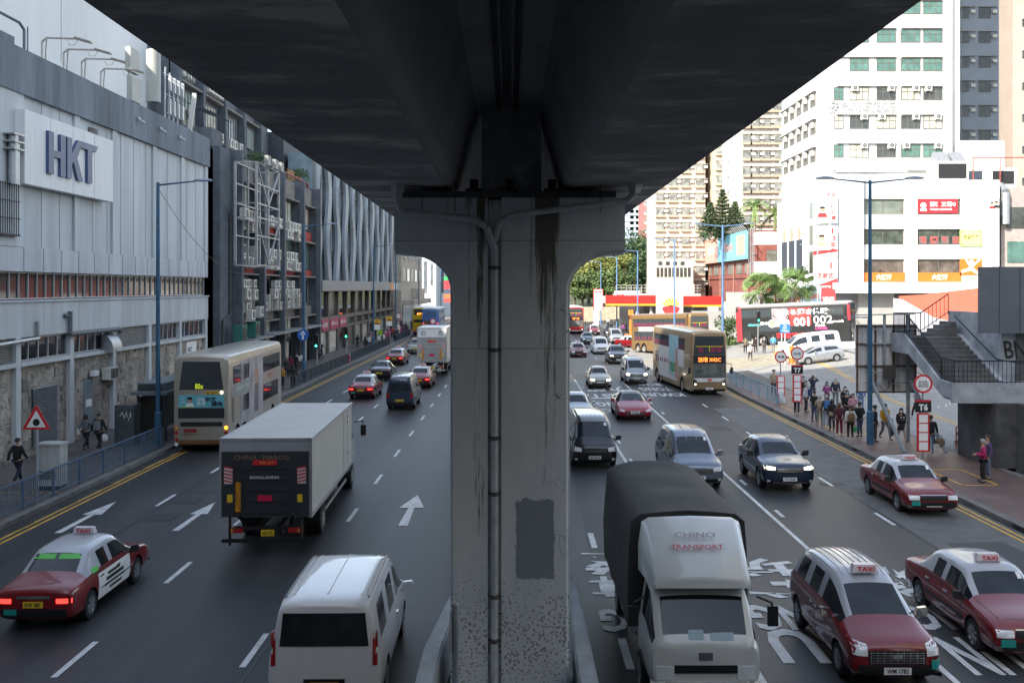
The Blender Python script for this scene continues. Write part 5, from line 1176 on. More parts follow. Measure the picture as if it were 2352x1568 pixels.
# ================================================================ FOOTBRIDGE STAIRS, RIGHT
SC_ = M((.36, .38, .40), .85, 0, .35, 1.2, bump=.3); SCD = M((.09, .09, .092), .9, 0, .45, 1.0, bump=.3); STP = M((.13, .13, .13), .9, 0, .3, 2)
st = thing('footbridge_stairs', 'concrete footbridge staircase with black railings and dark pier', 'staircase', (19.5, 41, 0))
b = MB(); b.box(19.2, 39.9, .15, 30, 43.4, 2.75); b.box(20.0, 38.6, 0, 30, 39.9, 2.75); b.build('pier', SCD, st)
b = MB(); b.prism([(17.6, 40.3, 2.72), (30, 39.3, 2.72), (30, 39.3, 3.53), (17.6, 40.3, 3.53)], (0, .18, 0)); b.box(17.86, 40.49, 2.77, 30, 41.79, 3.43); b.build('landing', SC_, st)
fy0, fy1, fz0, fz1 = 41.6, 45.4, 3.4, 5.15; NS = 10
b = MB()
for i in range(NS):
    y = fy0+(fy1-fy0)*i/NS; z = fz0+(fz1-fz0)*(i+1)/NS; b.box(17.85, y, z-.3, 20.09, y+(fy1-fy0)/NS+(1.58 if i == NS-1 else .06), z)
for i in range(4): b.box(18.95+i*.29, fy1+.12, fz1+.17*i+.002, 20.08, fy1+1.4-.01*i, fz1+.17*(i+1))
b.build('steps', STP, st)
b = MB()
for xs0 in (17.62, 20.1):
    b.prism([(xs0, fy0-1.2, 2.9), (xs0, fy0-.3, 2.9), (xs0, fy1-.5, fz1-.75), (xs0, fy1+1.6, fz1-.75), (xs0, fy1+1.6, fz1+.12), (xs0, fy1, fz1+.12), (xs0, fy0, fz0+.15), (xs0, fy0-1.2, fz0+.1)], (.22, 0, 0))
b.box(17.85, fy1+.4, fz1-.75, 20.09, fy1+1.55, fz1-.32); b.build('stringer', SC_, st)
b = MB(); b.box(20.3, 41.75, 3.45, 30, 43.6, 5.6); b.box(20.34, 43.62, 3.5, 20.6, 47, 6.3); b.build('side_wall', SC_, st)
DRK = M((.055, .055, .06), .85, 0, .3, 1.5); b = MB(); b.box(20.9, 41.7, 3.5, 30, 41.74, 5.5); b.build('dark_wall_panel', M((.10, .105, .11), .85, 0, .35, 1.0), st)  # thin darker grey sheet over the camera-facing side wall
text('BNA', INK, st, (21.15, 41.69, 4.8), (1,.0,.0), (-.12,0,1), w=1.5, h=.75, bold=.01)
b = MB(); b.box(19.15, 41.2, 5.5, 30, 41.4, 8.25); b.build('cladding_panel', M((.13, .145, .165), .55, .1, .12, .8), st)
b = MB(); [b.box(x-.008, 41.19, 5.5, x+.008, 41.2, 8.25) for x in (19.95, 20.8, 21.7, 22.6, 23.5, 24.5)]; b.build('panel_joint', INK, st)
RAIL = M((.02, .022, .028), .5, .4, .2, 5)
def rail_run(par, pts, h, step, mat, name='railing', r=.016, top=.022):
    b = MB()
    for a, c in zip(pts, pts[1:]):
        a = Vector(a); c = Vector(c); n = max(1, int((c-a).length/step)); up = Vector((0,0,h))
        b.bar(a+up, c+up, top*2, top*2); b.bar(a+Vector((0,0,.1)), c+Vector((0,0,.1)), r*2, r*2)
        for i in range(n+1): p = a.lerp(c, i/n); b.bar(p, p+up, r*(1.9 if i in (0, n) else 1.2), r*(1.9 if i in (0, n) else 1.2))
    return b.build(name, mat, par)
rail_run(st, [(17.73, fy1+1.5, fz1+.1), (17.73, fy1, fz1+.1), (17.73, fy0, fz0+.12), (17.73, 40.4, fz0+.1)], .95, .13, RAIL)
rail_run(st, [(17.73, 40.38, fz0+.08), (30, 39.4, fz0+.08)], .95, .17, RAIL)
rail_run(st, [(17.73, fy1+1.5, fz1+.1), (19.0, fy1+1.5, fz1+.1), (20.3, fy1+1.5, fz1+1.0)], .95, .22, RAIL)
b = MB(); b.tube([(20.02, fy1+.2, fz1+.95), (20.02, fy0, fz0+1.0), (20.6, 40.6, fz0+.9)], .03, 6); b.build('handrail', RAIL, st)
# lower flight down to the bus terminus, mostly hidden behind the pier
b = MB(); b.prism([(20.3, 45.6, 0), (23.2, 45.6, 1.9), (23.2, 45.6, 1.2), (21.4, 45.6, 0)], (0, .2, 0)); [b.box(20.6+i*.29, 45.8, 0, 23.2, 47, .19*(i+1)) for i in range(9)]; b.build('lower_flight', SC_, st)
rail_run(st, [(20.4, 45.6, .1), (23.2, 45.6, 1.9)], .95, .17, RAIL)
# ================================================================ BACK OF A ROAD SIGN
bsn = thing('road_sign', 'big rust-streaked road sign seen from behind on raking steel legs', 'road sign', (17.4, 47.2, .15))
SP = M((.78, .82, .79), .6, .2, .4, 2.0, streak=1)
b = MB(); b.box(16.05, 47.25, 2.4, 18.95, 47.32, 5.65); b.build('panel', SP, bsn)
b = MB()
for z in (2.42, 3.65, 4.7, 5.55): b.box(16.05, 47.14, z, 18.95, 47.25, z+.06)
for x in (16.08, 16.95, 17.8, 18.85): b.box(x, 47.13, 2.4, x+.06, 47.25, 5.62)
b.build('stiffener', M((.13, .075, .045), .85, .1, .5, 3), bsn)
LEG = M((.36, .40, .42), .5, .4, .25, 3)
for x, y, t_ in ((16.62, 47.0, 5.9), (18.45, 47.0, 6.2)):
    b = MB(); b.bar((x, y, .15), (x, y, t_), .14, .12); b.build('leg', LEG, bsn); b = MB(); b.bar((x+.1, y, 3.0), (x+.42, y-3.2, .15), .13, .1); b.build('raking_leg', LEG, bsn)
b = MB(); b.bar((17.35, 47.05, 3.6), (17.35, 47.05, 6.1), .11, .1); [b.bar((16.4, 46.98, z), (18.8, 46.98, z), .05, .06) for z in (3.4, 4.75, 5.45, 2.9)]; b.bar((15.8, 46.9, 6.1), (18.7, 46.9, 6.15), .06, .05); b.bar((15.3, 46.6, 6.0), (16.6, 46.6, 6.0), .12, .06); b.build('brace', LEG, bsn)
b = MB(); b.box(17.25, 46.7, 3.1, 17.75, 46.95, 3.75); b.build('control_box', M((.09, .085, .08), .5, .2, .2, 4), bsn); b = MB(); b.tube([(17.5, 46.85, 3.1), (17.5, 46.85, 2.7), (17.3, 46.9, 2.5), (17.1, 47, 2.8)], .02, 5); b.build('cable', BLACK, bsn)
# ================================================================ VEHICLES   (local frame: the nose points to -Y)
DARKIN = M((.01, .01, .011), .9, 0, 0)
def mesh_mod(bm, mats, mods):
    me = bpy.data.meshes.new('t'); bm.to_mesh(me); bm.free()
    for m in mats: me.materials.append(m)
    ob = bpy.data.objects.new('t', me); COL.objects.link(ob); extra = mods(ob)
    dg = bpy.context.evaluated_depsgraph_get(); out = bpy.data.meshes.new_from_object(ob.evaluated_get(dg))
    bpy.data.objects.remove(ob)
    for e in extra or []: bpy.data.objects.remove(e)
    return out
def shell(Lh, Wd, st, wheels, wr, cab, paintm, glass=CGLASS, subsurf=1, keep=None):
    """st: stations (f, zb, zs, zt, k, wt, kind). kind of the interval after it: h hood, w windscreen, g side glass, p pillar, r rear glass, t boot"""
    bm = bmesh.new(); rings = []
    for (f, zb, zs, zt, k, wt, kd) in st:
        w_ = Wd/2*k; y = -Lh/2+f*Lh; t = wt*Wd/2; d = min(.09, max(.004, (zt-zs)*.4))
        hp = [(0, zb), (w_-.14, zb), (w_-.015, zb+.10), (w_, (zb+zs)*.5), (w_-.005, zs-.07), (w_-.05, zs), (t+.02, zt-d), (t-.07, zt-d*.12), (t*.5, zt+.012), (0, zt+.02)]
        R_ = [bm.verts.new((x, y, z)) for x, z in hp]; L_ = [bm.verts.new((-x, y, z)) for x, z in hp[1:-1]]
        rings.append(R_+L_[::-1])
    n = len(rings[0]); H = 10
    for a in range(len(rings)-1):
        kd = st[a][6]
        for i in range(n):
            j = (i+1) % n; f = bm.faces.new((rings[a][i], rings[a][j], rings[a+1][j], rings[a+1][i]))
            s = i if i < 9 else (n-1-i)                     # strip number, mirrored
            m = 0
            if s >= 5: m = 1
            if kd in 'gw' and s == 5: m = 2 if kd == 'g' else 3
            if kd == 'w' and s >= 7: m = 4
            if kd == 'r' and s >= 7: m = 5
            if kd in 'ht' and s >= 5: m = 0
            f.material_index = m; f.smooth = True
    f = bm.faces.new(rings[0][::-1]); f.smooth = True; f = bm.faces.new(rings[-1]); f.smooth = True
    bmesh.ops.recalc_face_normals(bm, faces=bm.faces)
    mats = [paintm, cab, glass, glass, glass, glass, DARKIN]
    def mods(ob):
        if subsurf:
            m = ob.modifiers.new('s', 'SUBSURF'); m.levels = subsurf; m.render_levels = subsurf
        ex = []
        for wy in wheels:
            for sx in (-1, 1):
                c = MB(); c.cyl((sx*(Wd/2+.12), wy, wr), (sx*(Wd/2-.24), wy, wr), wr*1.17, n=24); c.m = [6]*len(c.f); c.sm = [False]*len(c.f)
                co = c.build('cut', mats); co.hide_render = True; ex.append(co)
                b_ = ob.modifiers.new('b', 'BOOLEAN'); b_.operation = 'DIFFERENCE'; b_.object = co; b_.solver = 'EXACT'
        return ex
    return mesh_mod(bm, mats, mods)
class Veh:
    def __init__(s, name, label, cat, me, group=None):
        s.root = thing(name, label, cat, group=group); s.body(me)
    def body(s, me):
        bm = bmesh.new(); bm.from_mesh(me); s.bvh = BVHTree.FromBMesh(bm)
        mats = list(me.materials)
        names = {0: 'body', 1: 'roof', 2: 'side_window', 3: 'side_window', 4: 'windscreen', 5: 'rear_window', 6: 'body'}
        groups = {}
        for f in bm.faces:
            mi = f.material_index; key = {6: 0, 3: 2}.get(mi, mi)
            if key == 2: key = (2, f.calc_center_median().x > 0)
            groups.setdefault(key, []).append(f)
        for key, fs in groups.items():
            k = key[0] if isinstance(key, tuple) else key
            vm = {}; V = []; F = []; Mi = []
            for f in fs:
                idx = []
                for v in f.verts:
                    if v.index not in vm: vm[v.index] = len(V); V.append(tuple(v.co))
                    idx.append(vm[v.index])
                F.append(idx); Mi.append(f.material_index)
            m2 = bpy.data.meshes.new(names[k]); m2.from_pydata(V, [], F)
            for m in mats: m2.materials.append(m)
            for p, mi in zip(m2.polygons, Mi): p.material_index = mi; p.use_smooth = True
            m2.set_sharp_from_angle(angle=R(38)); o = bpy.data.objects.new(names[k], m2); COL.objects.link(o); o.parent = s.root
        bm.free()
    def ray(s, p, d, eps):
        d = Vector(d).normalized(); h = s.bvh.ray_cast(Vector(p)-d*20, d)
        if h[0] is None: return None
        return h[0]-d*eps
    def patch(s, name, quad, d, mat, eps=.008, n=6, m=4, skirt=.03):
        """quad: four points seen along d; laid onto the body"""
        A, B, C_, D = map(Vector, quad); P = []; last = None
        for j in range(m+1):
            for i in range(n+1):
                u, v = i/n, j/m; q = A.lerp(B, u).lerp(D.lerp(C_, u), v); h = s.ray(q, d, eps); P.append(h if h is not None else None)
        good = [p for p in P if p is not None]
        if not good: return None
        dd = Vector(d).normalized(); av = sum(p.dot(dd) for p in good)/len(good)
        for j in range(m+1):
            for i in range(n+1):
                k = j*(n+1)+i
                if P[k] is None:
                    u, v = i/n, j/m; q = A.lerp(B, u).lerp(D.lerp(C_, u), v); P[k] = q+dd*(av-q.dot(dd))
        F = [(j*(n+1)+i, j*(n+1)+i+1, (j+1)*(n+1)+i+1, (j+1)*(n+1)+i) for j in range(m) for i in range(n)]
        edge = list(range(n+1))+[(j)*(n+1)+n for j in range(1, m+1)]+[m*(n+1)+i for i in range(n-1, -1, -1)]+[j*(n+1) for j in range(m-1, 0, -1)]
        K = len(P); Q = P+[P[e]+dd*skirt for e in edge]; ne = len(edge)
        F += [(edge[i], K+i, K+(i+1) % ne, edge[(i+1) % ne]) for i in range(ne)]
        b = L(); b._a(Q, F, 0, True); o = b.build(name, mat, s.root); o.data.set_sharp_from_angle(angle=R(30)); return o
    def front(s, name, x0, x1, z0, z1, mat, sx=0, **k):     # sx: extra width at the top
        return s.patch(name, [(x0, 0, z0), (x1, 0, z0), (x1+sx, 0, z1), (x0-sx, 0, z1)], (0, 1, 0), mat, **k)
    def pair(s, name, x0, x1, z0, z1, mat, rear=False, dz=0, **k):
        for sg in (-1, 1):
            a, b_ = (x0*sg, x1*sg); q = [(a, 0, z0), (b_, 0, z0+dz*.5), (b_, 0, z1+dz), (a, 0, z1)]
            s.patch(name, q, (0, -1 if rear else 1, 0), mat, **k)
    def rear(s, name, x0, x1, z0, z1, mat, sx=0, **k):
        return s.patch(name, [(x0, 0, z0), (x1, 0, z0), (x1+sx, 0, z1), (x0-sx, 0, z1)], (0, -1, 0), mat, **k)
    def side(s, name, y0, y1, z0, z1, mat, both=True, sy=0, sg0=1, **k):
        for sg in ((1, -1) if both else (sg0,)):
            s.patch(name, [(0, y0, z0), (0, y1, z0), (0, y1-sy, z1), (0, y0+sy, z1)], (-sg, 0, 0), mat, **k)
    def wheels(s, ys, wd, r, tw=.2, rim=None, dual=()):
        rim = rim or STEEL
        for y in ys:
            for sg in (-1, 1):
                t = L(); x = sg*(wd/2-.02); dr_ = -sg
                t.lathe([(0, r*.62), (0, r*.93), (dr_*.03, r), (dr_*(tw-.03), r), (dr_*tw, r*.93), (dr_*tw, .01)], (x, y, r), 'x', 22); o = t.build('wheel', RUBBER, s.root)
                q = L(); q.lathe([(dr_*.0, r*.64), (dr_*.035, r*.58), (dr_*.05, r*.2), (dr_*.02, r*.15), (dr_*.02, .001)], (x+sg*.003, y, r), 'x', 18)
                for k in range(7): a = k*2*math.pi/7; q.bar((x+dr_*.012, y+math.cos(a)*r*.14, r+math.sin(a)*r*.14), (x+dr_*.006, y+math.cos(a)*r*.6, r+math.sin(a)*r*.6), .03, .05)
                g = q.build('rim', rim, s.root); g.parent = o
    def mirrors(s, y, z, wd, mat, sc=1.0):
        for sg in (-1, 1):
            b = L(); x = sg*wd/2
            b.prism([(x-sg*.05, y, z-.05*sc), (x+sg*.16*sc, y-.02, z-.03*sc), (x+sg*.2*sc, y, z+.08*sc), (x+sg*.17*sc, y, z+.14*sc), (x+sg*.02, y, z+.12*sc)], (0, .1, 0)); b.build('door_mirror', mat, s.root)
    def plate(s, y, z, mat, txt, rear=False, w=.5):
        h = s.ray((0, 0, z), (0, -1 if rear else 1, 0), .02); yy = h.y if h is not None else y; sg = 1 if rear else -1
        b = L(); b.box(-w/2, yy, z-.065, w/2, yy+sg*.015, z+.065); b.build('number_plate', mat, s.root)
        o = text(txt, INK, s.root, (0, yy+sg*.017, z), (-1 if rear else 1, 0, 0), (0, 0, 1), w=w*.8, h=.085, local=True, bold=.03, depth=.002)
    def place(s, x, yfront, Lh, head=0, rear=None):
        """head: heading angle of the nose, 0 = towards the camera"""
        a = R(head); d = Vector((math.sin(a), -math.cos(a), 0)); 
        if rear is None: c = Vector((x, yfront, 0))-d*Lh/2
        else: c = Vector((x, rear, 0))+d*Lh/2
        zf = terr(*(c+d*Lh*.3).xy); zr = terr(*(c-d*Lh*.3).xy); c.z = (zf+zr)/2
        pitch = -math.atan2(zf-zr, Lh*.6)
        s.root.location = c; s.root.rotation_euler = (pitch, 0, a)
        return s

SED = [(0, .34, .60, .64, .84, .60, 'h'), (.012, .24, .66, .70, .93, .64, 'h'), (.05, .20, .76, .80, .985, .70, 'h'), (.16, .19, .86, .90, 1, .74, 'h'), (.275, .18, .90, .965, 1, .76, 'w'), (.41, .18, .91, 1.43, 1, .62, 'g'), (.52, .18, .915, 1.47, 1, .625, 'p'), (.535, .18, .915, 1.47, 1, .625, 'g'), (.68, .18, .92, 1.45, 1, .60, 'p'), (.72, .18, .92, 1.42, 1, .59, 'r'), (.845, .18, .93, 1.0, 1, .74, 't'), (.95, .2, .92, .97, .98, .72, 't'), (.988, .26, .88, .92, .94, .68, 't'), (1, .36, .80, .84, .86, .62, 't')]
VAN = [(0, .36, .78, .84, .84, .62, 'h'), (.015, .24, .88, .95, .95, .68, 'h'), (.05, .2, .98, 1.05, .99, .74, 'h'), (.09, .2, 1.03, 1.13, 1, .78, 'w'), (.24, .2, 1.08, 1.88, 1, .74, 'g'), (.42, .2, 1.08, 1.95, 1, .76, 'p'), (.44, .2, 1.08, 1.95, 1, .76, 'g'), (.66, .2, 1.08, 1.95, 1, .76, 'p'), (.68, .2, 1.08, 1.95, 1, .76, 'g'), (.93, .2, 1.08, 1.93, 1, .75, 'p'), (.985, .24, 1.08, 1.88, .985, .73, 'p'), (1, .34, 1.02, 1.78, .93, .68, 'p')]
MPV = [(0, .36, .74, .80, .84, .62, 'h'), (.012, .24, .84, .90, .95, .66, 'h'), (.06, .2, .95, 1.0, .99, .72, 'h'), (.16, .2, 1.0, 1.08, 1, .78, 'w'), (.34, .2, 1.04, 1.78, 1, .70, 'g'), (.46, .2, 1.04, 1.87, 1, .72, 'p'), (.475, .2, 1.04, 1.87, 1, .72, 'g'), (.70, .2, 1.04, 1.87, 1, .72, 'p'), (.715, .2, 1.04, 1.86, 1, .72, 'g'), (.90, .2, 1.06, 1.82, 1, .70, 'p'), (.97, .24, 1.06, 1.66, .98, .68, 'p'), (1, .36, 1.0, 1.3, .92, .64, 'p')]
SUV = [(0, .40, .76, .82, .84, .62, 'h'), (.012, .28, .88, .93, .95, .68, 'h'), (.06, .25, .97, 1.01, .99, .74, 'h'), (.18, .24, 1.03, 1.07, 1, .78, 'h'), (.27, .24, 1.05, 1.11, 1, .78, 'w'), (.42, .24, 1.07, 1.58, 1, .66, 'g'), (.52, .24, 1.08, 1.65, 1, .67, 'p'), (.535, .24, 1.08, 1.65, 1, .67, 'g'), (.72, .24, 1.10, 1.63, 1, .66, 'p'), (.735, .24, 1.10, 1.62, 1, .66, 'g'), (.88, .25, 1.12, 1.56, .99, .63, 'r'), (.965, .28, 1.06, 1.14, .97, .70, 't'), (1, .4, .96, 1.02, .9, .64, 't')]
LUX = [(0, .32, .56, .58, .80, .55, 'h'), (.012, .22, .60, .64, .92, .60, 'h'), (.06, .17, .70, .74, .985, .68, 'h'), (.16, .15, .82, .86, 1, .74, 'h'), (.255, .15, .88, .935, 1, .76, 'w'), (.43, .15, .91, 1.36, 1, .58, 'g'), (.52, .15, .92, 1.42, 1, .58, 'p'), (.53, .15, .92, 1.42, 1, .58, 'g'), (.70, .15, .94, 1.36, .995, .55, 'r'), (.90, .18, .98, 1.06, .98, .68, 't'), (.98, .24, .94, 1.0, .95, .64, 't'), (1, .34, .80, .84, .88, .6, 't')]
TAX = [(0, .34, .62, .66, .88, .64, 'h'), (.012, .24, .70, .74, .95, .68, 'h'), (.05, .20, .80, .84, .99, .74, 'h'), (.16, .19, .88, .92, 1, .78, 'h'), (.27, .18, .91, .97, 1, .80, 'w'), (.385, .18, .92, 1.45, 1, .70, 'g'), (.42, .18, .92, 1.49, 1, .71, 'g'), (.53, .18, .92, 1.50, 1, .71, 'p'), (.54, .18, .92, 1.50, 1, .71, 'g'), (.66, .18, .92, 1.49, 1, .70, 'p'), (.735, .18, .93, 1.46, 1, .69, 'r'), (.815, .18, .94, 1.02, 1, .78, 't'), (.94, .2, .94, .99, .99, .76, 't'), (.988, .26, .90, .94, .96, .72, 't'), (1, .36, .82, .86, .90, .66, 't')]
TRN = [(0, .36, .78, .84, .86, .64, 'h'), (.012, .24, .90, .96, .96, .70, 'h'), (.06, .2, 1.02, 1.08, .99, .76, 'h'), (.14, .2, 1.08, 1.16, 1, .80, 'w'), (.31, .2, 1.12, 1.94, 1, .80, 'g'), (.44, .2, 1.12, 2.04, 1, .82, 'p'), (.455, .2, 1.12, 2.05, 1, .82, 'g'), (.68, .2, 1.12, 2.06, 1, .82, 'p'), (.70, .2, 1.12, 2.06, 1, .82, 'g'), (.93, .2, 1.12, 2.05, 1, .82, 'p'), (.975, .22, 1.12, 2.02, .995, .81, 'p'), (.992, .26, 1.12, 1.98, .985, .79, 'p'), (1, .34, 1.08, 1.90, .955, .76, 'p')]
def mod(st, kz=1.0, dz=0): return [(f, zb, zs*kz, zt*kz, k, wt, kd) for (f, zb, zs, zt, k, wt, kd) in st]
TRED = paint((.19, .004, .008)); TSIL = paint((.42, .43, .46)); CYG = flat((.02, .32, .28), .4)
def taxi_roof(v, y=-.25, z=1.52):
    b = L(); b.prism([(-.26, y-.09, z), (.26, y-.09, z), (.22, y-.06, z+.15), (-.22, y-.06, z+.15)], (0, .17, 0)); b.build('taxi_sign', M((.72, .66, .68), .3, 0, 0), v.root)
    text('TAXI', REDSIGN, v.root, (0, y-.10, z+.075), (1,0,0), (0,.15,1), w=.34, h=.09, local=True, bold=.03); text('TAXI', REDSIGN, v.root, (0, y+.12, z+.075), (-1,0,0), (0,.15,1), w=.34, h=.09, local=True, bold=.03)
def make_taxi(label, head_on=False, brake=False):
    Lh, Wd = 4.69, 1.70; me = shell(Lh, Wd, TAX, (-1.36, 1.38), .32, TSIL, TRED); v = Veh('red_taxi', label, 'taxi', me)
    v.wheels((-1.36, 1.38), Wd, .32)
    v.front('grille', -.42, .42, .56, .72, BLACK, n=8, m=2, eps=.02); v.pair('headlight', .46, .78, .57, .71, LAMPW, n=3, m=2, eps=.022); v.front('bumper', -.82, .82, .32, .5, BLACK, n=12, m=2, eps=.04, skirt=.08)
    v.pair('cleaner_badge', .42, .66, .43, .53, CYG, n=2, m=1, eps=.05) if False else v.patch('cyan_badge', [(-.72, 0, .4), (-.45, 0, .4), (-.45, 0, .54), (-.72, 0, .54)], (0, 1, 0), CYG, n=2, m=1, eps=.05)
    v.plate(-2.3, .42, PLATEW, 'KW 387'); v.plate(2.3, .62, PLATEY, 'KW 387', rear=True, w=.42)
    v.rear('bumper', -.82, .82, .34, .52, BLACK, n=12, m=2, eps=.035, skirt=.08); v.pair('tail_light', .48, .80, .64, .74, REDON if brake else REDL, rear=True, n=3, m=2, eps=.012); v.rear('boot_trim', -.36, .36, .74, .80, CHROME, n=4, m=1, eps=.012)
    v.patch('cyan_badge', [(.35, 0, .40), (.62, 0, .40), (.62, 0, .52), (.35, 0, .52)], (0, -1, 0), CYG, n=2, m=1, eps=.045)
    v.side('side_trim', -1.85, 1.85, .50, .56, BLACK, n=16, m=1, eps=.012); v.side('sill_trim', -.95, .95, .22, .27, BLACK, n=8, m=1, eps=.01)
    v.side('door_handle', -.2, .0, .80, .83, CHROME, n=1, m=1, eps=.03); v.side('door_handle', .75, .95, .81, .84, CHROME, n=1, m=1, eps=.03)
    v.side('door_gap', .165, .18, .3, .92, BLACK, n=1, m=6, eps=.002); v.side('door_gap', -.86, -.845, .3, .9, BLACK, n=1, m=6, eps=.002)
    taxi_roof(v); v.mirrors(-.95, .93, Wd, BLACK); details(v, Wd, -1.15, .97, -2.05, .3); wipers(v, -1.06, 1.0); v.front('parking_light', .80, .84, .57, .70, AMBER, n=1, m=2, eps=.012); v.front('chrome_strip', -.42, .42, .715, .735, CHROME, n=8, m=1, eps=.024); v.side('belt_trim', -1.0, 1.5, .925, .94, BLACK, n=14, m=1, eps=.008); return v, Lh
def front_std(v, w_, zg, zh, hl, badge=True, lower=True, plate='TK 5921', hlm=None, skin=None, slant=.05, gr=BLACK, gx=.42):
    v.front('grille', -gx, gx, zg, zg+.16, gr, n=8, m=2, eps=.012)
    for k in range(3): v.front('grille_bar', -gx+.02, gx-.02, zg+.03+k*.045, zg+.045+k*.045, CHROME, n=8, m=1, eps=.02)
    v.pair('headlight', gx+.04, w_/2-.06, zh, zh+hl, hlm or LAMPW, dz=slant, n=4, m=2, eps=.014)
    if lower: v.front('lower_intake', -w_*.36, w_*.36, .30, .42, BLACK, n=8, m=2, eps=.012); v.pair('fog_lamp', w_*.37, w_*.43, .36, .44, LAMPW, n=2, m=2, eps=.014)
    v.plate(-2.3, .47, PLATEW, plate)
def details(v, Wd, yc, zc, yn, ws=.3):                     # bonnet shut lines, permit and wipers
    for sg in (-1, 1): v.patch('bonnet_gap', [(sg*Wd*.36-.006, yn, 0), (sg*Wd*.36+.006, yn, 0), (sg*Wd*.40+.006, yc, 0), (sg*Wd*.40-.006, yc, 0)], (0, 0, -1), BLACK, n=1, m=8, eps=.003, skirt=.004)
    v.front('bonnet_gap', -Wd*.36, Wd*.36, .84 if zc < 1.1 else .92, .848 if zc < 1.1 else .928, BLACK, n=8, m=1, eps=.003, skirt=.004)
    v.front('permit', Wd*.24, Wd*.30, zc+ws, zc+ws+.10, WHITE, n=1, m=2, eps=.006, skirt=.004)
def wipers(v, y, z):
    for x in (-.45, .15):
        b = L(); b.bar((x, y, z), (x+.5, y+.06, z+.06), .02, .02); b.build('wiper', BLACK, v.root)
def car(kind, name, label, cat, pm, Lh, Wd, st, wh, wr, plate='RW 2286', roof=None, hlm=None, ribs=0, group=None, glass=None):
    me = shell(Lh, Wd, st, wh, wr, roof or pm, pm, glass or CGLASS); v = Veh(name, label, cat, me, group); v.wheels(wh, Wd, wr, tw=.22)
    top = max(s[3] for s in st); cw = [s for s in st if s[6] == 'w'][0]
    if cw[0] > .05: details(v, Wd, -Lh/2+cw[0]*Lh-.05, cw[3], -Lh/2+.25, .26 if top < 1.6 else .5)
    if kind == 'van': front_std(v, Wd, .66, .70, .16, plate=plate, hlm=hlm, gx=.5)
    elif kind == 'mpv': front_std(v, Wd, .62, .68, .14, plate=plate, hlm=hlm, gx=.5, slant=.06)
    elif kind == 'suv': front_std(v, Wd, .70, .80, .10, plate=plate, hlm=hlm, gx=.48, slant=.04); v.front('skid_plate', -.6, .6, .30, .36, STEEL, n=6, m=1, eps=.03)
    elif kind == 'lux': front_std(v, Wd, .30, .50, .10, plate=plate, hlm=hlm, lower=False, gx=.55, slant=.08)
    else: front_std(v, Wd, .52, .56, .13, plate=plate, hlm=hlm, gx=.4)
    if st is not TRN: v.pair('tail_light', Wd/2-.22, Wd/2-.08, .75, 1.05 if kind in ('van', 'mpv', 'suv') else .88, REDL, rear=True, n=2, m=4, eps=.012)
    if kind in ('van', 'mpv') and not (kind == 'mpv' and pm is WHT and Lh > 5): v.rear('rear_window', -Wd*.36, Wd*.36, 1.16, 1.62, CGLASS, sx=-.05, n=8, m=4, eps=.008)
    v.plate(2.3, .60, PLATEY, plate, rear=True); v.rear('rear_bumper', -Wd*.47, Wd*.47, .34, .48, BLACK if kind != 'lux' else pm, n=10, m=2, eps=.03, skirt=.06)
    ys = [s for s in st if s[6] == 'g']; y0 = -Lh/2+ys[0][0]*Lh
    for yy in (y0+.02, -Lh/2+[s for s in st if s[6] == 'p'][0][0]*Lh+.03): v.side('door_gap', yy, yy+.012, .34, .95*ys[0][2], BLACK, n=1, m=6, eps=.002)
    v.side('door_handle', y0+.75, y0+.93, ys[0][2]-.14, ys[0][2]-.10, CHROME if kind != 'lux' else pm, n=1, m=1, eps=.03)
    v.mirrors(y0-.15-(.25 if kind in ('van',) else .12), ys[0][2]+.02, Wd, BLACK if kind in ('van', 'suv') else pm, 1.15 if kind in ('van', 'suv', 'mpv') else .9)
    cw = [s for s in st if s[6] == 'w'][0]; wipers(v, -Lh/2+cw[0]*Lh+.02, cw[3]+.04)
    for k in range(ribs): x = -Wd*.3+k*Wd*.6/(ribs-1); v.patch('roof_rib', [(x-.015, -Lh*.2, 0), (x+.015, -Lh*.2, 0), (x+.015, Lh*.42, 0), (x-.015, Lh*.42, 0)], (0, 0, -1), pm, n=1, m=10, eps=.018)
    return v
# --- right carriageway, coming towards us
SILV = flake((.36, .38, .40)); NAVY = flake((.025, .04, .075)); BLK = paint((.008, .008, .010)); GOLD = flake((.42, .38, .31)); REDP = paint((.30, .004, .02)); WHT = paint((.72, .73, .74)); BLUS = flake((.17, .20, .25)); GREY = flake((.22, .23, .23))
car('van', 'black_van', 'glossy black passenger van with ribbed roof beside the stained column', 'van', BLK, 5.1, 1.88, VAN, (-1.62, 1.35), .34, 'RS 5012', ribs=7).place(3.17, 40.6, 5.1)
car('mpv', 'silver_van', 'blue-silver people carrier partly hidden behind the covered lorry', 'van', BLUS, 5.1, 1.92, mod(MPV, 1.02), (-1.6, 1.5), .34, 'RB 8126', ribs=4).place(6.62, 36.3, 5.1)
car('suv', 'dark_blue_suv', 'dark blue SUV with lit slim headlights driving towards the camera', 'suv', NAVY, 4.6, 1.9, SUV, (-1.42, 1.34), .37, 'VU 9325', hlm=HEADON).place(9.86, 36.0, 4.6)
car('lux', 'red_sedan', 'glossy crimson fastback saloon in the middle of the carriageway', 'car', REDP, 4.97, 1.96, LUX, (-1.5, 1.46), .35, 'WW 8056', roof=BLK).place(6.55, 55.2, 4.97)
car('sed', 'gold_sedan', 'small champagne gold saloon ahead of the crimson fastback', 'car', GOLD, 4.4, 1.7, SED, (-1.3, 1.3), .31, 'KV 7388', hlm=HEADON).place(6.1, 72.8, 4.4)
car('van', 'silver_van', 'silver van with lit headlights beside the gold double-decker bus', 'van', SILV, 4.84, 1.72, VAN, (-1.5, 1.3), .33, 'UX 4413', hlm=HEADON, ribs=5).place(9.1, 75.7, 4.84)
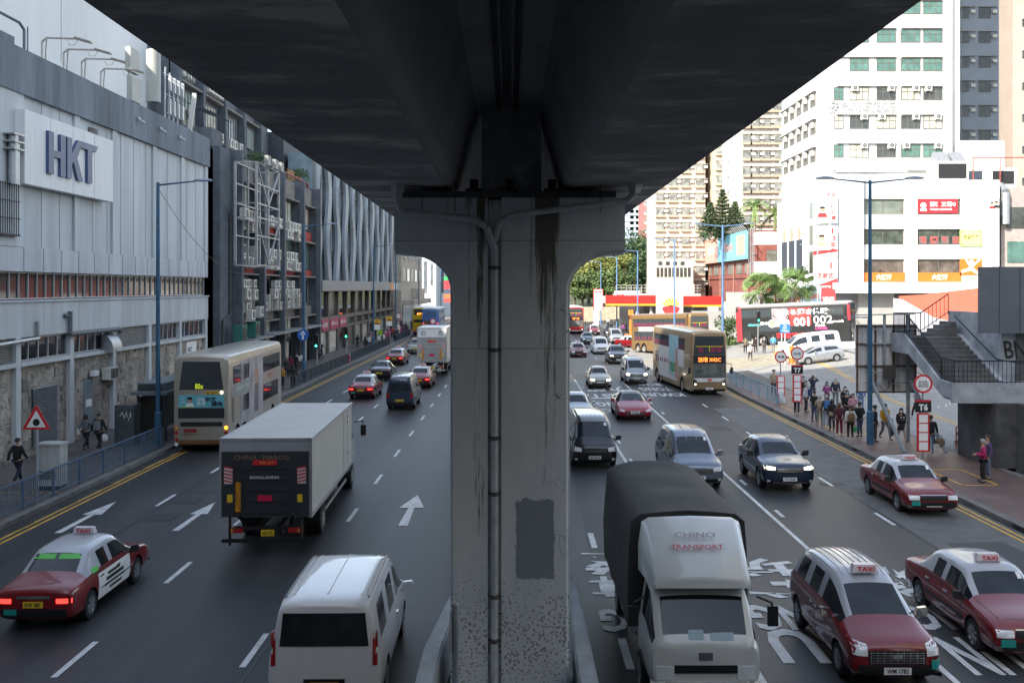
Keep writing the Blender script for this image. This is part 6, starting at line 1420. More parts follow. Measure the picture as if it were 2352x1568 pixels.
car('suv', 'black_suv', 'black SUV with one lit headlight behind the silver van', 'suv', BLK, 4.95, 1.98, mod(SUV, 1.05), (-1.5, 1.45), .38, 'NR 7790', hlm=HEADON).place(9.75, 95.3, 4.95)
car('mpv', 'white_mpv', 'white people carrier with dark grille behind the black SUV', 'van', WHT, 4.95, 1.86, MPV, (-1.5, 1.45), .34, 'VA 3310').place(9.3, 109.4, 4.95)
car('sed', 'dark_sedan', 'dark blue-black saloon in front of the red bus', 'car', NAVY, 4.6, 1.76, SED, (-1.35, 1.3), .32, 'JP 2214').place(9.3, 130, 4.6)
car('van', 'silver_van', 'distant silver van near the orange safety barriers', 'van', SILV, 4.84, 1.8, VAN, (-1.5, 1.3), .33, 'TT 1029').place(13.1, 131, 4.84)
car('mpv', 'black_mpv', 'distant black people carrier behind the silver van', 'van', BLK, 4.9, 1.85, MPV, (-1.5, 1.45), .34, 'PM 4408').place(13.9, 146.5, 4.9)
car('sed', 'silver_sedan', 'silver saloon half hidden between the column and the black van', 'car', SILV, 4.7, 1.8, SED, (-1.4, 1.35), .33, 'SB 9021').place(3.3, 54.0, 4.7)
car('sed', 'silver_hatchback', 'silver hatchback parked side-on in front of the white van', 'car', SILV, 4.0, 1.7, [(0, .34, .62, .66, .84, .60, 'h'), (.012, .24, .70, .74, .93, .64, 'h'), (.06, .2, .80, .84, .985, .70, 'h'), (.17, .19, .90, .97, 1, .76, 'w'), (.40, .18, .94, 1.42, 1, .62, 'g'), (.53, .18, .96, 1.47, 1, .62, 'p'), (.545, .18, .96, 1.47, 1, .62, 'g'), (.76, .18, 1.0, 1.43, 1, .6, 'g'), (.86, .18, 1.02, 1.36, .99, .56, 'r'), (.965, .24, .98, 1.06, .96, .62, 't'), (1, .36, .85, .9, .88, .6, 't')], (-1.25, 1.22), .31, 'SL 6043', group=None).place(23.55, 84.0, 4.0, head=-86)
car('van', 'white_van', 'long white van standing behind the silver hatchback', 'van', WHT, 5.2, 1.88, mod(VAN, 1.06), (-1.6, 1.5), .34, 'PC 2290').place(24.2, 90.5, 5.2, head=-84)
# --- left carriageway, driving away
car('van', 'dark_blue_van', 'dark blue panel van with grey side driving away in the middle lane', 'van', paint((.018, .03, .06)), 4.84, 1.72, mod(VAN, 1.06), (-1.5, 1.3), .33, 'SZ 6139', ribs=5).place(-7.07, 0, 4.84, head=180, rear=59.9)
car('sed', 'black_sedan', 'black saloon with a yellow plate between two red taxis', 'car', BLK, 4.65, 1.8, SED, (-1.4, 1.35), .33, 'TT 4937').place(-11.0, 0, 4.65, head=180, rear=79.2)
v = car('suv', 'pickup', 'pale green-grey pickup truck beside the far box lorry', 'pickup', paint((.42, .47, .45)), 5.2, 1.9, SUV[:8]+[(.60, .3, 1.1, 1.63, 1, .66, 'p'), (.635, .3, 1.1, 1.5, 1, .66, 'r'), (.645, .3, 1.1, 1.13, 1, .8, 't'), (.985, .32, 1.08, 1.11, .98, .8, 't'), (1, .4, 1.0, 1.04, .92, .7, 't')], (-1.6, 1.55), .38, 'WR 3412'); v.place(-11.4, 0, 5.2, head=180, rear=110.8)
b = L(); b.box(-.72, .85, 1.1, .72, 2.45, 1.15); b.build('load_bed', BLACK, v.root); b = L(); b.tube([(-.7, .95, 1.1), (-.62, .8, 1.55), (.62, .8, 1.55), (.7, .95, 1.1)], .035, 6); b.tube([(-.75, .9, 1.5), (-.8, 2.3, 1.12)], .03, 5); b.tube([(.75, .9, 1.5), (.8, 2.3, 1.12)], .03, 5); b.build('roll_bar', BLACK, v.root)
# white minibus-van in the foreground
v = car('mpv', 'white_van', 'large white van in the foreground driving away beside the column', 'van', WHT, 5.1, 1.95, TRN, (-1.6, 1.5), .35, 'RM 5873', ribs=3); v.place(-3.3, 0, 5.1, head=181, rear=17.0)
v.rear('rear_window', -.76, .76, 1.28, 1.84, CGLASS, sx=-.06, n=10, m=5, eps=.012); v.pair('tail_light', .83, .91, .95, 1.5, REDL, rear=True, n=2, m=6, eps=.014)
for sg in (-1, 1): v.patch('roof_rail', [(sg*.72-.015, -.9, 0), (sg*.72+.015, -.9, 0), (sg*.72+.015, 2.2, 0), (sg*.72-.015, 2.2, 0)], (0, 0, -1), STEEL, n=1, m=10, eps=.04, skirt=.05)
v.rear('lower_plate_panel', -.35, .35, .5, .72, BLACK, n=4, m=2, eps=.014)
# --- taxis
tx, TL = make_taxi('x'); tb, _ = make_taxi('x', brake=True)
kids = tree_of(tx.root)
def put_taxi(v, label, x, yf=None, rear=None, head=0, first=[]):
    src = v.root
    if src in first: r_ = copy_tree(src, label, kids=kids)
    else: r_ = src; first.append(src)
    r_['label'] = label; r_['group'] = 'red taxis in the traffic'
    o = Veh.__new__(Veh); o.root = r_; o.place(x, yf, TL, head, rear); return r_
t1 = put_taxi(tb, 'red taxi in the left foreground with green window stickers and a white door advert', -10.35, rear=21.3, head=180.5)
put_taxi(tx, 'red taxi on the right by the kerb below the waiting crowd', 13.4, 32.0)
put_taxi(tx, 'red taxi cut off by the right edge of the picture', 10.15, 19.4)
put_taxi(tx, 'red taxi beside the column facing the camera on the yellow box', 6.5, 104.6)
put_taxi(tx, 'red taxi at the back of the queue left of the dark saloon', 6.35, 136)
put_taxi(tx, 'distant dark red taxi at the far side of the road behind the black people carrier', 12.1, 155)
put_taxi(tx, 'red taxi turning out of the side street beside the gold bus', 15.6, 120.5, head=38)
kids = tree_of(tb.root)
put_taxi(tb, 'red taxi driving away in front of the dark blue van', -10.35, rear=65.7, head=179)
put_taxi(tb, 'red taxi driving away behind the white pickup', -11.7, rear=94.6, head=178)
put_taxi(tb, 'pale-roofed red taxi just behind the far box lorry', -7.2, rear=72.7, head=179)
# advert panels and green stickers on the foreground taxi
vv = Veh.__new__(Veh); vv.root = t1; me = shell(TL, 1.7, TAX, (), .32, TSIL, TRED); bm = bmesh.new(); bm.from_mesh(me); vv.bvh = BVHTree.FromBMesh(bm); bm.free()
vv.side('door_advert', -.84, 1.0, .30, .88, WHITE, n=12, m=4, eps=.013)
for i, (a, c, z0, z1) in enumerate(((-.4, .6, .62, .70), (-.5, .7, .52, .57), (-.2, .5, .74, .80), (-.3, .4, .4, .46))): vv.side('advert_lettering', a, c, z0, z1, INK, n=6, m=1, eps=.019)
GRN = flat((.12, .55, .10), .4)
vv.rear('window_sticker', -.52, -.04, 1.30, 1.39, GRN, n=4, m=1, eps=.012); vv.rear('window_sticker', .04, .52, 1.30, 1.39, GRN, n=4, m=1, eps=.012); vv.side('window_sticker', .88, 1.2, .96, 1.06, GRN, n=2, m=1, eps=.012)
# comfort-style tall taxi
Lh, Wd = 4.4, 1.695
ct = [(0, .36, .72, .78, .84, .62, 'h'), (.012, .26, .80, .86, .95, .66, 'h'), (.06, .2, .90, .95, .99, .72, 'h'), (.19, .2, .99, 1.07, 1, .77, 'w'), (.36, .2, 1.02, 1.62, 1, .66, 'g'), (.47, .2, 1.03, 1.73, 1, .68, 'p'), (.485, .2, 1.03, 1.73, 1, .68, 'g'), (.68, .2, 1.04, 1.73, 1, .68, 'p'), (.70, .2, 1.04, 1.72, 1, .68, 'g'), (.88, .2, 1.05, 1.68, .99, .66, 'p'), (.97, .24, 1.04, 1.5, .97, .62, 'p'), (1, .36, .95, 1.1, .9, .6, 'p')]
me = shell(Lh, Wd, ct, (-1.36, 1.39), .32, TSIL, TRED); v = Veh('red_taxi', 'tall red taxi with ribbed silver roof and honeycomb grille in the right foreground', 'taxi', me, 'red taxis in the traffic')
v.wheels((-1.36, 1.39), Wd, .32); v.front('grille', -.52, .52, .52, .76, BLACK, n=8, m=3, eps=.014); v.pair('headlight', .54, .79, .66, .86, LAMPW, dz=.04, n=4, m=3, eps=.016); v.front('bumper', -.82, .82, .28, .50, BLACK, n=12, m=3, eps=.03, skirt=.08)
for k in range(5): v.front('grille_bar', -.5, .5, .54+k*.045, .552+k*.045, CHROME, n=8, m=1, eps=.022)
for k in range(9): v.front('grille_bar', -.48+k*.12-.006, -.48+k*.12+.006, .53, .75, CHROME, n=1, m=4, eps=.021)
v.front('emblem', -.09, .09, .62, .70, CHROME, n=2, m=2, eps=.03); v.plate(-2.2, .40, PLATEW, 'WM 1782'); v.patch('cyan_badge', [(.62, 0, .44), (.80, 0, .44), (.80, 0, .60), (.62, 0, .60)], (0, 1, 0), CYG, n=2, m=2, eps=.05)
for k in range(7): x = -.42+k*.14; v.patch('roof_rib', [(x-.012, -.42, 0), (x+.012, -.42, 0), (x+.012, 1.6, 0), (x-.012, 1.6, 0)], (0, 0, -1), TSIL, n=1, m=10, eps=.016)
taxi_roof(v, -.45, 1.72); v.mirrors(-.98, 1.02, Wd, CHROME, 1.1); wipers(v, -1.32, 1.10); v.side('door_gap', -.62, -.608, .34, 1.0, BLACK, n=1, m=6, eps=.002); v.side('door_gap', .05, .062, .34, 1.0, BLACK, n=1, m=6, eps=.002)
v.side('door_handle', -.1, .08, .86, .90, CHROME, n=1, m=1, eps=.03); v.side('door_handle', .2, .38, .86, .90, CHROME, n=1, m=1, eps=.03); v.place(6.95, 18.2, Lh)

# --- lorries
def chassis(v, L0, L1, w_, wy, r):
    b = L(); b.box(-.42, L0, .55, -.28, L1, .8); b.box(.28, L0, .55, .42, L1, .8); b.box(-.9, wy[0]+.9, .5, -.45, wy[1]-.8, .9); b.build('chassis', BLACK, v)
def cabin(root, Lf, Wd, zb, zw, zt, paintm, wy, wr, depth=1.65, slope=.28, defl=None):
    """forward-control lorry cab, nose at y=Lf"""
    st = [(0, zb+.1, zw-.1, zw-.04, .90, .80, 'h'), (.03, zb, zw-.06, zw, .98, .86, 'w'), (slope, zb, zw+.02, zt-.1, 1, .84, 'g'), (.42, zb, zw+.02, zt, 1, .84, 'g'), (.80, zb, zw+.02, zt, 1, .84, 'p'), (.98, zb, zw, zt-.02, .99, .83, 'p'), (1, zb+.05, zw, zt-.1, .96, .8, 'p')]
    me = shell(depth, Wd, st, (), .3, paintm, paintm); v = Veh.__new__(Veh); tmp = thing('t', 't', 't'); v.root = tmp; v.body(me)
    return v, tmp
def merge_cab(v, tmp, root, y):
    for o in [o for o in COL.objects if o.parent == tmp]:
        o.data.transform(Matrix.Translation((0, y, 0))); o.parent = root
        if o.name.split('.')[0] == 'body': o.name = 'cab'
        elif o.name.split('.')[0] == 'roof': o.name = 'cab_roof'
    bpy.data.objects.remove(tmp)
class Stub(Veh):
    def __init__(s, root): s.root = root
# covered lorry, cab towards us
lo = thing('covered_lorry', 'white-cabbed lorry with black tarpaulin cover in the foreground beside the column', 'lorry'); S_ = Stub(lo); TL2 = 7.2
CRMP = paint((.60, .62, .60))
v, tmp = cabin(lo, 0, 2.0, .42, 1.22, 2.12, CRMP, 0, .38, 1.75, .34)
v.front('grille', -.55, .55, .72, .86, BLACK, n=8, m=2, eps=.012); v.pair('headlight', .55, .86, .60, .84, LAMPW, n=3, m=2, eps=.015); v.front('bumper', -.95, .95, .40, .58, CRMP, n=8, m=2, eps=.05, skirt=.1); v.plate(-.8, .50, PLATEW, 'NM 4420'); v.front('emblem', -.12, .12, .95, 1.08, CHROME, n=2, m=2, eps=.015)
v.front('windscreen_sign', -.28, -.02, 1.28, 1.42, M((.35, .5, .55), .5, 0, .1, 3), n=2, m=1, eps=.01); v.front('windscreen_sign', .1, .5, 1.27, 1.38, M((.35, .5, .55), .5, 0, .1, 3), n=2, m=1, eps=.01)
merge_cab(v, tmp, lo, -TL2/2+.875)
y0 = -TL2/2
bm = bmesh.new(); rings = []
for (f, hw, zb, zt) in ((.30, .82, 2.10, 2.2), (.36, .86, 2.08, 2.34), (.9, .92, 2.08, 2.72), (1.45, .97, 2.08, 3.02), (1.62, .98, 2.08, 3.05), (1.66, .9, 2.1, 3.0)):
    q = [(-hw, zb), (-hw, zb+(zt-zb)*.5), (-hw*.94, zt-.08), (-hw*.8, zt), (0, zt+.03), (hw*.8, zt), (hw*.94, zt-.08), (hw, zb+(zt-zb)*.5), (hw, zb)]; rings.append([bm.verts.new((x, y0+f, z)) for x, z in q])
for a, c in zip(rings, rings[1:]):
    for i in range(8): bm.faces.new((a[i], a[i+1], c[i+1], c[i]))
bm.faces.new(rings[0][::-1]); bm.faces.new(rings[-1]); bmesh.ops.recalc_face_normals(bm, faces=bm.faces)
for f in bm.faces: f.smooth = True
me = bpy.data.meshes.new('d'); bm.to_mesh(me); bm.free(); me.materials.append(CRMP); me.set_sharp_from_angle(angle=R(50)); o = bpy.data.objects.new('wind_deflector', me); COL.objects.link(o); o.parent = lo
text('CHINO', M((.35, .3, .3), .5, 0, 0), lo, (-.02, y0+.99, 2.86), (1, 0, 0), (0, .85, .52), w=.75, h=.13, local=True, bold=.02, depth=.02); text('TRANSPORT', M((.5, .1, .12), .5, 0, 0), lo, (-.02, y0+.76, 2.70), (1, 0, 0), (0, .85, .52), w=.95, h=.12, local=True, bold=.02, depth=.02)
TARP = M((.035, .033, .034), .75, 0, .3, 1.2, bump=.5)
bm = bmesh.new(); rings = []; NR = 11
for i in range(NR):
    y = y0+1.85+(TL2-1.9)*i/(NR-1); sag = .05*math.sin(i*1.7); hw = 1.13+.02*math.sin(i*2.3)
    q = [(-hw-.03, .95), (-hw-.02+.03*math.sin(i*3), 1.7), (-hw, 2.4), (-hw+.04, 2.92), (-hw+.22, 3.06+sag*.5), (-hw*.45, 3.10-sag), (0, 3.13-sag*.6), (hw*.45, 3.10-sag), (hw-.22, 3.06+sag*.5), (hw-.04, 2.92), (hw, 2.4), (hw+.02+.03*math.sin(i*2.7), 1.7), (hw+.03, .95)]
    rings.append([bm.verts.new((x, y, z)) for x, z in q])
for a, c in zip(rings, rings[1:]):
    for i in range(12): bm.faces.new((a[i], a[i+1], c[i+1], c[i]))
bm.faces.new(rings[0][::-1]); bm.faces.new(rings[-1]); bmesh.ops.recalc_face_normals(bm, faces=bm.faces)
for f in bm.faces: f.smooth = True
me = bpy.data.meshes.new('d'); bm.to_mesh(me); bm.free(); me.materials.append(TARP); me.set_sharp_from_angle(angle=R(50)); o = bpy.data.objects.new('tarpaulin', me); COL.objects.link(o); o.parent = lo
b = L(); b.box(-1.13, y0+1.8, .85, 1.13, y0+TL2, 1.0); b.build('load_bed', STEEL, lo); chassis(lo, y0+.6, y0+TL2-.3, 2, (y0+1.0, y0+5.2), .38); S_.wheels((y0+1.05, y0+5.3), 2.1, .38, tw=.26)
for sg in (-1, 1):
    b = L(); b.tube([(sg*1.0, y0+.5, 1.9), (sg*1.22, y0+.3, 1.85), (sg*1.22, y0+.3, 1.45)], .02, 5); b.box(sg*1.14, y0+.25, 1.45, sg*1.32, y0+.32, 1.8); b.build('door_mirror', BLACK, lo)
Stub(lo).place(3.27, 17.25, TL2)
# box lorries seen from behind
def box_lorry(label, Lb, Wd, zf, zt, boxm, liftm, cabm, bright):
    lo = thing('box_lorry', label, 'lorry'); Lt = Lb+2.1; S_ = Stub(lo); y0 = -Lt/2; yr = Lt/2
    b = L(); b.box(-Wd/2, y0+2.1, zf, Wd/2, yr-.05, zt); o = b.build('cargo_box', boxm, lo)
    bm = bmesh.new(); bm.from_mesh(o.data); bmesh.ops.bevel(bm, geom=list(bm.edges), offset=.02, segments=2, affect='EDGES'); bm.to_mesh(o.data); bm.free()
    AL = M((.5, .5, .5), .4, .6, .15, 2)
    b = L()
    for sg in (-1, 1): b.box(sg*(Wd/2-.02), y0+2.08, zt-.07, sg*(Wd/2+.025), yr-.03, zt+.015); b.box(sg*(Wd/2-.02), y0+2.08, zf-.02, sg*(Wd/2+.03), yr-.03, zf+.10); b.box(sg*(Wd/2-.07), yr-.09, zf, sg*(Wd/2+.03), yr-.02, zt+.018)
    b.box(-Wd/2, yr-.1, zt-.06, Wd/2, yr-.02, zt+.02); b.build('edge_trim', AL, lo)
    hl = (zt-zf)*(.84 if not bright else .74)
    b = L(); b.box(-Wd/2+.07, yr-.05, zf+hl, Wd/2-.07, yr-.03, zt-.08); b.build('rear_door', WHT if bright else M((.35, .36, .38), .5, .2, .1, 2), lo)
    b = L(); b.box(-Wd/2+.05, yr-.02, zf+.05, Wd/2-.05, yr+.06, zf+hl)
    for k in range(5): b.box(-Wd/2+.5, yr+.055, zf+.15+k*.30, Wd/2-.5, yr+.085, zf+.21+k*.30)
    for sg in (-1, 1): b.box(sg*(Wd/2-.42), yr+.055, zf+.1, sg*(Wd/2-.36), yr+.09, zf+hl-.45); b.box(sg*.62, yr+.055, zf+.1, sg*.66, yr+.09, zf+hl-.4)
    b.build('tail_lift', liftm, lo)
    b = L()
    for sg in (-1, 1):
        b.box(sg*.95, yr-.05, zf-.75, sg*1.0, yr+.05, zf+.02); b.bar((sg*.55, yr-.6, zf-.45), (sg*.75, yr+.06, zf+.12), .07, .1)
        b.box(sg*.45, yr+.05, zf-.66, sg*1.18, yr+.1, zf-.56)
    b.box(-.85, yr-.1, zf-.35, .85, yr-.02, zf-.25); b.box(-.6, yr+.03, zf-.62, .6, yr+.09, zf-.56); b.build('lift_frame', BLACK if not bright else AL, lo)
    for sg in (-1, 1):
        b = L(); b.box(sg*.62, yr-.05, zf-.42, sg*1.02, yr+.02, zf-.28); b.build('tail_light', REDL, lo); b = L(); b.box(sg*.88, yr-.045, zf-.40, sg*1.0, yr+.025, zf-.3); b.build('indicator', AMBER, lo)
        b = L(); b.box(sg*(Wd/2-.38), yr+.06, zf+hl*.52, sg*(Wd/2-.12), yr+.07, zf+hl*.76, 0)
        for k in range(5): z = zf+hl*.53+k*.095; b._a([(sg*(Wd/2-.38), yr+.074, z), (sg*(Wd/2-.12), yr+.074, z+.06), (sg*(Wd/2-.12), yr+.074, z+.1), (sg*(Wd/2-.38), yr+.074, z+.04)], [(0,1,2,3)], 1)
        b.build('warning_panel', [M((.6, .6, .58), .5, 0, .1, 3), REDSIGN], lo)
    b = L(); b.box(-.24, yr+.02, zf-.5, .12, yr+.035, zf-.33); b.build('number_plate', PLATEY, lo); text('NE 6192', INK, lo, (-.06, yr+.037, zf-.415), (-1,0,0), (0,0,1), w=.28, h=.1, local=True, bold=.02)
    b = L(); b.box(-.33, yr+.09, zf+hl*.80, .33, yr+.1, zf+hl*.88); b.build('red_sticker', REDSIGN, lo); text('DHOLLANDIA', WHITE, lo, (0, yr+.102, zf+hl*.62), (-1,0,0), (0,0,1), w=.8, h=.08, local=True, bold=.01); text('TAIL LIFT', PLATEY, lo, (-.05, yr+.103, zf+hl*.84), (-1,0,0), (0,0,1), w=.4, h=.06, local=True)
    b = L(); b.box(-.2, yr+.09, zf+hl*.26, .2, yr+.1, zf+hl*.35); b.build('red_reflector', M((.6, .02, .08), .3, 0, 0), lo)
    for x in (-Wd/2+.22, Wd/2-.36): b = L(); b.box(x, yr+.06, zf+hl*.24, x+.16, yr+.07, zf+hl*.36); b.build('yellow_reflector', PLATEY, lo)
    b = L(); b.box(Wd/2-.58 if not bright else -Wd/2+.44, yr+.092, zf+hl*.10, Wd/2-.44 if not bright else -Wd/2+.58, yr+.1, zf+hl*.55)
    if bright: b.box(Wd/2-.58, yr+.092, zf+hl*.10, Wd/2-.44, yr+.1, zf+hl*.55)
    b.build('warning_strip', M((.62, .25, .02), .4, 0, .5, 6), lo)
    for z in (.65, .95):
        b = L(); b.box(Wd/2-.05, y0+3.4, z, Wd/2-.01, yr-2.6, z+.09); b.box(-Wd/2+.05, y0+3.4, z, -Wd/2+.01, yr-2.6, z+.09); b.build('side_guard', AL, lo)
    # panel joints and side door in the box flank
    b = L()
    for sg in (-1, 1):
        for yy in (y0+3.3, y0+4.15): b.box(sg*(Wd/2+.001), yy, zf+.15, sg*(Wd/2+.012), yy+.03, zt-.1)
        for z in (zf+.5, zf+1.6, zt-.4): b.box(sg*(Wd/2+.001), y0+3.2, z, sg*(Wd/2+.03), y0+3.32, z+.08)
    b.build('side_door', AL, lo)
    v, tmp = cabin(lo, 0, 2.3, .55, 1.55, 2.7, cabm, 0, .42, 1.9, .2); merge_cab(v, tmp, lo, y0+.95)
    chassis(lo, y0+.6, yr-.2, 2, (y0+1.2, yr-2.8), .45); S_.wheels((y0+1.35, yr-2.6), Wd-.1, .46, tw=.5, rim=M((.45, .43, .4), .5, .5, .3, 5))
    for sg in (-1, 1):
        b = L(); b.box(sg*(Wd/2-.5), yr-3.3, .95, sg*(Wd/2-.04), yr-1.95, 1.0); b.build('mudguard', BLACK, lo)
        b = L(); b.tube([(sg*1.1, y0+.35, 2.3), (sg*1.42, y0+.15, 2.3), (sg*1.42, y0+.15, 1.7)], .02, 5); b.box(sg*1.33, y0+.1, 1.75, sg*1.53, y0+.18, 2.15); b.build('door_mirror', BLACK, lo)
    return lo, Lt
lo, Lt = box_lorry('off-white box lorry with black tail lift in the left foreground', 8.6, 2.48, 1.05, 3.22, M((.50, .48, .44), .5, 0, .08, .8), M((.035, .04, .045), .55, .2, .15, 2), paint((.35, .36, .36)), False); Stub(lo).place(-6.95, 0, Lt, head=182, rear=27.5)
text('CHINA · MARCO', M((.30, .20, .10), .5, 0, 0), lo, (.1, Lt/2+.062, 2.72), (-1,0,0), (0,0,1), w=1.5, h=.12, local=True)
lo, Lt = box_lorry('sunlit silver box lorry with grey tail lift beyond the stained column', 6.5, 2.45, 1.1, 4.0, M((.60, .58, .55), .5, .1, .08, .8), M((.36, .37, .38), .5, .4, .12, 2), paint((.6, .6, .6)), True); Stub(lo).place(-7.15, 0, Lt, head=180.5, rear=83.4)
text('伯', M((.12, .12, .12), .5, 0, 0), lo, (.75, Lt/2-.025, 3.58), (-1,0,0), (0,0,1), w=.42, h=.42, local=True); text('恩', M((.12, .12, .12), .5, 0, 0), lo, (-.72, Lt/2-.025, 3.58), (-1,0,0), (0,0,1), w=.42, h=.42, local=True)

# --- double-deck buses
SEAT = M((.20, .02, .06), .7, 0, .15, 3); YPOLE = M((.75, .55, .02), .4, 0, 0)
BGL = M((.045, .055, .06), .06, 0, 0)
def bus(name, label, pm, Ls=12.0, W_=2.5, H_=4.4, lower=None, roofm=None, wy=(-3.4, 3.2, 4.5), up=True, rearcol=None, frontm=None, H1=None):
    b0 = thing(name, label, 'bus'); hw = W_/2
    # shell: rounded box, slightly raked nose
    st = []
    bm = bmesh.new(); rings = []
    prof = [(0, .16, .93, .42), (.006, .06, .975, .30), (.02, .01, .995, .24), (.05, 0, 1, .22), (.5, 0, 1, .22), (.95, 0, 1, .24), (.985, .02, .995, .27), (.997, .07, .975, .33), (1, .14, .94, .42)]
    for f, dz, k, zb in prof:
        y = -Ls/2+f*Ls; w_ = hw*k; zt = H_-dz; r_ = .22
        hp = [(0, zb), (w_-.08, zb), (w_, zb+.1), (w_, 1.4), (w_, 2.6), (w_, zt-.5), (w_-.015, zt-.28), (w_-.07, zt-.12), (w_-.2, zt-.03), (0, zt+.03)]
        a = [bm.verts.new((x, y, z)) for x, z in hp]; c = [bm.verts.new((-x, y, z)) for x, z in hp[1:-1]]; rings.append(a+c[::-1])
    n = len(rings[0])
    for a, c in zip(rings, rings[1:]):
        for i in range(n):
            f = bm.faces.new((a[i], a[(i+1) % n], c[(i+1) % n], c[i])); s = i if i < 9 else n-1-i; f.material_index = 1 if s >= 7 else (6 if s < 1 else 0); f.smooth = True
    bm.faces.new(rings[0][::-1]).smooth = True; bm.faces.new(rings[-1]).smooth = True; bmesh.ops.recalc_face_normals(bm, faces=bm.faces)
    mats = [pm, roofm or pm, BGL, BGL, BGL, BGL, DARKIN]
    def mods(ob):
        ex = []
        for y in wy:
            for sx in (-1, 1):
                c = MB(); c.cyl((sx*(hw+.1), y, .5), (sx*(hw-.4), y, .5), .6, n=24); c.m = [6]*len(c.f); co = c.build('cut', mats); co.hide_render = True; ex.append(co)
                q = ob.modifiers.new('b', 'BOOLEAN'); q.operation = 'DIFFERENCE'; q.object = co; q.solver = 'EXACT'
        return ex
    me = mesh_mod(bm, mats, mods); v = Veh.__new__(Veh); v.root = b0; v.body(me); v.hw = hw; v.Ls = Ls; v.H = H_
    v.wheels(wy, W_, .48, tw=.32, rim=M((.5, .47, .42), .45, .6, .25, 5))
    return v
def wins(v, sg, y0, y1, z0, z1, n, seats=False, gl=None, gap=.05):
    x = sg*(v.hw+.004)
    fr = L(); fr.box(x-sg*.02, y0-.05, z0-.05, x, y1+.05, z1+.05); fo = fr.build('window_band', BLACK, v.root)
    for i in range(n):
        a = y0+(y1-y0)*i/n+gap/2; c = y0+(y1-y0)*(i+1)/n-gap/2
        g = L(); g.box(x, a, z0, x+sg*.008, c, z1); g = g.build('side_window', gl or BGL, v.root)
        if seats:
            s_ = L()
            for q in range(2):
                yy = a+(c-a)*(.25+.5*q); s_.prism([(x+sg*.009, yy-.17, z0+.01), (x+sg*.009, yy+.17, z0+.01), (x+sg*.009, yy+.14, z0+.3), (x+sg*.009, yy+.08, z0+.36), (x+sg*.009, yy-.08, z0+.36), (x+sg*.009, yy-.14, z0+.3)], (sg*.003, 0, 0))
            s_.split('seat', SEAT, v.root)
def bus_front(v, destA, frame, lowm, roof_black=True, style=0, dest2=None):
    y = -v.Ls/2; hw = v.hw
    v.front('upper_windscreen', -hw+.14, hw-.14, 2.78, 4.05, BGL, sx=-.10, n=12, m=6, eps=.012); v.front('destination_box', -hw+.12, hw-.12, 2.15, 2.76, INK, n=10, m=3, eps=.010); v.front('lower_windscreen', -hw+.1, hw-.1, 1.17, 2.13, M((.13, .14, .13), .1, 0, .5, 2), n=12, m=5, eps=.014)
    o = v.ray((0, 0, 2.45), (0, 1, 0), .024); text(destA, M((1, .22, .03), .4, 0, 0, emit=1.0), v.root, (0, o.y, 2.45), (1,0,0), (0,0,1), h=.34, local=True, bold=.02)
    b = L(); yy = o.y-.01; b.box(-hw+.3, yy, 3.33, hw-.3, yy+.01, 3.37); b.box(-.02, yy, 2.98, .02, yy+.01, 3.33); b.build('handrail', YPOLE, v.root)
    b = L(); [b.box(x, yy, 2.95, x+.32, yy+.008, 3.28) for x in (-.75, .12, .52)]; b.split('seat', SEAT, v.root)
    v.front('lower_panel', -hw+.15, hw-.15, .92, 1.18, lowm, n=10, m=2, eps=.02); v.pair('headlight_cluster', hw-.38, hw-.12, .62, 1.02, BLACK, dz=.1, n=3, m=4, eps=.02); v.pair('headlight', hw-.32, hw-.2, .70, .82, HEADON, n=2, m=2, eps=.03); v.plate(y, .45, PLATEW, 'UW 6099')
    for sg in (-1, 1): b = L(); b.tube([(sg*(hw-.1), y+.05, 2.2), (sg*(hw+.22), y-.28, 2.15), (sg*(hw+.24), y-.28, 1.9)], .02, 5); b.box(sg*(hw+.14), y-.32, 1.5, sg*(hw+.32), y-.24, 1.92); b.build('door_mirror', BLACK, v.root)
    v.front('wiper', -.6, -.1, 1.22, 1.25, BLACK, n=3, m=1, eps=.03); v.front('wiper', .1, .6, 1.22, 1.25, BLACK, n=3, m=1, eps=.03)
GOLDB = M((.40, .29, .16), .35, .45, .06, 1, coat=.5); CHAMP = M((.46, .42, .35), .38, .45, .08, 1, coat=.4); BRNB = M((.20, .10, .045), .4, .3, .1, 1)
# gold bus coming towards us
v = bus('double_decker_bus', 'gold double-decker bus with lit orange destination display facing the camera', GOLDB)
bus_front(v, '油塘 X42C', CHAMP, M((.6, .58, .55), .4, 0, .15, 3))
b = L(); b.box(-.1, -6.06, 1.0, .15, -6.04, 1.12); b.build('red_emblem', REDSIGN, v.root)
wins(v, -1, -4.1, 5.3, 3.0, 3.75, 8, seats=True); wins(v, 1, -4.9, 5.3, 3.0, 3.75, 9, seats=True); wins(v, -1, -.6, 5.0, 1.7, 2.35, 4, seats=True); wins(v, 1, -4.0, 5.0, 1.4, 2.35, 7)
v.side('advert_panel', -3.9, 3.9, .6, 2.95, M((.62, .64, .65), .45, 0, .06, .5), both=False, sg0=-1, n=4, m=2, eps=.014)
v.side('advert_sky', -2.4, .4, .9, 3.9, M((.30, .52, .60), .45, 0, .12, .5), both=False, sg0=-1, n=4, m=2, eps=.018); v.side('advert_green', -2.3, .1, 1.2, 1.9, M((.08, .30, .16), .45, 0, .3, 1), both=False, sg0=-1, n=2, m=2, eps=.021)
v.side('advert_figure', -2.3, -1.5, .8, 3.0, M((.50, .20, .17), .5, 0, .1, 1), both=False, sg0=-1, n=2, m=2, eps=.024, sy=.2)
dr_ = L(); dr_.cyl((-.55, -6.03, 1.62), (-.55, -6.06, 1.62), .12, n=12); dr_.build('driver_face', SKIN, v.root) if False else None
v.place(12.95+.25, 68.4, 12.0, head=5)
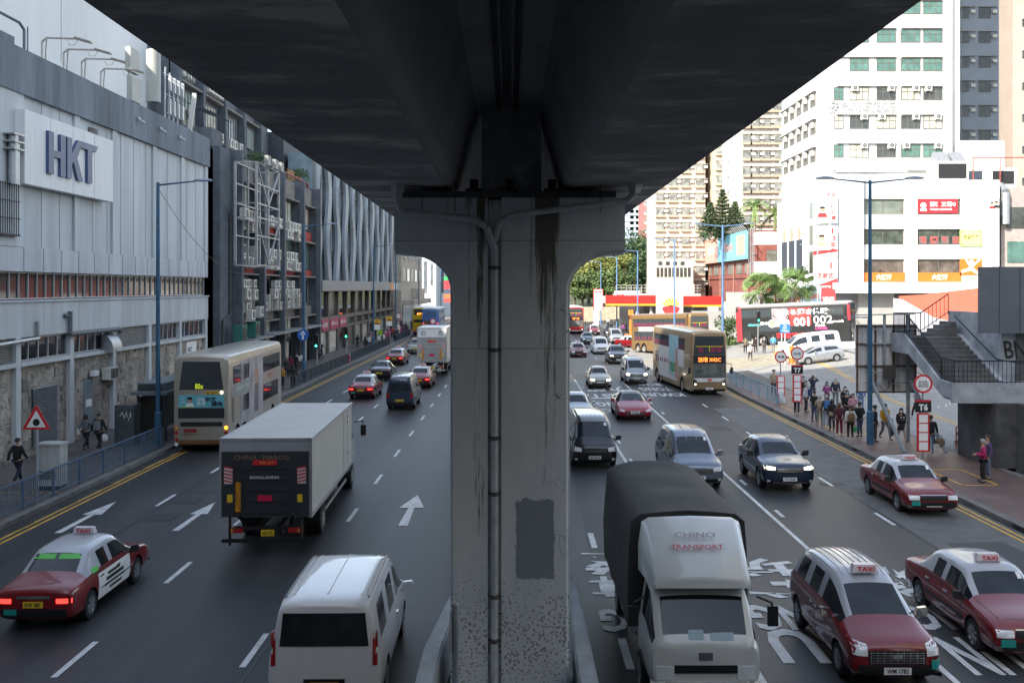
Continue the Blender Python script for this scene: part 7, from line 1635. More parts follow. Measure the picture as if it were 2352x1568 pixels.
# brown bus crossing out of the side street
v = bus('double_decker_bus', 'brown double-decker bus seen from the side leaving the side street', M((.24, .15, .065), .4, .3, .06, 1, coat=.4)); bus_front(v, '', CHAMP, GOLDB)
for sg in (-1, 1): wins(v, sg, -5.2, 5.4, 3.0, 3.75, 10, seats=True)
wins(v, -1, -3.0, 5.2, 1.5, 2.35, 6, seats=True); v.side('advert_panel', .2, 4.4, 2.42, 2.9, WHITE, both=False, sg0=-1, n=6, m=1, eps=.014)
b = L(); [b.box(-1.272, 4.2-i*.33, 2.44, -1.268, 4.4-i*.33, 2.82+.04*(i % 2)) for i in range(12)]; b.build('advert_figures', M((.12, .13, .16), .6, 0, .4, 8), v.root)
v.place(19.2, 104.5, 12, head=24)
# black bus with the big advert
BB = M((.012, .013, .014), .35, 0, .1, 1, coat=.5)
v = bus('double_decker_bus', 'black double-decker bus with huge white and red lettering parked side-on', BB, roofm=M((.35, .35, .35), .5, .2, .1, 1)); bus_front(v, '', BB, BB)
for sg in (-1, 1): wins(v, sg, -5.3, 5.4, 3.0, 3.8, 9, gl=BGL)
wins(v, -1, -.5, 3.6, 1.5, 2.2, 3)
xx = -1.262
v.side('red_corner', 5.4, 5.95, .5, 4.1, REDSIGN, n=2, m=6, eps=.012); v.side('red_corner', -5.95, -5.7, 2.4, 4.2, REDSIGN, n=2, m=6, eps=.012)
v.side('advert_panel', -2.0, .3, 2.0, 3.9, M((.30, .03, .03), .5, 0, .5, 1.2), both=False, sg0=-1, n=2, m=2, eps=.02)
b = L(); b.box(xx-.02, .4, 1.9, xx-.018, 2.1, 3.9); b.build('advert_grey_panel', M((.25, .22, .24), .5, 0, .5, 1.5), v.root)
def bt(s, y, z, w_, h_, m, bold=.03): text(s, m, v.root, (xx-.03, y, z), (0,-1,0), (0,0,1), w=w_, h=h_, local=True, bold=bold)
bt('異なる薄さ体験', -1.0, 3.45, 5.6, .62, WHITE); bt('003', 1.0, 2.35, 1.5, .62, WHITE); bt('001', -1.0, 2.4, 1.6, .95, WHITE); bt('002', -3.2, 2.55, 2.0, .9, M((.35, .35, .36), .5, 0, 0)); bt('HYDRO', -2.9, 1.95, 1.0, .25, WHITE); bt('LARGE', -3.0, 1.65, 1.2, .25, M((.7, .05, .25), .5, 0, 0))
bt('okamoto.com.hk', -4.5, 2.35, 1.6, .26, WHITE); bt('okamoto', 4.0, 2.25, 1.4, .3, M((.1, .45, .42), .5, 0, 0)); bt('薄度決定', .1, 1.0, 3.2, .6, REDSIGN); bt('日本', 2.9, 2.35, .9, .36, WHITE)
b = L(); b.cyl((xx-.002, 2.1, 2.3), (xx-.028, 2.1, 2.3), .42, n=20); b.cyl((xx-.03, 2.1, 2.3), (xx-.034, 2.1, 2.3), .34, n=20, m=1); b.build('round_advert', [WHITE, M((.45, .28, .18), .5, 0, .1, 2)], v.root)
b = L(); b.box(xx-.01, -.9, .45, xx, 0, 2.0); b.box(xx-.01, 4.4, .5, xx, 5.2, 1.6); b.build('door', M((.03, .035, .035), .2, 0, .2, 2), v.root)
v.place(34.9, 103.0, 12, head=61)
# red bus far away
RBUS = M((.50, .02, .02), .35, 0, .08, 1, coat=.5)
v = bus('double_decker_bus', 'bright red double-decker bus showing number 15 next to the column', RBUS, roofm=M((.45, .45, .45), .5, 0, .1, 1)); bus_front(v, 'LP 15', RBUS, RBUS)
for sg in (-1, 1): wins(v, sg, -5.3, 5.4, 3.0, 3.75, 9); wins(v, sg, -4.5, 5.2, 1.5, 2.35, 8)
b = L(); b.box(-1.1, -6.1, .45, 1.1, -6.04, .62); b.build('bumper', CHROME, v.root); v.place(9.35, 158.5, 12)
# bus with blue advert at the left kerb, seen from behind
v = bus('double_decker_bus', 'champagne double-decker bus with turquoise rear advert at the left bus stop', CHAMP, H_=4.4)
v.rear('upper_rear_window', -.98, .98, 2.82, 4.08, BGL, sx=-.16, n=14, m=8, eps=.012); v.rear('rear_advert', -1.02, 1.02, 2.02, 2.58, M((.12, .42, .48), .45, 0, .05, 1), n=8, m=2, eps=.012); v.rear('engine_grille', -1.02, 1.02, 1.55, 2.0, BLACK, n=8, m=3, eps=.012)
for k in range(8): v.rear('grille_slat', -1.0, 1.0, 1.58+k*.05, 1.6+k*.05, M((.04, .04, .045), .5, .2, 0), n=6, m=1, eps=.02)
v.rear('lower_window', -.92, .92, 1.18, 1.38, BLACK, n=10, m=2, eps=.012, sx=.02); v.rear('brown_skirt', -1.1, 1.1, .38, .58, BRNB, n=8, m=2, eps=.012)
for sg in (-1, 1):
    for (z, m_) in ((1.12, M((.9, .35, .03), .3, 0, 0, emit=1.2) if sg < 0 else AMBER), (.9, REDL), (.62, REDL), (.38, LAMPW)): h = v.ray((sg*1.1, 0, z), (0, -1, 0), .02); b = L(); b.lathe([(.02, .001), (.02, .07), (0, .085)], (sg*1.1, h.y, z), 'y', 14); b.build('tail_lamp', m_, v.root)
    h = v.ray((sg*.9, 0, 2.7), (0, -1, 0), .02); b = L(); b.lathe([(.02, .001), (.02, .055), (0, .065)], (sg*.9, h.y, 2.7), 'y', 12); b.build('marker_lamp', HEADON if sg < 0 else STEEL, v.root)
yy = v.ray((0, 0, 2.3), (0, -1, 0), .0).y
def rt_(s, x, z, w_, h_, m, bold=.01, dy=.03): text(s, m, v.root, (x, yy+dy, z), (-1,0,0), (0,0,1), w=w_, h=h_, local=True, bold=bold)
rt_('80x', .08, 2.98, .36, .24, M((.35, .42, .02), .4, 0, 0, emit=.5), dy=.05); b = L(); b.box(-.75, yy+.02, 2.64, -.2, yy+.03, 2.76); b.build('number_plate', PLATEY, v.root); rt_('MP 8454', -.475, 2.70, .46, .08, INK, dy=.035)
rt_('KMB', .42, 1.0, .44, .17, M((.28, .01, .02), .4, 0, 0), .06); rt_('九巴服務 日日進步', .56, .82, .66, .07, INK); rt_('VOLVO', .88, .60, .3, .05, STEEL); b = L(); [b.bar((.72+.08*math.cos(a), yy+.03, 1.0+.09*math.sin(a)), (.72-.08*math.cos(a), yy+.03, 1.0-.09*math.sin(a)), .03, .012) for a in (0, .8, 1.6, 2.4)]; b.build('company_emblem', M((.28, .01, .02), .4, 0, 0), v.root)
rt_('中文', -.42, 2.40, .5, .22, INK, .03); rt_('領先', -.70, 2.18, .52, .24, INK, .03); rt_('凝皓', -.0, 2.38, .38, .17, WHITE); rt_('教育', -.0, 2.2, .38, .17, WHITE); rt_('中文', .82, 2.42, .16, .07, WHITE); rt_('YY LAM', .82, 2.27, .2, .06, WHITE); rt_('Chinese', .72, 2.08, .62, .1, M((.45, .65, .1), .5, 0, 0))
b = L(); b.lathe([(yy+.03, .001), (yy+.03, .11), (yy+.025, .112)], (.50, 0, 2.36), 'y', 14, 0); b._a([(.72, yy+.028, 2.06), (.3, yy+.028, 2.06), (.38, yy+.028, 2.23), (.62, yy+.028, 2.23)], [(0,1,2,3)], 1); b._a([(.62, yy+.034, 2.38), (.38, yy+.034, 2.38), (.40, yy+.034, 2.5), (.60, yy+.034, 2.5)], [(0,1,2,3)], 2); b.build('printed_portrait', [SKIN, WHITE, INK], v.root)
for sg in (-1, 1):
    wins(v, sg, -5.3, 5.3, 3.05, 3.75, 8, gap=.06); wins(v, sg, -4.8, 3.6, 1.55, 2.3, 6)
b = L(); b.box(-1.262, 2.0, 1.0, -1.254, 3.9, 3.9); b.box(-1.262, 3.9, 2.42, -1.254, 5.6, 2.95); b.box(-1.27, -.9, .5, -1.262, 2.2, 3.95); b.build('side_advert', M((.42, .40, .42), .4, 0, .35, 1.2), v.root)
b = L(); b.box(-1.276, .2, 1.2, -1.268, 1.0, 2.6, 0); b.cyl((-1.276, .6, 3.0), (-1.268, .6, 3.0), .42, n=14, m=1); b.box(-1.276, 2.4, 2.4, -1.27, 5.2, 2.9, 2); b.build('advert_print', [M((.16, .14, .15), .5, 0, .3, 6), SKIN, M((.30, .36, .33), .5, 0, .2, 2)], v.root)
text('與你同行守護', WHITE, v.root, (-1.28, 3.6, 2.72), (0,-1,0), (0,0,1), w=2.4, h=.2, local=True); text('PRUDENTIAL', REDSIGN, v.root, (-1.28, -2.6, 2.75), (0,-1,0), (0,0,1), w=1.6, h=.18, local=True)
b = L(); [b.box(-1.262, 5.2, 1.3+i*.08, -1.254, 5.6, 1.34+i*.08) for i in range(14)]; b.build('side_vent', BLACK, v.root)
v.place(-14.15, 0, 12.0, head=182.3, rear=44.6)
# yellow and blue buses further down
YB = M((.62, .42, .02), .4, 0, .06, 1)
v = bus('double_decker_bus', 'yellow and white double-decker bus waiting at the crowded stop', YB, roofm=WHITE); v.rear('upper_rear_window', -1.05, 1.05, 3.2, 4.05, BGL, n=8, m=4, eps=.012); v.rear('black_band', -1.1, 1.1, 2.0, 2.45, INK, n=8, m=2, eps=.012); v.rear('blue_skirt', -1.1, 1.1, .4, .6, M((.03, .08, .3), .4, 0, 0), n=6, m=1, eps=.012); v.rear('red_stripe', -1.1, 1.1, .6, .8, REDSIGN, n=6, m=1, eps=.012)
yy = v.ray((0, 0, 3.2), (0, -1, 0), .0).y; text('671', M((1, .2, .03), .4, 0, 0, emit=2.5), v.root, (.1, yy+.05, 3.35), (-1,0,0), (0,0,1), w=.9, h=.26, local=True, bold=.03)
for sg in (-1, 1): wins(v, sg, -5.3, 5.4, 3.0, 3.75, 9); wins(v, sg, -4.5, 5.2, 1.5, 2.35, 8)
v.place(-14.9, 0, 12, head=180, rear=153.5)
BLB = M((.07, .15, .36), .4, 0, .08, 1)
v = bus('double_decker_bus', 'blue double-decker bus with a bear advert on its rear', BLB, roofm=M((.5, .5, .45), .4, .2, 0)); v.rear('upper_rear_window', -.9, .9, 3.1, 3.9, M((.06, .12, .22), .1, 0, .1, 1), sx=-.15, n=8, m=4, eps=.012)
yy = v.ray((0, 0, 2.4), (0, -1, 0), .0).y
b = L()
for c, r_, m_ in (((.55, 2.0), .5, 0), ((.22, 2.5), .16, 0), ((.85, 2.5), .16, 0), ((.55, 1.85), .2, 1), ((.55, 1.93), .06, 2)): b.lathe([(yy+.02+.004*m_, .001), (yy+.02+.004*m_, r_), (yy+.015, r_+.005)], (c[0], 0, c[1]), 'y', 16, m_)
b.build('bear_print', [M((.10, .045, .03), .6, 0, .2, 4), SKIN, INK], v.root); b = L(); b.lathe([(yy+.03, .30), (yy+.03, .42)], (-.35, 0, 2.4), 'y', 18, 0); b.lathe([(yy+.025, .001), (yy+.025, .3)], (-.35, 0, 2.4), 'y', 18, 1); b.bar((-.55, yy+.035, 2.6), (-.15, yy+.035, 2.2), .06, .01, 0); b.build('round_sign_print', [REDSIGN, WHITE], v.root)
v.pair('brake_light', .95, 1.1, 2.05, 2.2, REDON, rear=True, n=1, m=1, eps=.02)
for sg in (-1, 1): wins(v, sg, -5.3, 5.4, 3.0, 3.75, 9); wins(v, sg, -4.5, 5.2, 1.5, 2.35, 8)
v.place(-12.75, 0, 12, head=180, rear=146.5)
# coach at the filling station
mb = [(0, .4, .9, .95, .9, .7, 'h'), (.02, .3, 1.1, 1.2, .97, .8, 'w'), (.12, .3, 1.3, 2.5, 1, .84, 'g'), (.3, .3, 1.3, 2.62, 1, .86, 'p'), (.31, .3, 1.3, 2.62, 1, .86, 'g'), (.6, .3, 1.3, 2.62, 1, .86, 'p'), (.61, .3, 1.3, 2.62, 1, .86, 'g'), (.94, .3, 1.3, 2.6, 1, .86, 'p'), (1, .4, 1.3, 2.4, .95, .8, 'p')]
v = car('van', 'minibus', 'white and green minibus parked by the filling station', 'minibus', paint((.55, .68, .5)), 7.0, 2.05, mb, (-2.2, 1.9), .36, 'KM 6610', roof=WHT); v.place(22.6, 200, 7, head=-14)
# ================================================================ PEOPLE
SK = M((.42, .26, .18), .55, 0, .08, 6); HAIRB = M((.018, .014, .012), .5, 0, .2, 12); HAIRG = M((.30, .29, .28), .6, 0, .2, 12); HAIRR = M((.12, .05, .025), .5, 0, .2, 12)
MASKB = flat((.25, .48, .60)); MASKW = flat((.75, .75, .75)); SHOEB = flat((.02, .02, .022)); SHOEW = flat((.6, .6, .6))
def skinmesh(name, V, E, Rr, root=0, lv=1):
    me = bpy.data.meshes.new(name); me.from_pydata(V, E, []); ob = bpy.data.objects.new(name, me); COL.objects.link(ob)
    m = ob.modifiers.new('skin', 'SKIN'); m.use_smooth_shade = True
    for i, r in enumerate(Rr):
        s = me.skin_vertices[0].data[i]; s.radius = r if isinstance(r, tuple) else (r, r); s.use_root = (i == root)
    s = ob.modifiers.new('sub', 'SUBSURF'); s.levels = lv; s.render_levels = lv
    dg = bpy.context.evaluated_depsgraph_get(); out = bpy.data.meshes.new_from_object(ob.evaluated_get(dg)); bpy.data.objects.remove(ob)
    out.name = name
    for p in out.polygons: p.use_smooth = True
    return out
def lerp(a, b, t): return tuple(a[i]+(b[i]-a[i])*t for i in range(3))
POSES = {   # joint offsets: knees, ankles, elbows, wrists (right then left), facing -Y
 'stand': dict(kn=((.10, -.02, .49), (-.10, -.01, .49)), an=((.11, .02, .09), (-.11, .0, .09)), el=((.235, .04, 1.12), (-.235, .03, 1.12)), wr=((.25, -.06, .88), (-.25, -.05, .88))),
 'walk': dict(kn=((.10, -.20, .52), (-.10, .04, .50)), an=((.10, -.28, .12), (-.10, .30, .17)), el=((.235, .14, 1.13), (-.235, -.06, 1.13)), wr=((.25, .16, .89), (-.24, -.24, .93))),
 'phone': dict(kn=((.10, -.02, .49), (-.10, -.03, .49)), an=((.12, .0, .09), (-.11, .03, .09)), el=((.23, .0, 1.12), (-.23, .02, 1.12)), wr=((.10, -.27, 1.18), (-.25, -.06, .88))),
 'hold': dict(kn=((.10, .0, .49), (-.09, -.05, .5)), an=((.11, .03, .09), (-.12, -.03, .09)), el=((.24, .03, 1.12), (-.24, .03, 1.12)), wr=((.10, -.25, 1.08), (-.10, -.25, 1.10))),
 'photo': dict(kn=((.10, -.02, .49), (-.10, -.01, .49)), an=((.13, .0, .09), (-.13, .02, .09)), el=((.33, -.18, 1.33), (-.33, -.18, 1.33)), wr=((.09, -.26, 1.53), (-.09, -.26, 1.53))),
 'sit': dict(kn=((.12, -.42, .52), (-.12, -.42, .52)), an=((.12, -.40, .12), (-.12, -.40, .12)), el=((.26, -.05, .86), (-.26, -.05, .86)), wr=((.14, -.28, .68), (-.14, -.28, .68))),
}
def pose_meshes(p, long_=False):
    q = POSES[p]; dz = -.40 if p == 'sit' else 0; J = lambda x, y, z: (x, y, z+dz)
    pel, sp, ch, nk, hb, hc, ht = J(0, 0, .93), J(0, .01, 1.12), J(0, 0, 1.30), J(0, .0, 1.44), J(0, -.01, 1.50), J(0, -.02, 1.585), J(0, -.02, 1.665)
    V = [pel, sp, ch, nk, hb, hc, ht]; Rr = [(.10, .075), (.095, .07), (.13, .085), (.05, .05), (.062, .068), (.078, .092), (.055, .062)]; E = [(i, i+1) for i in range(6)]
    for s, i in ((1, 0), (-1, 1)):
        sh = J(s*.175, .0, 1.375); el, wr = q['el'][i], q['wr'][i]; hip = J(s*.09, 0, .88); kn, an = q['kn'][i], q['an'][i]
        k = len(V); V += [sh, el, wr]; Rr += [.052, .038, .026]; E += [(2, k), (k, k+1), (k+1, k+2)]
        d = (Vector(wr)-Vector(el)).normalized(); palm_ = Vector(wr)+d*.06; V.append(tuple(palm_)); Rr.append((.028, .016)); E.append((k+2, k+3))
        u = Vector((0, 1, 0)) if abs(d.y) < .8 else Vector((1, 0, 0))
        for fi in range(4):
            off = (fi-1.5)*.017; base = palm_+d*.03+u*off; tip = base+d*(.055-.008*abs(fi-1.4))+Vector((-s*.012, -.008, 0)); V.append(tuple(base)); V.append(tuple(tip)); Rr += [.0085, .0065]; E += [(k+3, len(V)-2), (len(V)-2, len(V)-1)]
        tb_ = Vector(wr)+d*.025+u*-.03; V.append(tuple(tb_+d*.035+u*-.012)); Rr.append(.009); E.append((k+3, len(V)-1))
        k = len(V); toe = (an[0]+s*.02, an[1]-.15, an[2]-.055); V += [hip, kn, an, toe]; Rr += [.085, .055, .038, (.035, .028)]; E += [(0, k), (k, k+1), (k+1, k+2), (k+2, k+3)]
    body = skinmesh('body', V, E, Rr)
    V = [J(0, 0, .83), J(0, .01, 1.08), J(0, 0, 1.30), J(0, .01, 1.415)]; Rr = [(.17, .135), (.155, .125), (.175, .13), (.085, .075)]; E = [(0, 1), (1, 2), (2, 3)]
    for s, i in ((1, 0), (-1, 1)):
        k = len(V); V += [J(s*.18, .0, 1.37), q['el'][i], q['wr'][i]]; Rr += [.070, .056, .042]; E += [(2, k), (k, k+1), (k+1, k+2)]
    top = skinmesh('jacket', V, E, Rr)
    V = [J(0, 0, .96)]; Rr = [(.15, .12)]; E = []
    for s, i in ((1, 0), (-1, 1)):
        k = len(V); an = q['an'][i]; V += [J(s*.09, 0, .86), q['kn'][i], (an[0], an[1], an[2]+.03)]; Rr += [.098, .070, .054]; E += [(0, k), (k, k+1), (k+1, k+2)]
    trs = skinmesh('trousers', V, E, Rr)
    sh = []
    for s, i in ((1, 0), (-1, 1)):
        an = q['an'][i]; sh.append(skinmesh('shoe', [(an[0], an[1]+.05, an[2]-.035), (an[0], an[1]-.02, an[2]-.02), (an[0]+s*.02, an[1]-.16, an[2]-.05)], [(0, 1), (1, 2)], [(.042, .042), (.045, .045), (.04, .03)]))
    hair = []
    for kind in range(3):
        b = L(); c = Vector(hc)+Vector((0, .012, .015)); n_, m_ = 12, 8; P = []; F = []
        for a in range(m_+1):
            th = a/m_*math.pi*(.56 if kind == 0 else .62)
            for k in range(n_):
                ph = 2*math.pi*k/n_; dirn = Vector((math.sin(th)*math.cos(ph), math.sin(th)*math.sin(ph), math.cos(th))); front_ = max(0, -dirn.y); lift = .10*front_*(a/m_)**2
                P.append(c+Vector((dirn.x*.094, dirn.y*.112, dirn.z*.112+lift)))
        F = [(a*n_+k, a*n_+(k+1) % n_, (a+1)*n_+(k+1) % n_, (a+1)*n_+k) for a in range(m_) for k in range(n_)]
        b._a(P, F, 0, True)
        if kind >= 1:
            ln = (.13, .30)[kind-1]; P = []; 
            for a in range(5):
                z = c.z-.02-ln*a/4; w_ = .095+.015*math.sin(a)
                for k in range(9): ph = math.pi*(-.1+1.2*k/8); P.append((math.cos(ph)*w_, c.y+.0+math.sin(ph)*.115*(1+.1*a/4), z))
            b._a(P, [(a*9+k, a*9+k+1, (a+1)*9+k+1, (a+1)*9+k) for a in range(4) for k in range(8)], 0, True)
        o = b.build('hair', HAIRB); hair.append(o.data); bpy.data.objects.remove(o)
    b = L(); c = Vector(hc); P = []
    for a in range(4):
        z = c.z-.018-.085*a/3; r_ = (.082, .092, .086, .06)[a]
        for k in range(9): ph = math.pi*(1.12+.76*k/8); P.append((math.cos(ph)*r_, c.y+math.sin(ph)*(r_*1.22), z))
    b._a(P, [(a*9+k, a*9+k+1, (a+1)*9+k+1, (a+1)*9+k) for a in range(3) for k in range(8)], 0, True); o = b.build('mask', MASKB); mask = o.data; bpy.data.objects.remove(o)
    b = L()
    for s in (-1, 1): b.lathe([(c.y-.093, .001), (c.y-.091, .011), (c.y-.08, .012)], (s*.03, 0, c.z+.022), 'y', 8)
    o = b.build('eyes', INK); eyes = o.data; bpy.data.objects.remove(o)
    b = L(); b.lathe([(.62, .19), (.72, .185), (.85, .17), (.97, .14)], (0, 0, dz), 'z', 14); o = b.build('skirt', INK); skirt = o.data; bpy.data.objects.remove(o)
    return dict(body=body, jacket=top, trousers=trs, shoe=sh, hair=hair, mask=mask, eyes=eyes, skirt=skirt)
PM = {p: pose_meshes(p) for p in POSES}
def person(x, y, pose, face, top, legs, label, hair=0, hairm=HAIRB, mask=MASKB, shoe=SHOEB, h=1.68, z=None, skirt=False, group=None):
    """face: heading angle, 0 looks at the camera"""
    z = z if z is not None else (.15 if not (x > 19.3 or (15.5 < x and y > 79)) else terr(x, y)+.004)
    t = thing('person', label, 'person', (x, y, z), R(face), group); s = h/1.68; t.scale = (s, s, s); D = PM[pose]
    def put(nm, me, mat):
        if not me.materials: me.materials.append(mat)
        o = bpy.data.objects.new(nm, me); COL.objects.link(o); o.parent = t; o.material_slots[0].link = 'OBJECT'; o.material_slots[0].material = mat; return o
    put('body', D['body'], SK); put('jacket', D['jacket'], top); put('trousers' if not skirt else 'leggings', D['trousers'], legs) if not skirt else put('skirt', D['skirt'], top)
    for m in D['shoe']: put('shoe', m, shoe)
    if hair is not None: put('hair', D['hair'][hair], hairm)
    put('eyes', D['eyes'], INK)
    if mask: put('mask', D['mask'], mask)
    return t
def C(r, g, b_): return M((r, g, b_), .85, 0, .15, 8)
BK, NV, JN, GRYC, WHC, BEIG, KHA, PINK, MAROON, PURP, YEL, DGR = C(.015, .015, .017), C(.02, .025, .045), C(.06, .09, .16), C(.16, .17, .18), C(.6, .6, .58), C(.32, .25, .18), C(.22, .20, .15), C(.55, .04, .16), C(.16, .01, .03), C(.22, .05, .20), C(.50, .28, .02), C(.05, .055, .06)
def GP(px, py, h=.15): return G(px, py, h)
crowd = [
 (1830, 952, 'stand', 170, WHC, BK, 'person in white jacket and black trousers standing next to the T7 bus stop sign', 1, HAIRB, None, 1.62),
 (1851, 948, 'phone', 60, C(.45, .46, .5), BK, 'grey-haired person in pale shirt looking down, with a blue backpack', 0, HAIRG, MASKB, 1.72),
 (1845, 926, 'stand', 5, BK, DGR, 'person in black with mask at the back behind the grey-haired person', 0, HAIRB, MASKB, 1.7),
 (1867, 922, 'photo', 150, NV, NV, 'person with raised arms taking a photograph at the back of the crowd', 1, HAIRR, None, 1.66),
 (1870, 969, 'hold', 120, BK, JN, 'person in black puffer jacket and blue jeans seen from the side', 0, HAIRB, MASKB, 1.68),
 (1883, 977, 'hold', 160, BEIG, KHA, 'elderly person in beige jacket and khaki trousers seen from behind', 0, HAIRG, None, 1.58),
 (1898, 982, 'stand', 175, DGR, C(.25, .33, .42), 'person in light blue jeans wearing a bright blue backpack', 0, HAIRG, None, 1.66),
 (1899, 938, 'hold', 10, PURP, DGR, 'woman in purple top facing the camera with long dark hair', 2, HAIRB, MASKB, 1.6),
 (1919, 935, 'stand', 5, NV, GRYC, 'tall bald man in navy top facing the camera', None, HAIRB, MASKB, 1.8),
 (1911, 990, 'stand', 190, BK, NV, 'person in black coat with a pale shoulder strap seen from behind', 1, HAIRB, None, 1.6),
 (1928, 1001, 'stand', 180, C(.09, .02, .035), MAROON, 'person in pink and black hooded jacket and maroon trousers', 1, HAIRR, None, 1.62),
 (1941, 952, 'phone', 0, BK, BK, 'woman with long hair in black near the back holding up a phone', 2, HAIRB, MASKW, 1.6),
 (1945, 970, 'stand', 0, BK, DGR, 'man in open black jacket over grey shirt facing the camera', 0, HAIRB, MASKB, 1.74),
 (1959, 974, 'hold', 5, C(.50, .26, .32), BK, 'woman in pale pink coat facing the camera', 1, HAIRB, C(.6, .35, .42), 1.62),
 (1953, 1010, 'stand', 180, WHC, BK, 'person in white puffer jacket carrying a floral backpack', 0, HAIRB, None, 1.62),
 (1975, 1004, 'hold', 200, BK, JN, 'person in black jacket and jeans looking at a phone left of the blue lamp post', 0, HAIRB, MASKB, 1.7),
 (1977, 938, 'stand', 0, C(.08, .16, .4), C(.12, .18, .3), 'person in bright blue mostly hidden by the road sign panel', 0, HAIRB, MASKB, 1.7),
 (2009, 1015, 'stand', 90, BK, DGR, 'dark-clothed person half hidden by the blue lamp post', 0, HAIRB, None, 1.72),
 (2033, 1011, 'walk', 10, YEL, GRYC, 'man in mustard yellow polo shirt walking towards the camera', 0, HAIRB, MASKB, 1.72),
 (2138, 1043, 'walk', 150, BK, JN, 'dark-clothed person carrying bags behind the T6 bus stop sign', 0, HAIRB, None, 1.68),
 (2258, 1108, 'hold', 250, C(.42, .02, .12), BK, 'grey-haired person in pink and grey jacket by the dark stair pier', 0, HAIRG, None, 1.6),
 (2269, 1101, 'stand', 265, C(.09, .06, .14), C(.12, .14, .2), 'person in dark purple jacket beside the stair pier', 0, HAIRB, None, 1.68),
 (1777, 909, 'stand', 0, BEIG, DGR, 'man with brown hat and long beige coat behind the blue railing', 0, HAIRR, MASKW, 1.72),
]
for (px_, py_, pose, face, top, legs, lab, hr, hm, mk, hh) in crowd:
    x, y = GP(px_, py_); person(x, y, pose, face, top, legs, lab, hr, hm, mk, SHOEW if hh in (1.62, 1.66) else SHOEB, hh)
x, y = GP(2070, 1016); pw = person(x, y, 'walk', 0, BK, BK, 'woman in black patterned jumper dress and white mask walking', 2, HAIRB, MASKW, SHOEB, 1.6, skirt=True)
b = L(); 
for (cx, cz) in ((.07, 1.25), (-.07, 1.25)):
    for i in range(4): a = i*math.pi/4; b.bar((cx+.05*math.cos(a), -.158, cz+.05*math.sin(a)), (cx-.05*math.cos(a), -.158, cz-.05*math.sin(a)), .014, .01)
for i in range(9): b.box(-.14+i*.032, -.155, 1.12, -.13+i*.032, -.150, 1.14)
b.build('jumper_pattern', WHITE, pw)
x, y = G(2106, 962, 0); person(x, y, 'walk', 200, GRYC, BK, 'woman in grey hoodie and black leggings walking behind the sign', 2, HAIRR, MASKW, SHOEW, 1.64, z=0)
def on_terr(px_, py_):
    z = 0
    for _ in range(8): X, Y = G(px_, py_, z); z = terr(X, Y)
    return X, Y, z
for (px_, py_, pose, face, top, legs, lab, hr, mk, h_) in ((1712, 812, 'phone', 160, C(.14, .12, .08), BK, 'person in camouflage jacket looking at a phone by the black bus', 0, None, 1.66), (1736, 812, 'stand', 170, BK, BK, 'person in black waiting at the crossing beside the traffic light pole', 0, None, 1.72),
        (1755, 812, 'stand', 20, DGR, DGR, 'person in dark coat and cap waiting at the crossing', 0, MASKB, 1.7), (1776, 810, 'stand', 185, C(.10, .35, .55), GRYC, 'person in bright sky-blue jacket waiting by the crossing', 0, None, 1.72), (1723, 829, 'walk', 0, C(.6, .5, .5), BK, 'woman in pale top and black leggings walking over the yellow crossing', 2, MASKW, 1.6)):
    x, y, z = on_terr(px_, py_); person(x, y, pose, face, top, legs, lab, hr, HAIRB, mk, SHOEB, h_, z=z+.005)
# left pavement
for (px_, py_, pose, face, top, legs, lab, hr, mk, h_) in ((40, 1114, 'walk', 165, BK, NV, 'man in black walking away at the left edge', 0, None, 1.72), (197, 1035, 'walk', 165, C(.13, .14, .15), BK, 'woman in grey hooded top walking away past the steel door', 1, None, 1.62), (227, 1039, 'walk', 170, BK, BK, 'man in black with a grey backpack carrying a white bag', 0, None, 1.72),
        (649, 893, 'stand', 140, C(.45, .2, .03), NV, 'person in dark and orange top at the front of the bus queue', 0, None, 1.66), (673, 891, 'stand', 200, BK, BK, 'person in long black coat at the front of the bus queue by the railing', 1, None, 1.64),
        (658, 868, 'stand', 170, C(.03, .05, .05), NV, 'woman in dark teal jacket with brown hair in the left bus queue', 2, None, 1.62), (667, 862, 'stand', 190, MAROON, BK, 'person in maroon top in the middle of the left bus queue', 1, None, 1.62), (680, 858, 'stand', 150, NV, DGR, 'person in navy with a blue bag in the left bus queue', 0, MASKB, 1.7), (688, 853, 'stand', 200, WHC, DGR, 'person in white jacket at the back of the left bus queue', 2, None, 1.66)):
    x, y = GP(px_, py_); person(x, y, pose, face, top, legs, lab, hr, HAIRB if 'brown' not in lab else HAIRR, mk, SHOEB, h_)
x, y = GP(737, 822); person(x, y, 'hold', 0, NV, DGR, 'carer in dark jacket with green stripes pushing a wheelchair', 0, HAIRB, MASKB, SHOEB, 1.68)
x2, y2 = x+.05, y-.75; person(x2, y2, 'sit', 0, BK, BK, 'person in black sitting in a wheelchair', 0, HAIRB, MASKB, SHOEB, 1.64, z=.17)
wc = thing('wheelchair', 'black wheelchair pushed along the left pavement', 'wheelchair', (x2, y2, .15)); b = MB()
b.box(x2-.22, y2-.22, .57, x2+.22, y2+.22, .62); b.box(x2-.22, y2+.2, .6, x2+.22, y2+.24, 1.1); b.build('seat', BLACK, wc)
for sg in (-1, 1): b = MB(); b.lathe([(-.015, .28), (-.015, .3), (.015, .3), (.015, .28)], (x2+sg*.28, y2+.1, .46), 'x', 20); b.build('wheel', RUBBER, wc); b = MB(); b.lathe([(-.015, .06), (-.015, .08), (.015, .08)], (x2+sg*.22, y2-.4, .24), 'x', 12); b.build('caster', RUBBER, wc)
rp_ = random.Random(11)
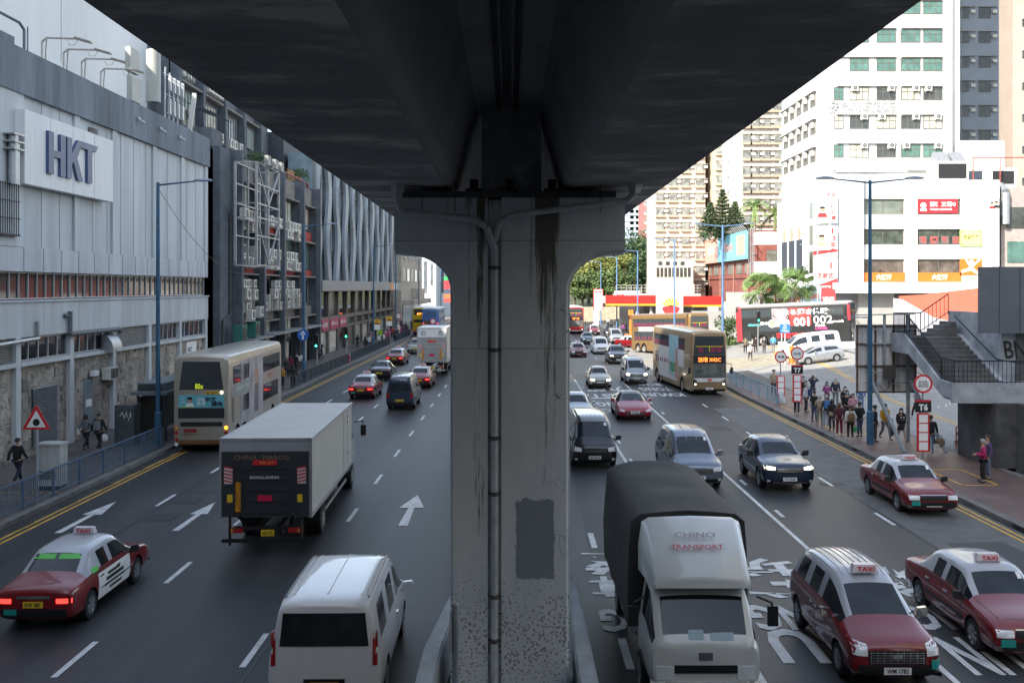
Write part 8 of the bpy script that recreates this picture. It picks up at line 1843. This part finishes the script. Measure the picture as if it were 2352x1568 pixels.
cols_ = [(BK, 'black'), (NV, 'navy'), (DGR, 'charcoal'), (WHC, 'white'), (C(.42, .03, .03), 'red'), (C(.45, .04, .15), 'bright pink'), (PURP, 'purple'), (BEIG, 'beige'), (GRYC, 'grey'), (C(.04, .12, .07), 'dark green'), (BK, 'black'), (DGR, 'charcoal')]
spots = [(783, 790, 3, 'stand', 180, 'person in charcoal with a shoulder bag beside the first railing gap', 2), (840, 803, 0, 'walk', 180, 'person in black carrying a backpack beyond the second signal', 0), (847, 797, 3, 'walk', 0, 'person in white coat walking towards the camera on the left pavement', 0), (858, 790, 1, 'walk', 0, 'person in navy jacket and jeans walking alone towards the camera', 0), (873, 787, 2, 'stand', 90, 'person in charcoal by the shop front behind the third lamp post', 0), (880, 783, 4, 'walk', 0, 'person in red jacket outside the brown shop', 0), (892, 781, 5, 'walk', 180, 'person in bright pink jacket walking away near the third lamp post', 0)]
for (px_, py_, ci, pose, face, lab, _) in spots:
    x, y = GP(px_, py_+6); person(x, y, pose, face, cols_[ci][0], (BK, NV, DGR, JN)[ci % 4], lab, rp_.choice((0, 1, 2)), HAIRB, MASKB, SHOEB, 1.66)
for k in range(46):
    y = rp_.uniform(118, 172); x = rp_.uniform(-19.2, -16.6); m_, nm = rp_.choice(cols_); fc = rp_.choice((0, 180, 170, 20, 90))
    person(x, y, rp_.choice(('stand', 'stand', 'walk', 'hold')), fc, m_, rp_.choice((BK, NV, DGR, JN)), 'one of several people in %s in the distant crowd at the left bus stops' % nm, rp_.choice((0, 1, 2)), HAIRB, MASKB, SHOEB, rp_.uniform(1.56, 1.76), group='people in %s in the far left crowd' % nm)
for k in range(7):
    y = rp_.uniform(150, 185); x = rp_.uniform(16.0, 17.4); m_, nm = cols_[(k*3) % 10]; person(x, y, 'stand', rp_.choice((0, 90, 180)), m_, BK, 'distant person in %s waiting on the right pavement by the trees' % nm, 0, HAIRB, None, SHOEB, 1.66, z=.15, group='people in %s on the far right pavement' % nm)
# bags
def bag(name, label, x, y, z, w_, d_, h_, m_, strap=True):
    t = thing(name, label, 'bag', (x, y, z)); b = MB(); b.box(x-w_/2, y-d_/2, z, x+w_/2, y+d_/2, z+h_); o = b.build('pouch', m_, t)
    bm = bmesh.new(); bm.from_mesh(o.data); bmesh.ops.bevel(bm, geom=list(bm.edges), offset=min(w_, d_, h_)*.3, segments=3, affect='EDGES'); bm.to_mesh(o.data); bm.free()
    if strap: b = MB(); b.tube([(x-w_*.3, y, z+h_*.95), (x-w_*.2, y, z+h_*1.35), (x+w_*.2, y, z+h_*1.35), (x+w_*.3, y, z+h_*.95)], .012, 5); b.build('strap', BLACK, t)
for (px_, py_, dx, dy, z, w_, d_, h_, m_, lab, nm) in ((1898, 982, .0, -.2, 1.15, .32, .18, .42, C(.06, .18, .42), 'bright blue backpack on the person in light jeans', 'backpack'), (1953, 1010, -.02, -.2, 1.05, .3, .17, .4, M((.22, .13, .06), .8, 0, .8, 12), 'brown floral backpack on the white puffer jacket', 'backpack'), (1851, 948, .22, .02, 1.12, .2, .3, .42, C(.03, .06, .16), 'dark blue backpack of the grey-haired person', 'backpack'),
        (2138, 1043, .34, -.1, .5, .42, .2, .36, C(.20, .17, .12), 'olive shopping bag carried behind the T6 stop', 'handbag'), (2138, 1043, .12, -.3, .35, .24, .08, .3, WHC, 'white paper bag carried behind the T6 stop', 'paper_bag'), (1975, 1004, -.3, -.1, .42, .22, .15, .26, C(.06, .4, .14), 'green plastic bag held beside the blue lamp post', 'plastic_bag'), (227, 1039, .26, -.02, .66, .26, .2, .3, WHC, 'white plastic bag held by the man with the backpack', 'plastic_bag'),
        (227, 1039, 0, -.2, 1.15, .3, .18, .42, GRYC, 'grey backpack on the man walking past the steel door', 'backpack'), (197, 1035, -.28, 0, .85, .16, .26, .34, WHC, 'white tote bag on the woman in the grey hooded top', 'tote_bag'), (2033, 1011, .35, .1, .35, .22, .2, .6, BK, 'black wheeled shopping trolley behind the man in yellow', 'trolley_bag'), (1911, 990, -.12, -.22, .95, .2, .1, .2, BEIG, 'small beige shoulder bag on the black coat', 'handbag')):
    x, y = GP(px_, py_); bag(nm, lab, x+dx, y+dy, z, w_, d_, h_, m_)
x, y = GP(1777, 909); ht_ = thing('hat', 'brown brimmed hat worn by the man in the beige coat', 'hat', (x, y, .15+1.7)); b = MB(); b.lathe([(1.80, .17), (1.815, .17), (1.82, .11), (1.92, .095), (1.93, .001)], (x, y-.02, 0), 'z', 16); b.build('crown', C(.16, .09, .05), ht_)

# ================================================================ STREET FURNITURE
LB = M((.035, .115, .20), .5, .1, .2, 2.5); LBR = M((.10, .20, .36), .5, .1, .2, 2.5)
def lamp(x, y, base, top, label, arms=(1,), m_=LB, ln=2.3, grp='blue street lamps'):
    t = thing('street_lamp', label, 'street lamp', (x, y, base), group=grp); b = MB(); b.cyl((x, y, base), (x, y, base+1.5), .16, .16, 14); b.cyl((x, y, base+1.5), (x, y, top), .11, .075, 14); b.lathe([(base+1.5, .16), (base+1.58, .11)], (x, y, 0), 'z', 14); b.build('pole', m_, t)
    for s in arms:
        b = MB(); b.cyl((x, y, top-.12), (x+s*ln*.75, y, top+.06), .045, .035, 8); b.build('arm', m_, t)
        b = MB(); q = [(-.0, -.0, 0), (.25, .0, .0)]; P = []; n_ = 12
        for k, (f, w_, h_) in enumerate(((0, .05, .05), (.12, .13, .09), (.45, .17, .11), (.75, .13, .08), (.85, .03, .03))):
            for i in range(n_): a = 2*math.pi*i/n_; P.append((x+s*(ln*.72+f), y+math.cos(a)*w_, top+.08+max(-.03, math.sin(a)*h_)))
        F = [(k*n_+i, k*n_+(i+1) % n_, (k+1)*n_+(i+1) % n_, (k+1)*n_+i) for k in range(4) for i in range(n_)]; b._a(P, F, 0, True); o = b.build('lamp_head', M((.22, .26, .32), .4, .4, .1, 4), t)
        b = MB(); b._a([(x+s*(ln*.72+.12), y-.1, top+.045), (x+s*(ln*.72+.7), y-.1, top+.045), (x+s*(ln*.72+.7), y+.1, top+.045), (x+s*(ln*.72+.12), y+.1, top+.045)], [(0,1,2,3)]); b.build('lens', M((.6, .6, .58), .3, 0, 0), o)
ords = ['nearest', 'second', 'third', 'fourth', 'fifth', 'sixth']
for i, (y, x) in enumerate(((45.6, -16.45), (76.8, -16.45), (114, -16.45), (136, -16.6), (168, -16.6), (214, -16.4))): lamp(x, y, .15, 12.2, ords[i]+' blue street lamp on the left kerb', (1,))
for i, (y, x) in enumerate(((46.0, 16.3), (79.0, 16.3), (102.6, 16.2), (134, 16.2), (162, 16.2), (193, 16.2), (230, 16.2))):
    lamp(x, y, .15 if y < 50 else 0, 12.35, ('nearest' if i == 0 else ords[min(i, 5)] if i < 6 else 'last')+' blue street lamp on the right, '+('double-armed' if i < 2 else 'single-armed'), (-1, 1) if i < 2 else (-1,), LB if i == 0 else LBR)
tgl = MB()
def railing(x0, y0, x1, y1, label, m_, h=.95, step=.14, post=2.0, z=.15):
    a = Vector((x0, y0, z)); c = Vector((x1, y1, z)); n = int((c-a).length/post); grp = None
    t = thing('railing', label, 'railing', tuple(a)); b = MB(); up = Vector((0, 0, h))
    b.bar(a+up, c+up, .05, .05); b.bar(a+Vector((0,0,.12)), c+Vector((0,0,.12)), .035, .035); b.build('rail', m_, t); b = MB()
    for i in range(n+1): p = a.lerp(c, i/n); b.bar(p, p+up+Vector((0,0,.03)), .06, .06)
    b.split('post', m_, t); b = MB(); k = int((c-a).length/step)
    for i in range(k+1): p = a.lerp(c, i/k); b.bar(p+Vector((0,0,.12)), p+up, .016, .016)
    b.build('baluster', m_, t)
FB = M((.10, .17, .27), .5, .2, .25, 3); FD = M((.05, .07, .085), .5, .2, .25, 3); FL = M((.22, .38, .50), .45, .2, .15, 3)
railing(-16.15, 22, -16.15, 45.2, 'blue-grey pavement railing in the left foreground', FB); railing(-16.15, 71.5, -16.15, 95, 'dark railing along the left kerb beyond the bus stop', FD); railing(-16.15, 97, -16.15, 126, 'dark railing in front of the brown shop fronts', FD); railing(-16.15, 133, -16.15, 150, 'short grey railing by the distant crowd', FD)
railing(16.05, 61.6, 16.05, 75.2, 'light blue railing at the kerb left of the waiting crowd', FL, h=1.02, step=.17)
# triangular sign, control cabinet, telephone cabinet and shelter
x, y = -16.2, 33.6
s = thing('warning_sign', 'red-bordered triangular sign with a black disc on a grey post', 'road sign', (x, y, .15)); b = MB(); b.cyl((x, y, .15), (x, y, 3.1), .045, n=10); b.build('post', M((.36, .40, .44), .5, .3, .1, 4), s)
def tri(b, s_, yy, m=0, zc=2.9): b._a([(x-s_*.5, yy, zc-s_*.30), (x+s_*.5, yy, zc-s_*.30), (x, yy, zc+s_*.57)], [(0, 1, 2)], m)
b = MB(); b.prism([(x-.46, y-.06, 2.62), (x+.46, y-.06, 2.62), (x+.44, y-.06, 2.68), (x+.03, y-.06, 3.42), (x-.03, y-.06, 3.42), (x-.44, y-.06, 2.68)], (0, .02, 0), 0); tri(b, .66, y-.064, 1, 2.89); b.lathe([(y-.068, .001), (y-.068, .12)], (x, 0, 2.86), 'y', 20, 2); b.build('sign_plate', [REDSIGN, WHITE, INK], s)
t = thing('control_cabinet', 'weathered off-white electrical cabinet behind the blue railing', 'cabinet', (-16.75, 35.8, .15)); b = MB(); b.box(-17.2, 35.6, .3, -16.35, 36.2, 1.75); b.box(-17.24, 35.56, 1.75, -16.31, 36.24, 1.82); b.build('casing', M((.45, .46, .45), .6, .1, .35, 2.5, streak=1), t); b = MB(); b.box(-17.2, 35.62, .15, -16.37, 36.18, .3); [b.box(-17.1, 35.59, .55+i*.05, -16.5, 35.6, .58+i*.05) for i in range(6)]; b.build('vent', BLACK, t)
t = thing('bus_shelter', 'dark bus shelter with louvred roof box behind the double-decker', 'bus shelter', (-17.4, 47, .15)); b = MB(); b.box(-18.1, 46.6, 2.35, -16.4, 53, 2.5); b.box(-17.9, 46.9, 2.5, -16.6, 52.5, 2.9); b.build('roof', M((.16, .19, .21), .5, .2, .2, 2), t)
b = MB(); [b.box(-17.85, 46.88, 2.55+i*.06, -16.65, 46.9, 2.58+i*.06) for i in range(5)]; b.build('roof_louvre', BLACK, t); [MB().cyl((xx_, yy_, .15), (xx_, yy_, 2.35), .06).build('post', FD, t) for xx_ in (-17.9, -16.6) for yy_ in (47, 50, 52.8)]; b = MB(); b.box(-18.0, 47.2, .3, -17.92, 52.6, 2.2); b.build('back_panel', BLACK, t)
t = thing('telephone_cabinet', 'dark grey metal cabinet with graffiti beside the bus shelter', 'cabinet', (-18.0, 46, .15)); b = MB(); b.box(-18.45, 45.6, .15, -17.55, 46.4, 2.0); b.build('casing', M((.10, .115, .125), .45, .4, .25, 3), t); b = MB(); [b.tube([(-18.2+.2*i, 45.595, 1.5-.1*i), (-18.1+.2*i, 45.595, 1.7), (-18.0+.15*i, 45.595, 1.45)], .012, 4) for i in range(3)]; b.build('graffiti', WHITE, t)
# round blue arrow sign on the second lamp, traffic signals
x, y = -16.45, 76.6; s = thing('direction_sign', 'round blue sign with white upward arrow on the second left lamp post', 'road sign', (x, y, 3.4)); b = MB(); b.lathe([(y-.18, .001), (y-.18, .44), (y-.15, .44)], (x, 0, 3.75), 'y', 24); b.build('disc', M((.02, .12, .45), .4, 0, 0), s)
b = MB(); yy = y-.19; b._a([(x-.07, yy, 3.42), (x+.07, yy, 3.42), (x+.07, yy, 3.8), (x-.07, yy, 3.8)], [(0,1,2,3)]); b._a([(x-.24, yy, 3.78), (x, yy, 4.1), (x+.24, yy, 3.78), (x+.12, yy, 3.78), (x, yy, 3.92), (x-.12, yy, 3.78)], [(0,5,4,1), (1,4,3,2)]); b.build('arrow', WHITE, s)
GREENON = M((.05, 1, .55), .3, 0, 0, emit=5)
def signal(x, y, z0, zt, label, man=False):
    t = thing('traffic_signal', label, 'traffic light', (x, y, z0)); b = MB(); b.cyl((x, y, z0), (x, y, zt), .055, n=10); b.build('pole', STEEL, t)
    b = MB(); b.box(x-.17, y-.3, zt-1.15, x+.17, y-.1, zt-.05); b.build('housing', BLACK, t)
    for k in range(3): b = MB(); b.lathe([(y-.40, .13), (y-.30, .13)], (x, 0, zt-.25-k*.34), 'y', 14); b.build('visor', BLACK, t)
    b = MB(); zz = zt-.25-.68; b._a([(x-.1, y-.31, zz-.02), (x, y-.31, zz+.1), (x+.1, y-.31, zz-.02), (x+.05, y-.31, zz-.02), (x, y-.31, zz+.04), (x-.05, y-.31, zz-.02)], [(0,5,4,1), (1,4,3,2)]); b._a([(x-.02, y-.31, zz-.1), (x+.02, y-.31, zz-.1), (x+.02, y-.31, zz+.06), (x-.02, y-.31, zz+.06)], [(0,1,2,3)]); b.build('green_arrow', GREENON, t)
signal(-16.3, 81, .15, 3.6, 'traffic light with lit green arrow beside the blue arrow sign'); signal(-16.2, 94.5, .15, 3.7, 'traffic light with lit green arrow near the fire hydrant')
x, y, z = on_terr(1741, 815); signal(x, y, z, z+4.3, 'pedestrian traffic light on the crossing island', True); x2, y2, z2 = on_terr(1746, 815)
t = thing('fire_hydrant', 'red fire hydrant standing in the railing gap', 'fire hydrant', (-16.3, 96, .15)); b = MB(); b.lathe([(.15, .16), (.3, .16), (.32, .11), (.7, .12), (.72, .16), (.85, .15), (.92, .06), (.95, .001)], (-16.3, 96, 0), 'z', 14); b.cyl((-16.55, 96, .62), (-16.05, 96, .62), .07); b.build('barrel', M((.35, .02, .02), .4, 0, .1, 5), t)
for i, (x, y, lb) in enumerate(((-16.6, 118, 'yellow and white temporary notice on a post before the crowd'), (-16.7, 130, 'yellow and white temporary notice beside the fourth lamp post'))):
    t = thing('notice_board', lb, 'notice', (x, y, .15)); b = MB(); b.cyl((x, y, .15), (x, y, 3.6), .03); b.build('post', STEEL, t); b = MB(); b.box(x-.4, y-.06, 3.0, x+.4, y-.03, 3.6, 0); b.box(x-.38, y-.06, 2.4, x+.38, y-.03, 2.98, 1); b.build('board', [M((.75, .42, .02), .5, 0, 0), WHITE], t); b = MB(); b.lathe([(y-.065, .07), (y-.065, .11)], (x, 0, 3.42), 'y', 14); b.box(x-.28, y-.066, 3.05, x+.28, y-.062, 3.2); b.build('symbol', INK, t)
def stop(x, y, z, txt, label, routes, h=3.5, base=False):
    t = thing('bus_stop_sign', label, 'bus stop sign', (x, y, z)); b = MB(); b.cyl((x, y, z), (x, y, z+h-.4), .04, n=10)
    if base: b.lathe([(z, .32), (z+.25, .3), (z+.75, .1), (z+.78, .04)], (x, y, 0), 'z', 12)
    b.build('post', STEEL, t); b = MB(); b.lathe([(y-.06, .001), (y-.06, .38), (y-.03, .38)], (x, 0, z+h-.4), 'y', 24, 0); b.lathe([(y-.066, .001), (y-.066, .30), (y-.06, .30)], (x, 0, z+h-.4), 'y', 24, 1); b.build('roundel', [REDSIGN, WHITE], t)
    text(routes, INK, t, (x, y-.068, z+h-.41), (1,0,0), (0,0,1), w=.42, h=.26 if '\n' in routes else .16, bold=.02)
    if txt: b = MB(); b.box(x-.33, y-.06, z+h-1.55, x+.33, y-.03, z+h-1.05); b.build('bay_panel', INK, t); b = MB(); b.box(x-.33, y-.063, z+h-1.13, x+.33, y-.06, z+h-1.05); b.build('red_band', REDSIGN, t); text(txt, WHITE, t, (x, y-.062, z+h-1.35), (1,0,0), (0,0,1), h=.27, bold=.04)
    b = MB(); b.box(x-.24, y-.08, z+h-3.15, x+.24, y+.02, z+h-1.6); b.build('timetable_case', REDSIGN, t); b = MB(); [b.box(x-.18, y-.085, z+h-3.08+i*.37, x+.18, y-.08, z+h-2.76+i*.37) for i in range(4)]; b.build('timetable', WHITE, t)
stop(16.45, 40.4, .15, 'T6', 'red roundel bus stop sign with a black T6 panel', '12A 42 45A\n42C 62P 63X\n69P 62X 74X', 3.75); stop(15.9, 56.6, .15, 'T7', 'red roundel bus stop sign with a black T7 panel', '296A 296C', 3.9); stop(*GP(1793, 925), .15, '', 'bus stop sign with roundel 98 on a grey cone base', '98', 3.3, True)
stop(-16.9, 60.5, .15, '2', 'bus stop sign with number two beside the left bus queue', '80X', 3.4); stop(-16.8, 141, .15, 'C1', 'bus stop sign C1 standing in the distant crowd', '671', 3.6)
s = thing('direction_sign', 'small blue no exit sign on a white post by the side street', 'road sign', (0, 0, 0)); x, y, z = on_terr(1803, 838); s.location = (x, y, z); b = MB(); b.cyl((x, y, z), (x, y, z+3.6), .045); b.cyl((x-.28, y, z), (x-.28, y, z+3.4), .045); b.build('post', M((.5, .52, .54), .5, .2, .1, 4), s)
b = MB(); b.box(x-.45, y-.08, z+2.75, x+.4, y-.05, z+3.5); b.build('plate', M((.03, .16, .42), .4, 0, 0), s); text('NO', WHITE, s, (x-.02, y-.081, z+3.36), (1,0,0), (0,0,1), h=.12, bold=.02); text('EXIT', WHITE, s, (x-.02, y-.081, z+3.16), (1,0,0), (0,0,1), h=.12, bold=.02); text('不准駛出', WHITE, s, (x-.02, y-.081, z+2.92), (1,0,0), (0,0,1), w=.6, h=.16)
x, y, z = on_terr(1878, 790); s = thing('street_lamp', 'slim grey double-headed lamp post in front of the campaign banners', 'street lamp', (33, 110, 1.5)); x, y = PX(1878, 110), 110; b = MB(); b.cyl((x, y, 1.5), (x, y, 12.0), .09, .07, 10); b.build('pole', M((.45, .43, .38), .5, .2, .2, 3), s)
for sg in (-1, 1): b = MB(); b.bar((x, y, 12), (x+sg*1.2, y, 12.1), .06, .06); b.bar((x+sg*1.1, y, 12.08), (x+sg*1.9, y, 12.15), .25, .1); b.build('lamp_head', STEEL, s)
# orange and white safety barriers, cones, traffic pillar
ORN = M((.75, .20, .03), .5, 0, .1, 3)
for (px_, py_, lb) in ((1818, 822, 'orange and white striped bollard at the traffic island'), ):
    x, y, z = on_terr(px_, py_+12); t = thing('bollard', lb, 'bollard', (x, y, z)); b = MB(); b.lathe([(z, .3), (z+.08, .3), (z+.1, .2), (z+.5, .2)], (x, y, 0), 'z', 12, 0); b.lathe([(z+.5, .2), (z+1.0, .2)], (x, y, 0), 'z', 12, 1); b.lathe([(z+1.0, .2), (z+1.5, .2), (z+1.55, .001)], (x, y, 0), 'z', 12, 0); b.build('body', [ORN, M((.75, .75, .4), .4, 0, 0)], t)
for (px_, py_, lb) in ((1829, 835, 'orange traffic cone behind the striped bollard'), (1783, 812, 'orange traffic cone beside the person in sky blue')):
    x, y, z = on_terr(px_, py_); t = thing('traffic_cone', lb, 'traffic cone', (x, y, z)); b = MB(); b.box(x-.22, y-.22, z, x+.22, y+.22, z+.04); b.lathe([(z+.04, .18), (z+.3, .12)], (x, y, 0), 'z', 12, 0); b.lathe([(z+.3, .12), (z+.5, .08)], (x, y, 0), 'z', 12, 1); b.lathe([(z+.5, .08), (z+.75, .03), (z+.76, .001)], (x, y, 0), 'z', 12, 0); b.build('cone', [ORN, WHITE], t)
t = thing('safety_barrier', 'white concrete kerb barrier in front of the black bus', 'barrier', (26, 98, 1.1)); b = MB(); x0 = PX(1790, 97); b.prism([(x0, 97, .8), (x0, 97.7, .8), (x0, 97.5, 2.1), (x0, 97.2, 2.1)], (7.5, 0, 0)); b.build('barrier_block', WALLW, t)
t = thing('traffic_pillar', 'orange roadside pillar left of the brown bus', 'pillar', (13.4, 128, 0)); x = PX(1449, 128); b = MB(); b.box(x-.18, 128, 0, x+.18, 128.4, 3.3); b.box(x-.3, 127.95, 3.8, x+.3, 128.45, 4.5); b.cyl((x, 128.2, 3.5), (x, 128.2, 4.0), .08); b.build('casing', ORN, t)
t = thing('water_barrier', 'orange and white water-filled barrier behind the distant silver van', 'barrier', (16, 136, 0)); x = PX(1440, 136); b = MB(); b.prism([(x-.3, 136, 0), (x+.3, 136, 0), (x+.2, 136, 1.0), (x-.2, 136, 1.0)], (0, 1.2, 0)); b.build('block', ORN, t)
t = thing('crowd_barrier', 'orange and white tubular barrier beside the lower stair flight', 'barrier', (20, 44, .15)); x = PX(2196, 45); b = MB(); [b.tube([(x, 45, 0), (x, 45, 1.1), (x+2.4, 45.2, 1.1), (x+2.4, 45.2, 0)], .03, 6)]; b.bar((x, 45, .8), (x+2.4, 45.2, .8), .03, .12); b.bar((x, 45, .45), (x+2.4, 45.2, .45), .03, .12); b.build('frame', ORN, t)
# thin overhead cable from the lamp post to the factory
t = thing('overhead_cable', 'thin sagging cable strung from the nearest left lamp post to the factory', 'cable', (-16.4, 46, 12)); b = MB(); A = Vector((-16.45, 45.7, 11.9)); B_ = Vector((-20.0, 79, 9.2)); C_ = Vector((-16.4, 76.8, 12)); P = []
for (p, q_, sag) in ((A, B_, 2.0), (B_, C_, .9)):
    for k in range(13): f = k/12; pt_ = p.lerp(q_, f); pt_.z -= sag*4*f*(1-f); P.append(tuple(pt_))
b.tube(P, .012, 4); b.build('wire', BLACK, t)
fc = thing('green_kiosk', 'small green hanging flag sign among the distant crowd', 'sign', (-16.8, 121, 2)); b = MB(); b.box(-17.1, 121, 1.6, -16.4, 121.05, 2.3); b.cyl((-16.75, 121.05, .15), (-16.75, 121.05, 1.6), .03); b.build('panel', M((.25, .45, .06), .5, 0, 0), fc)
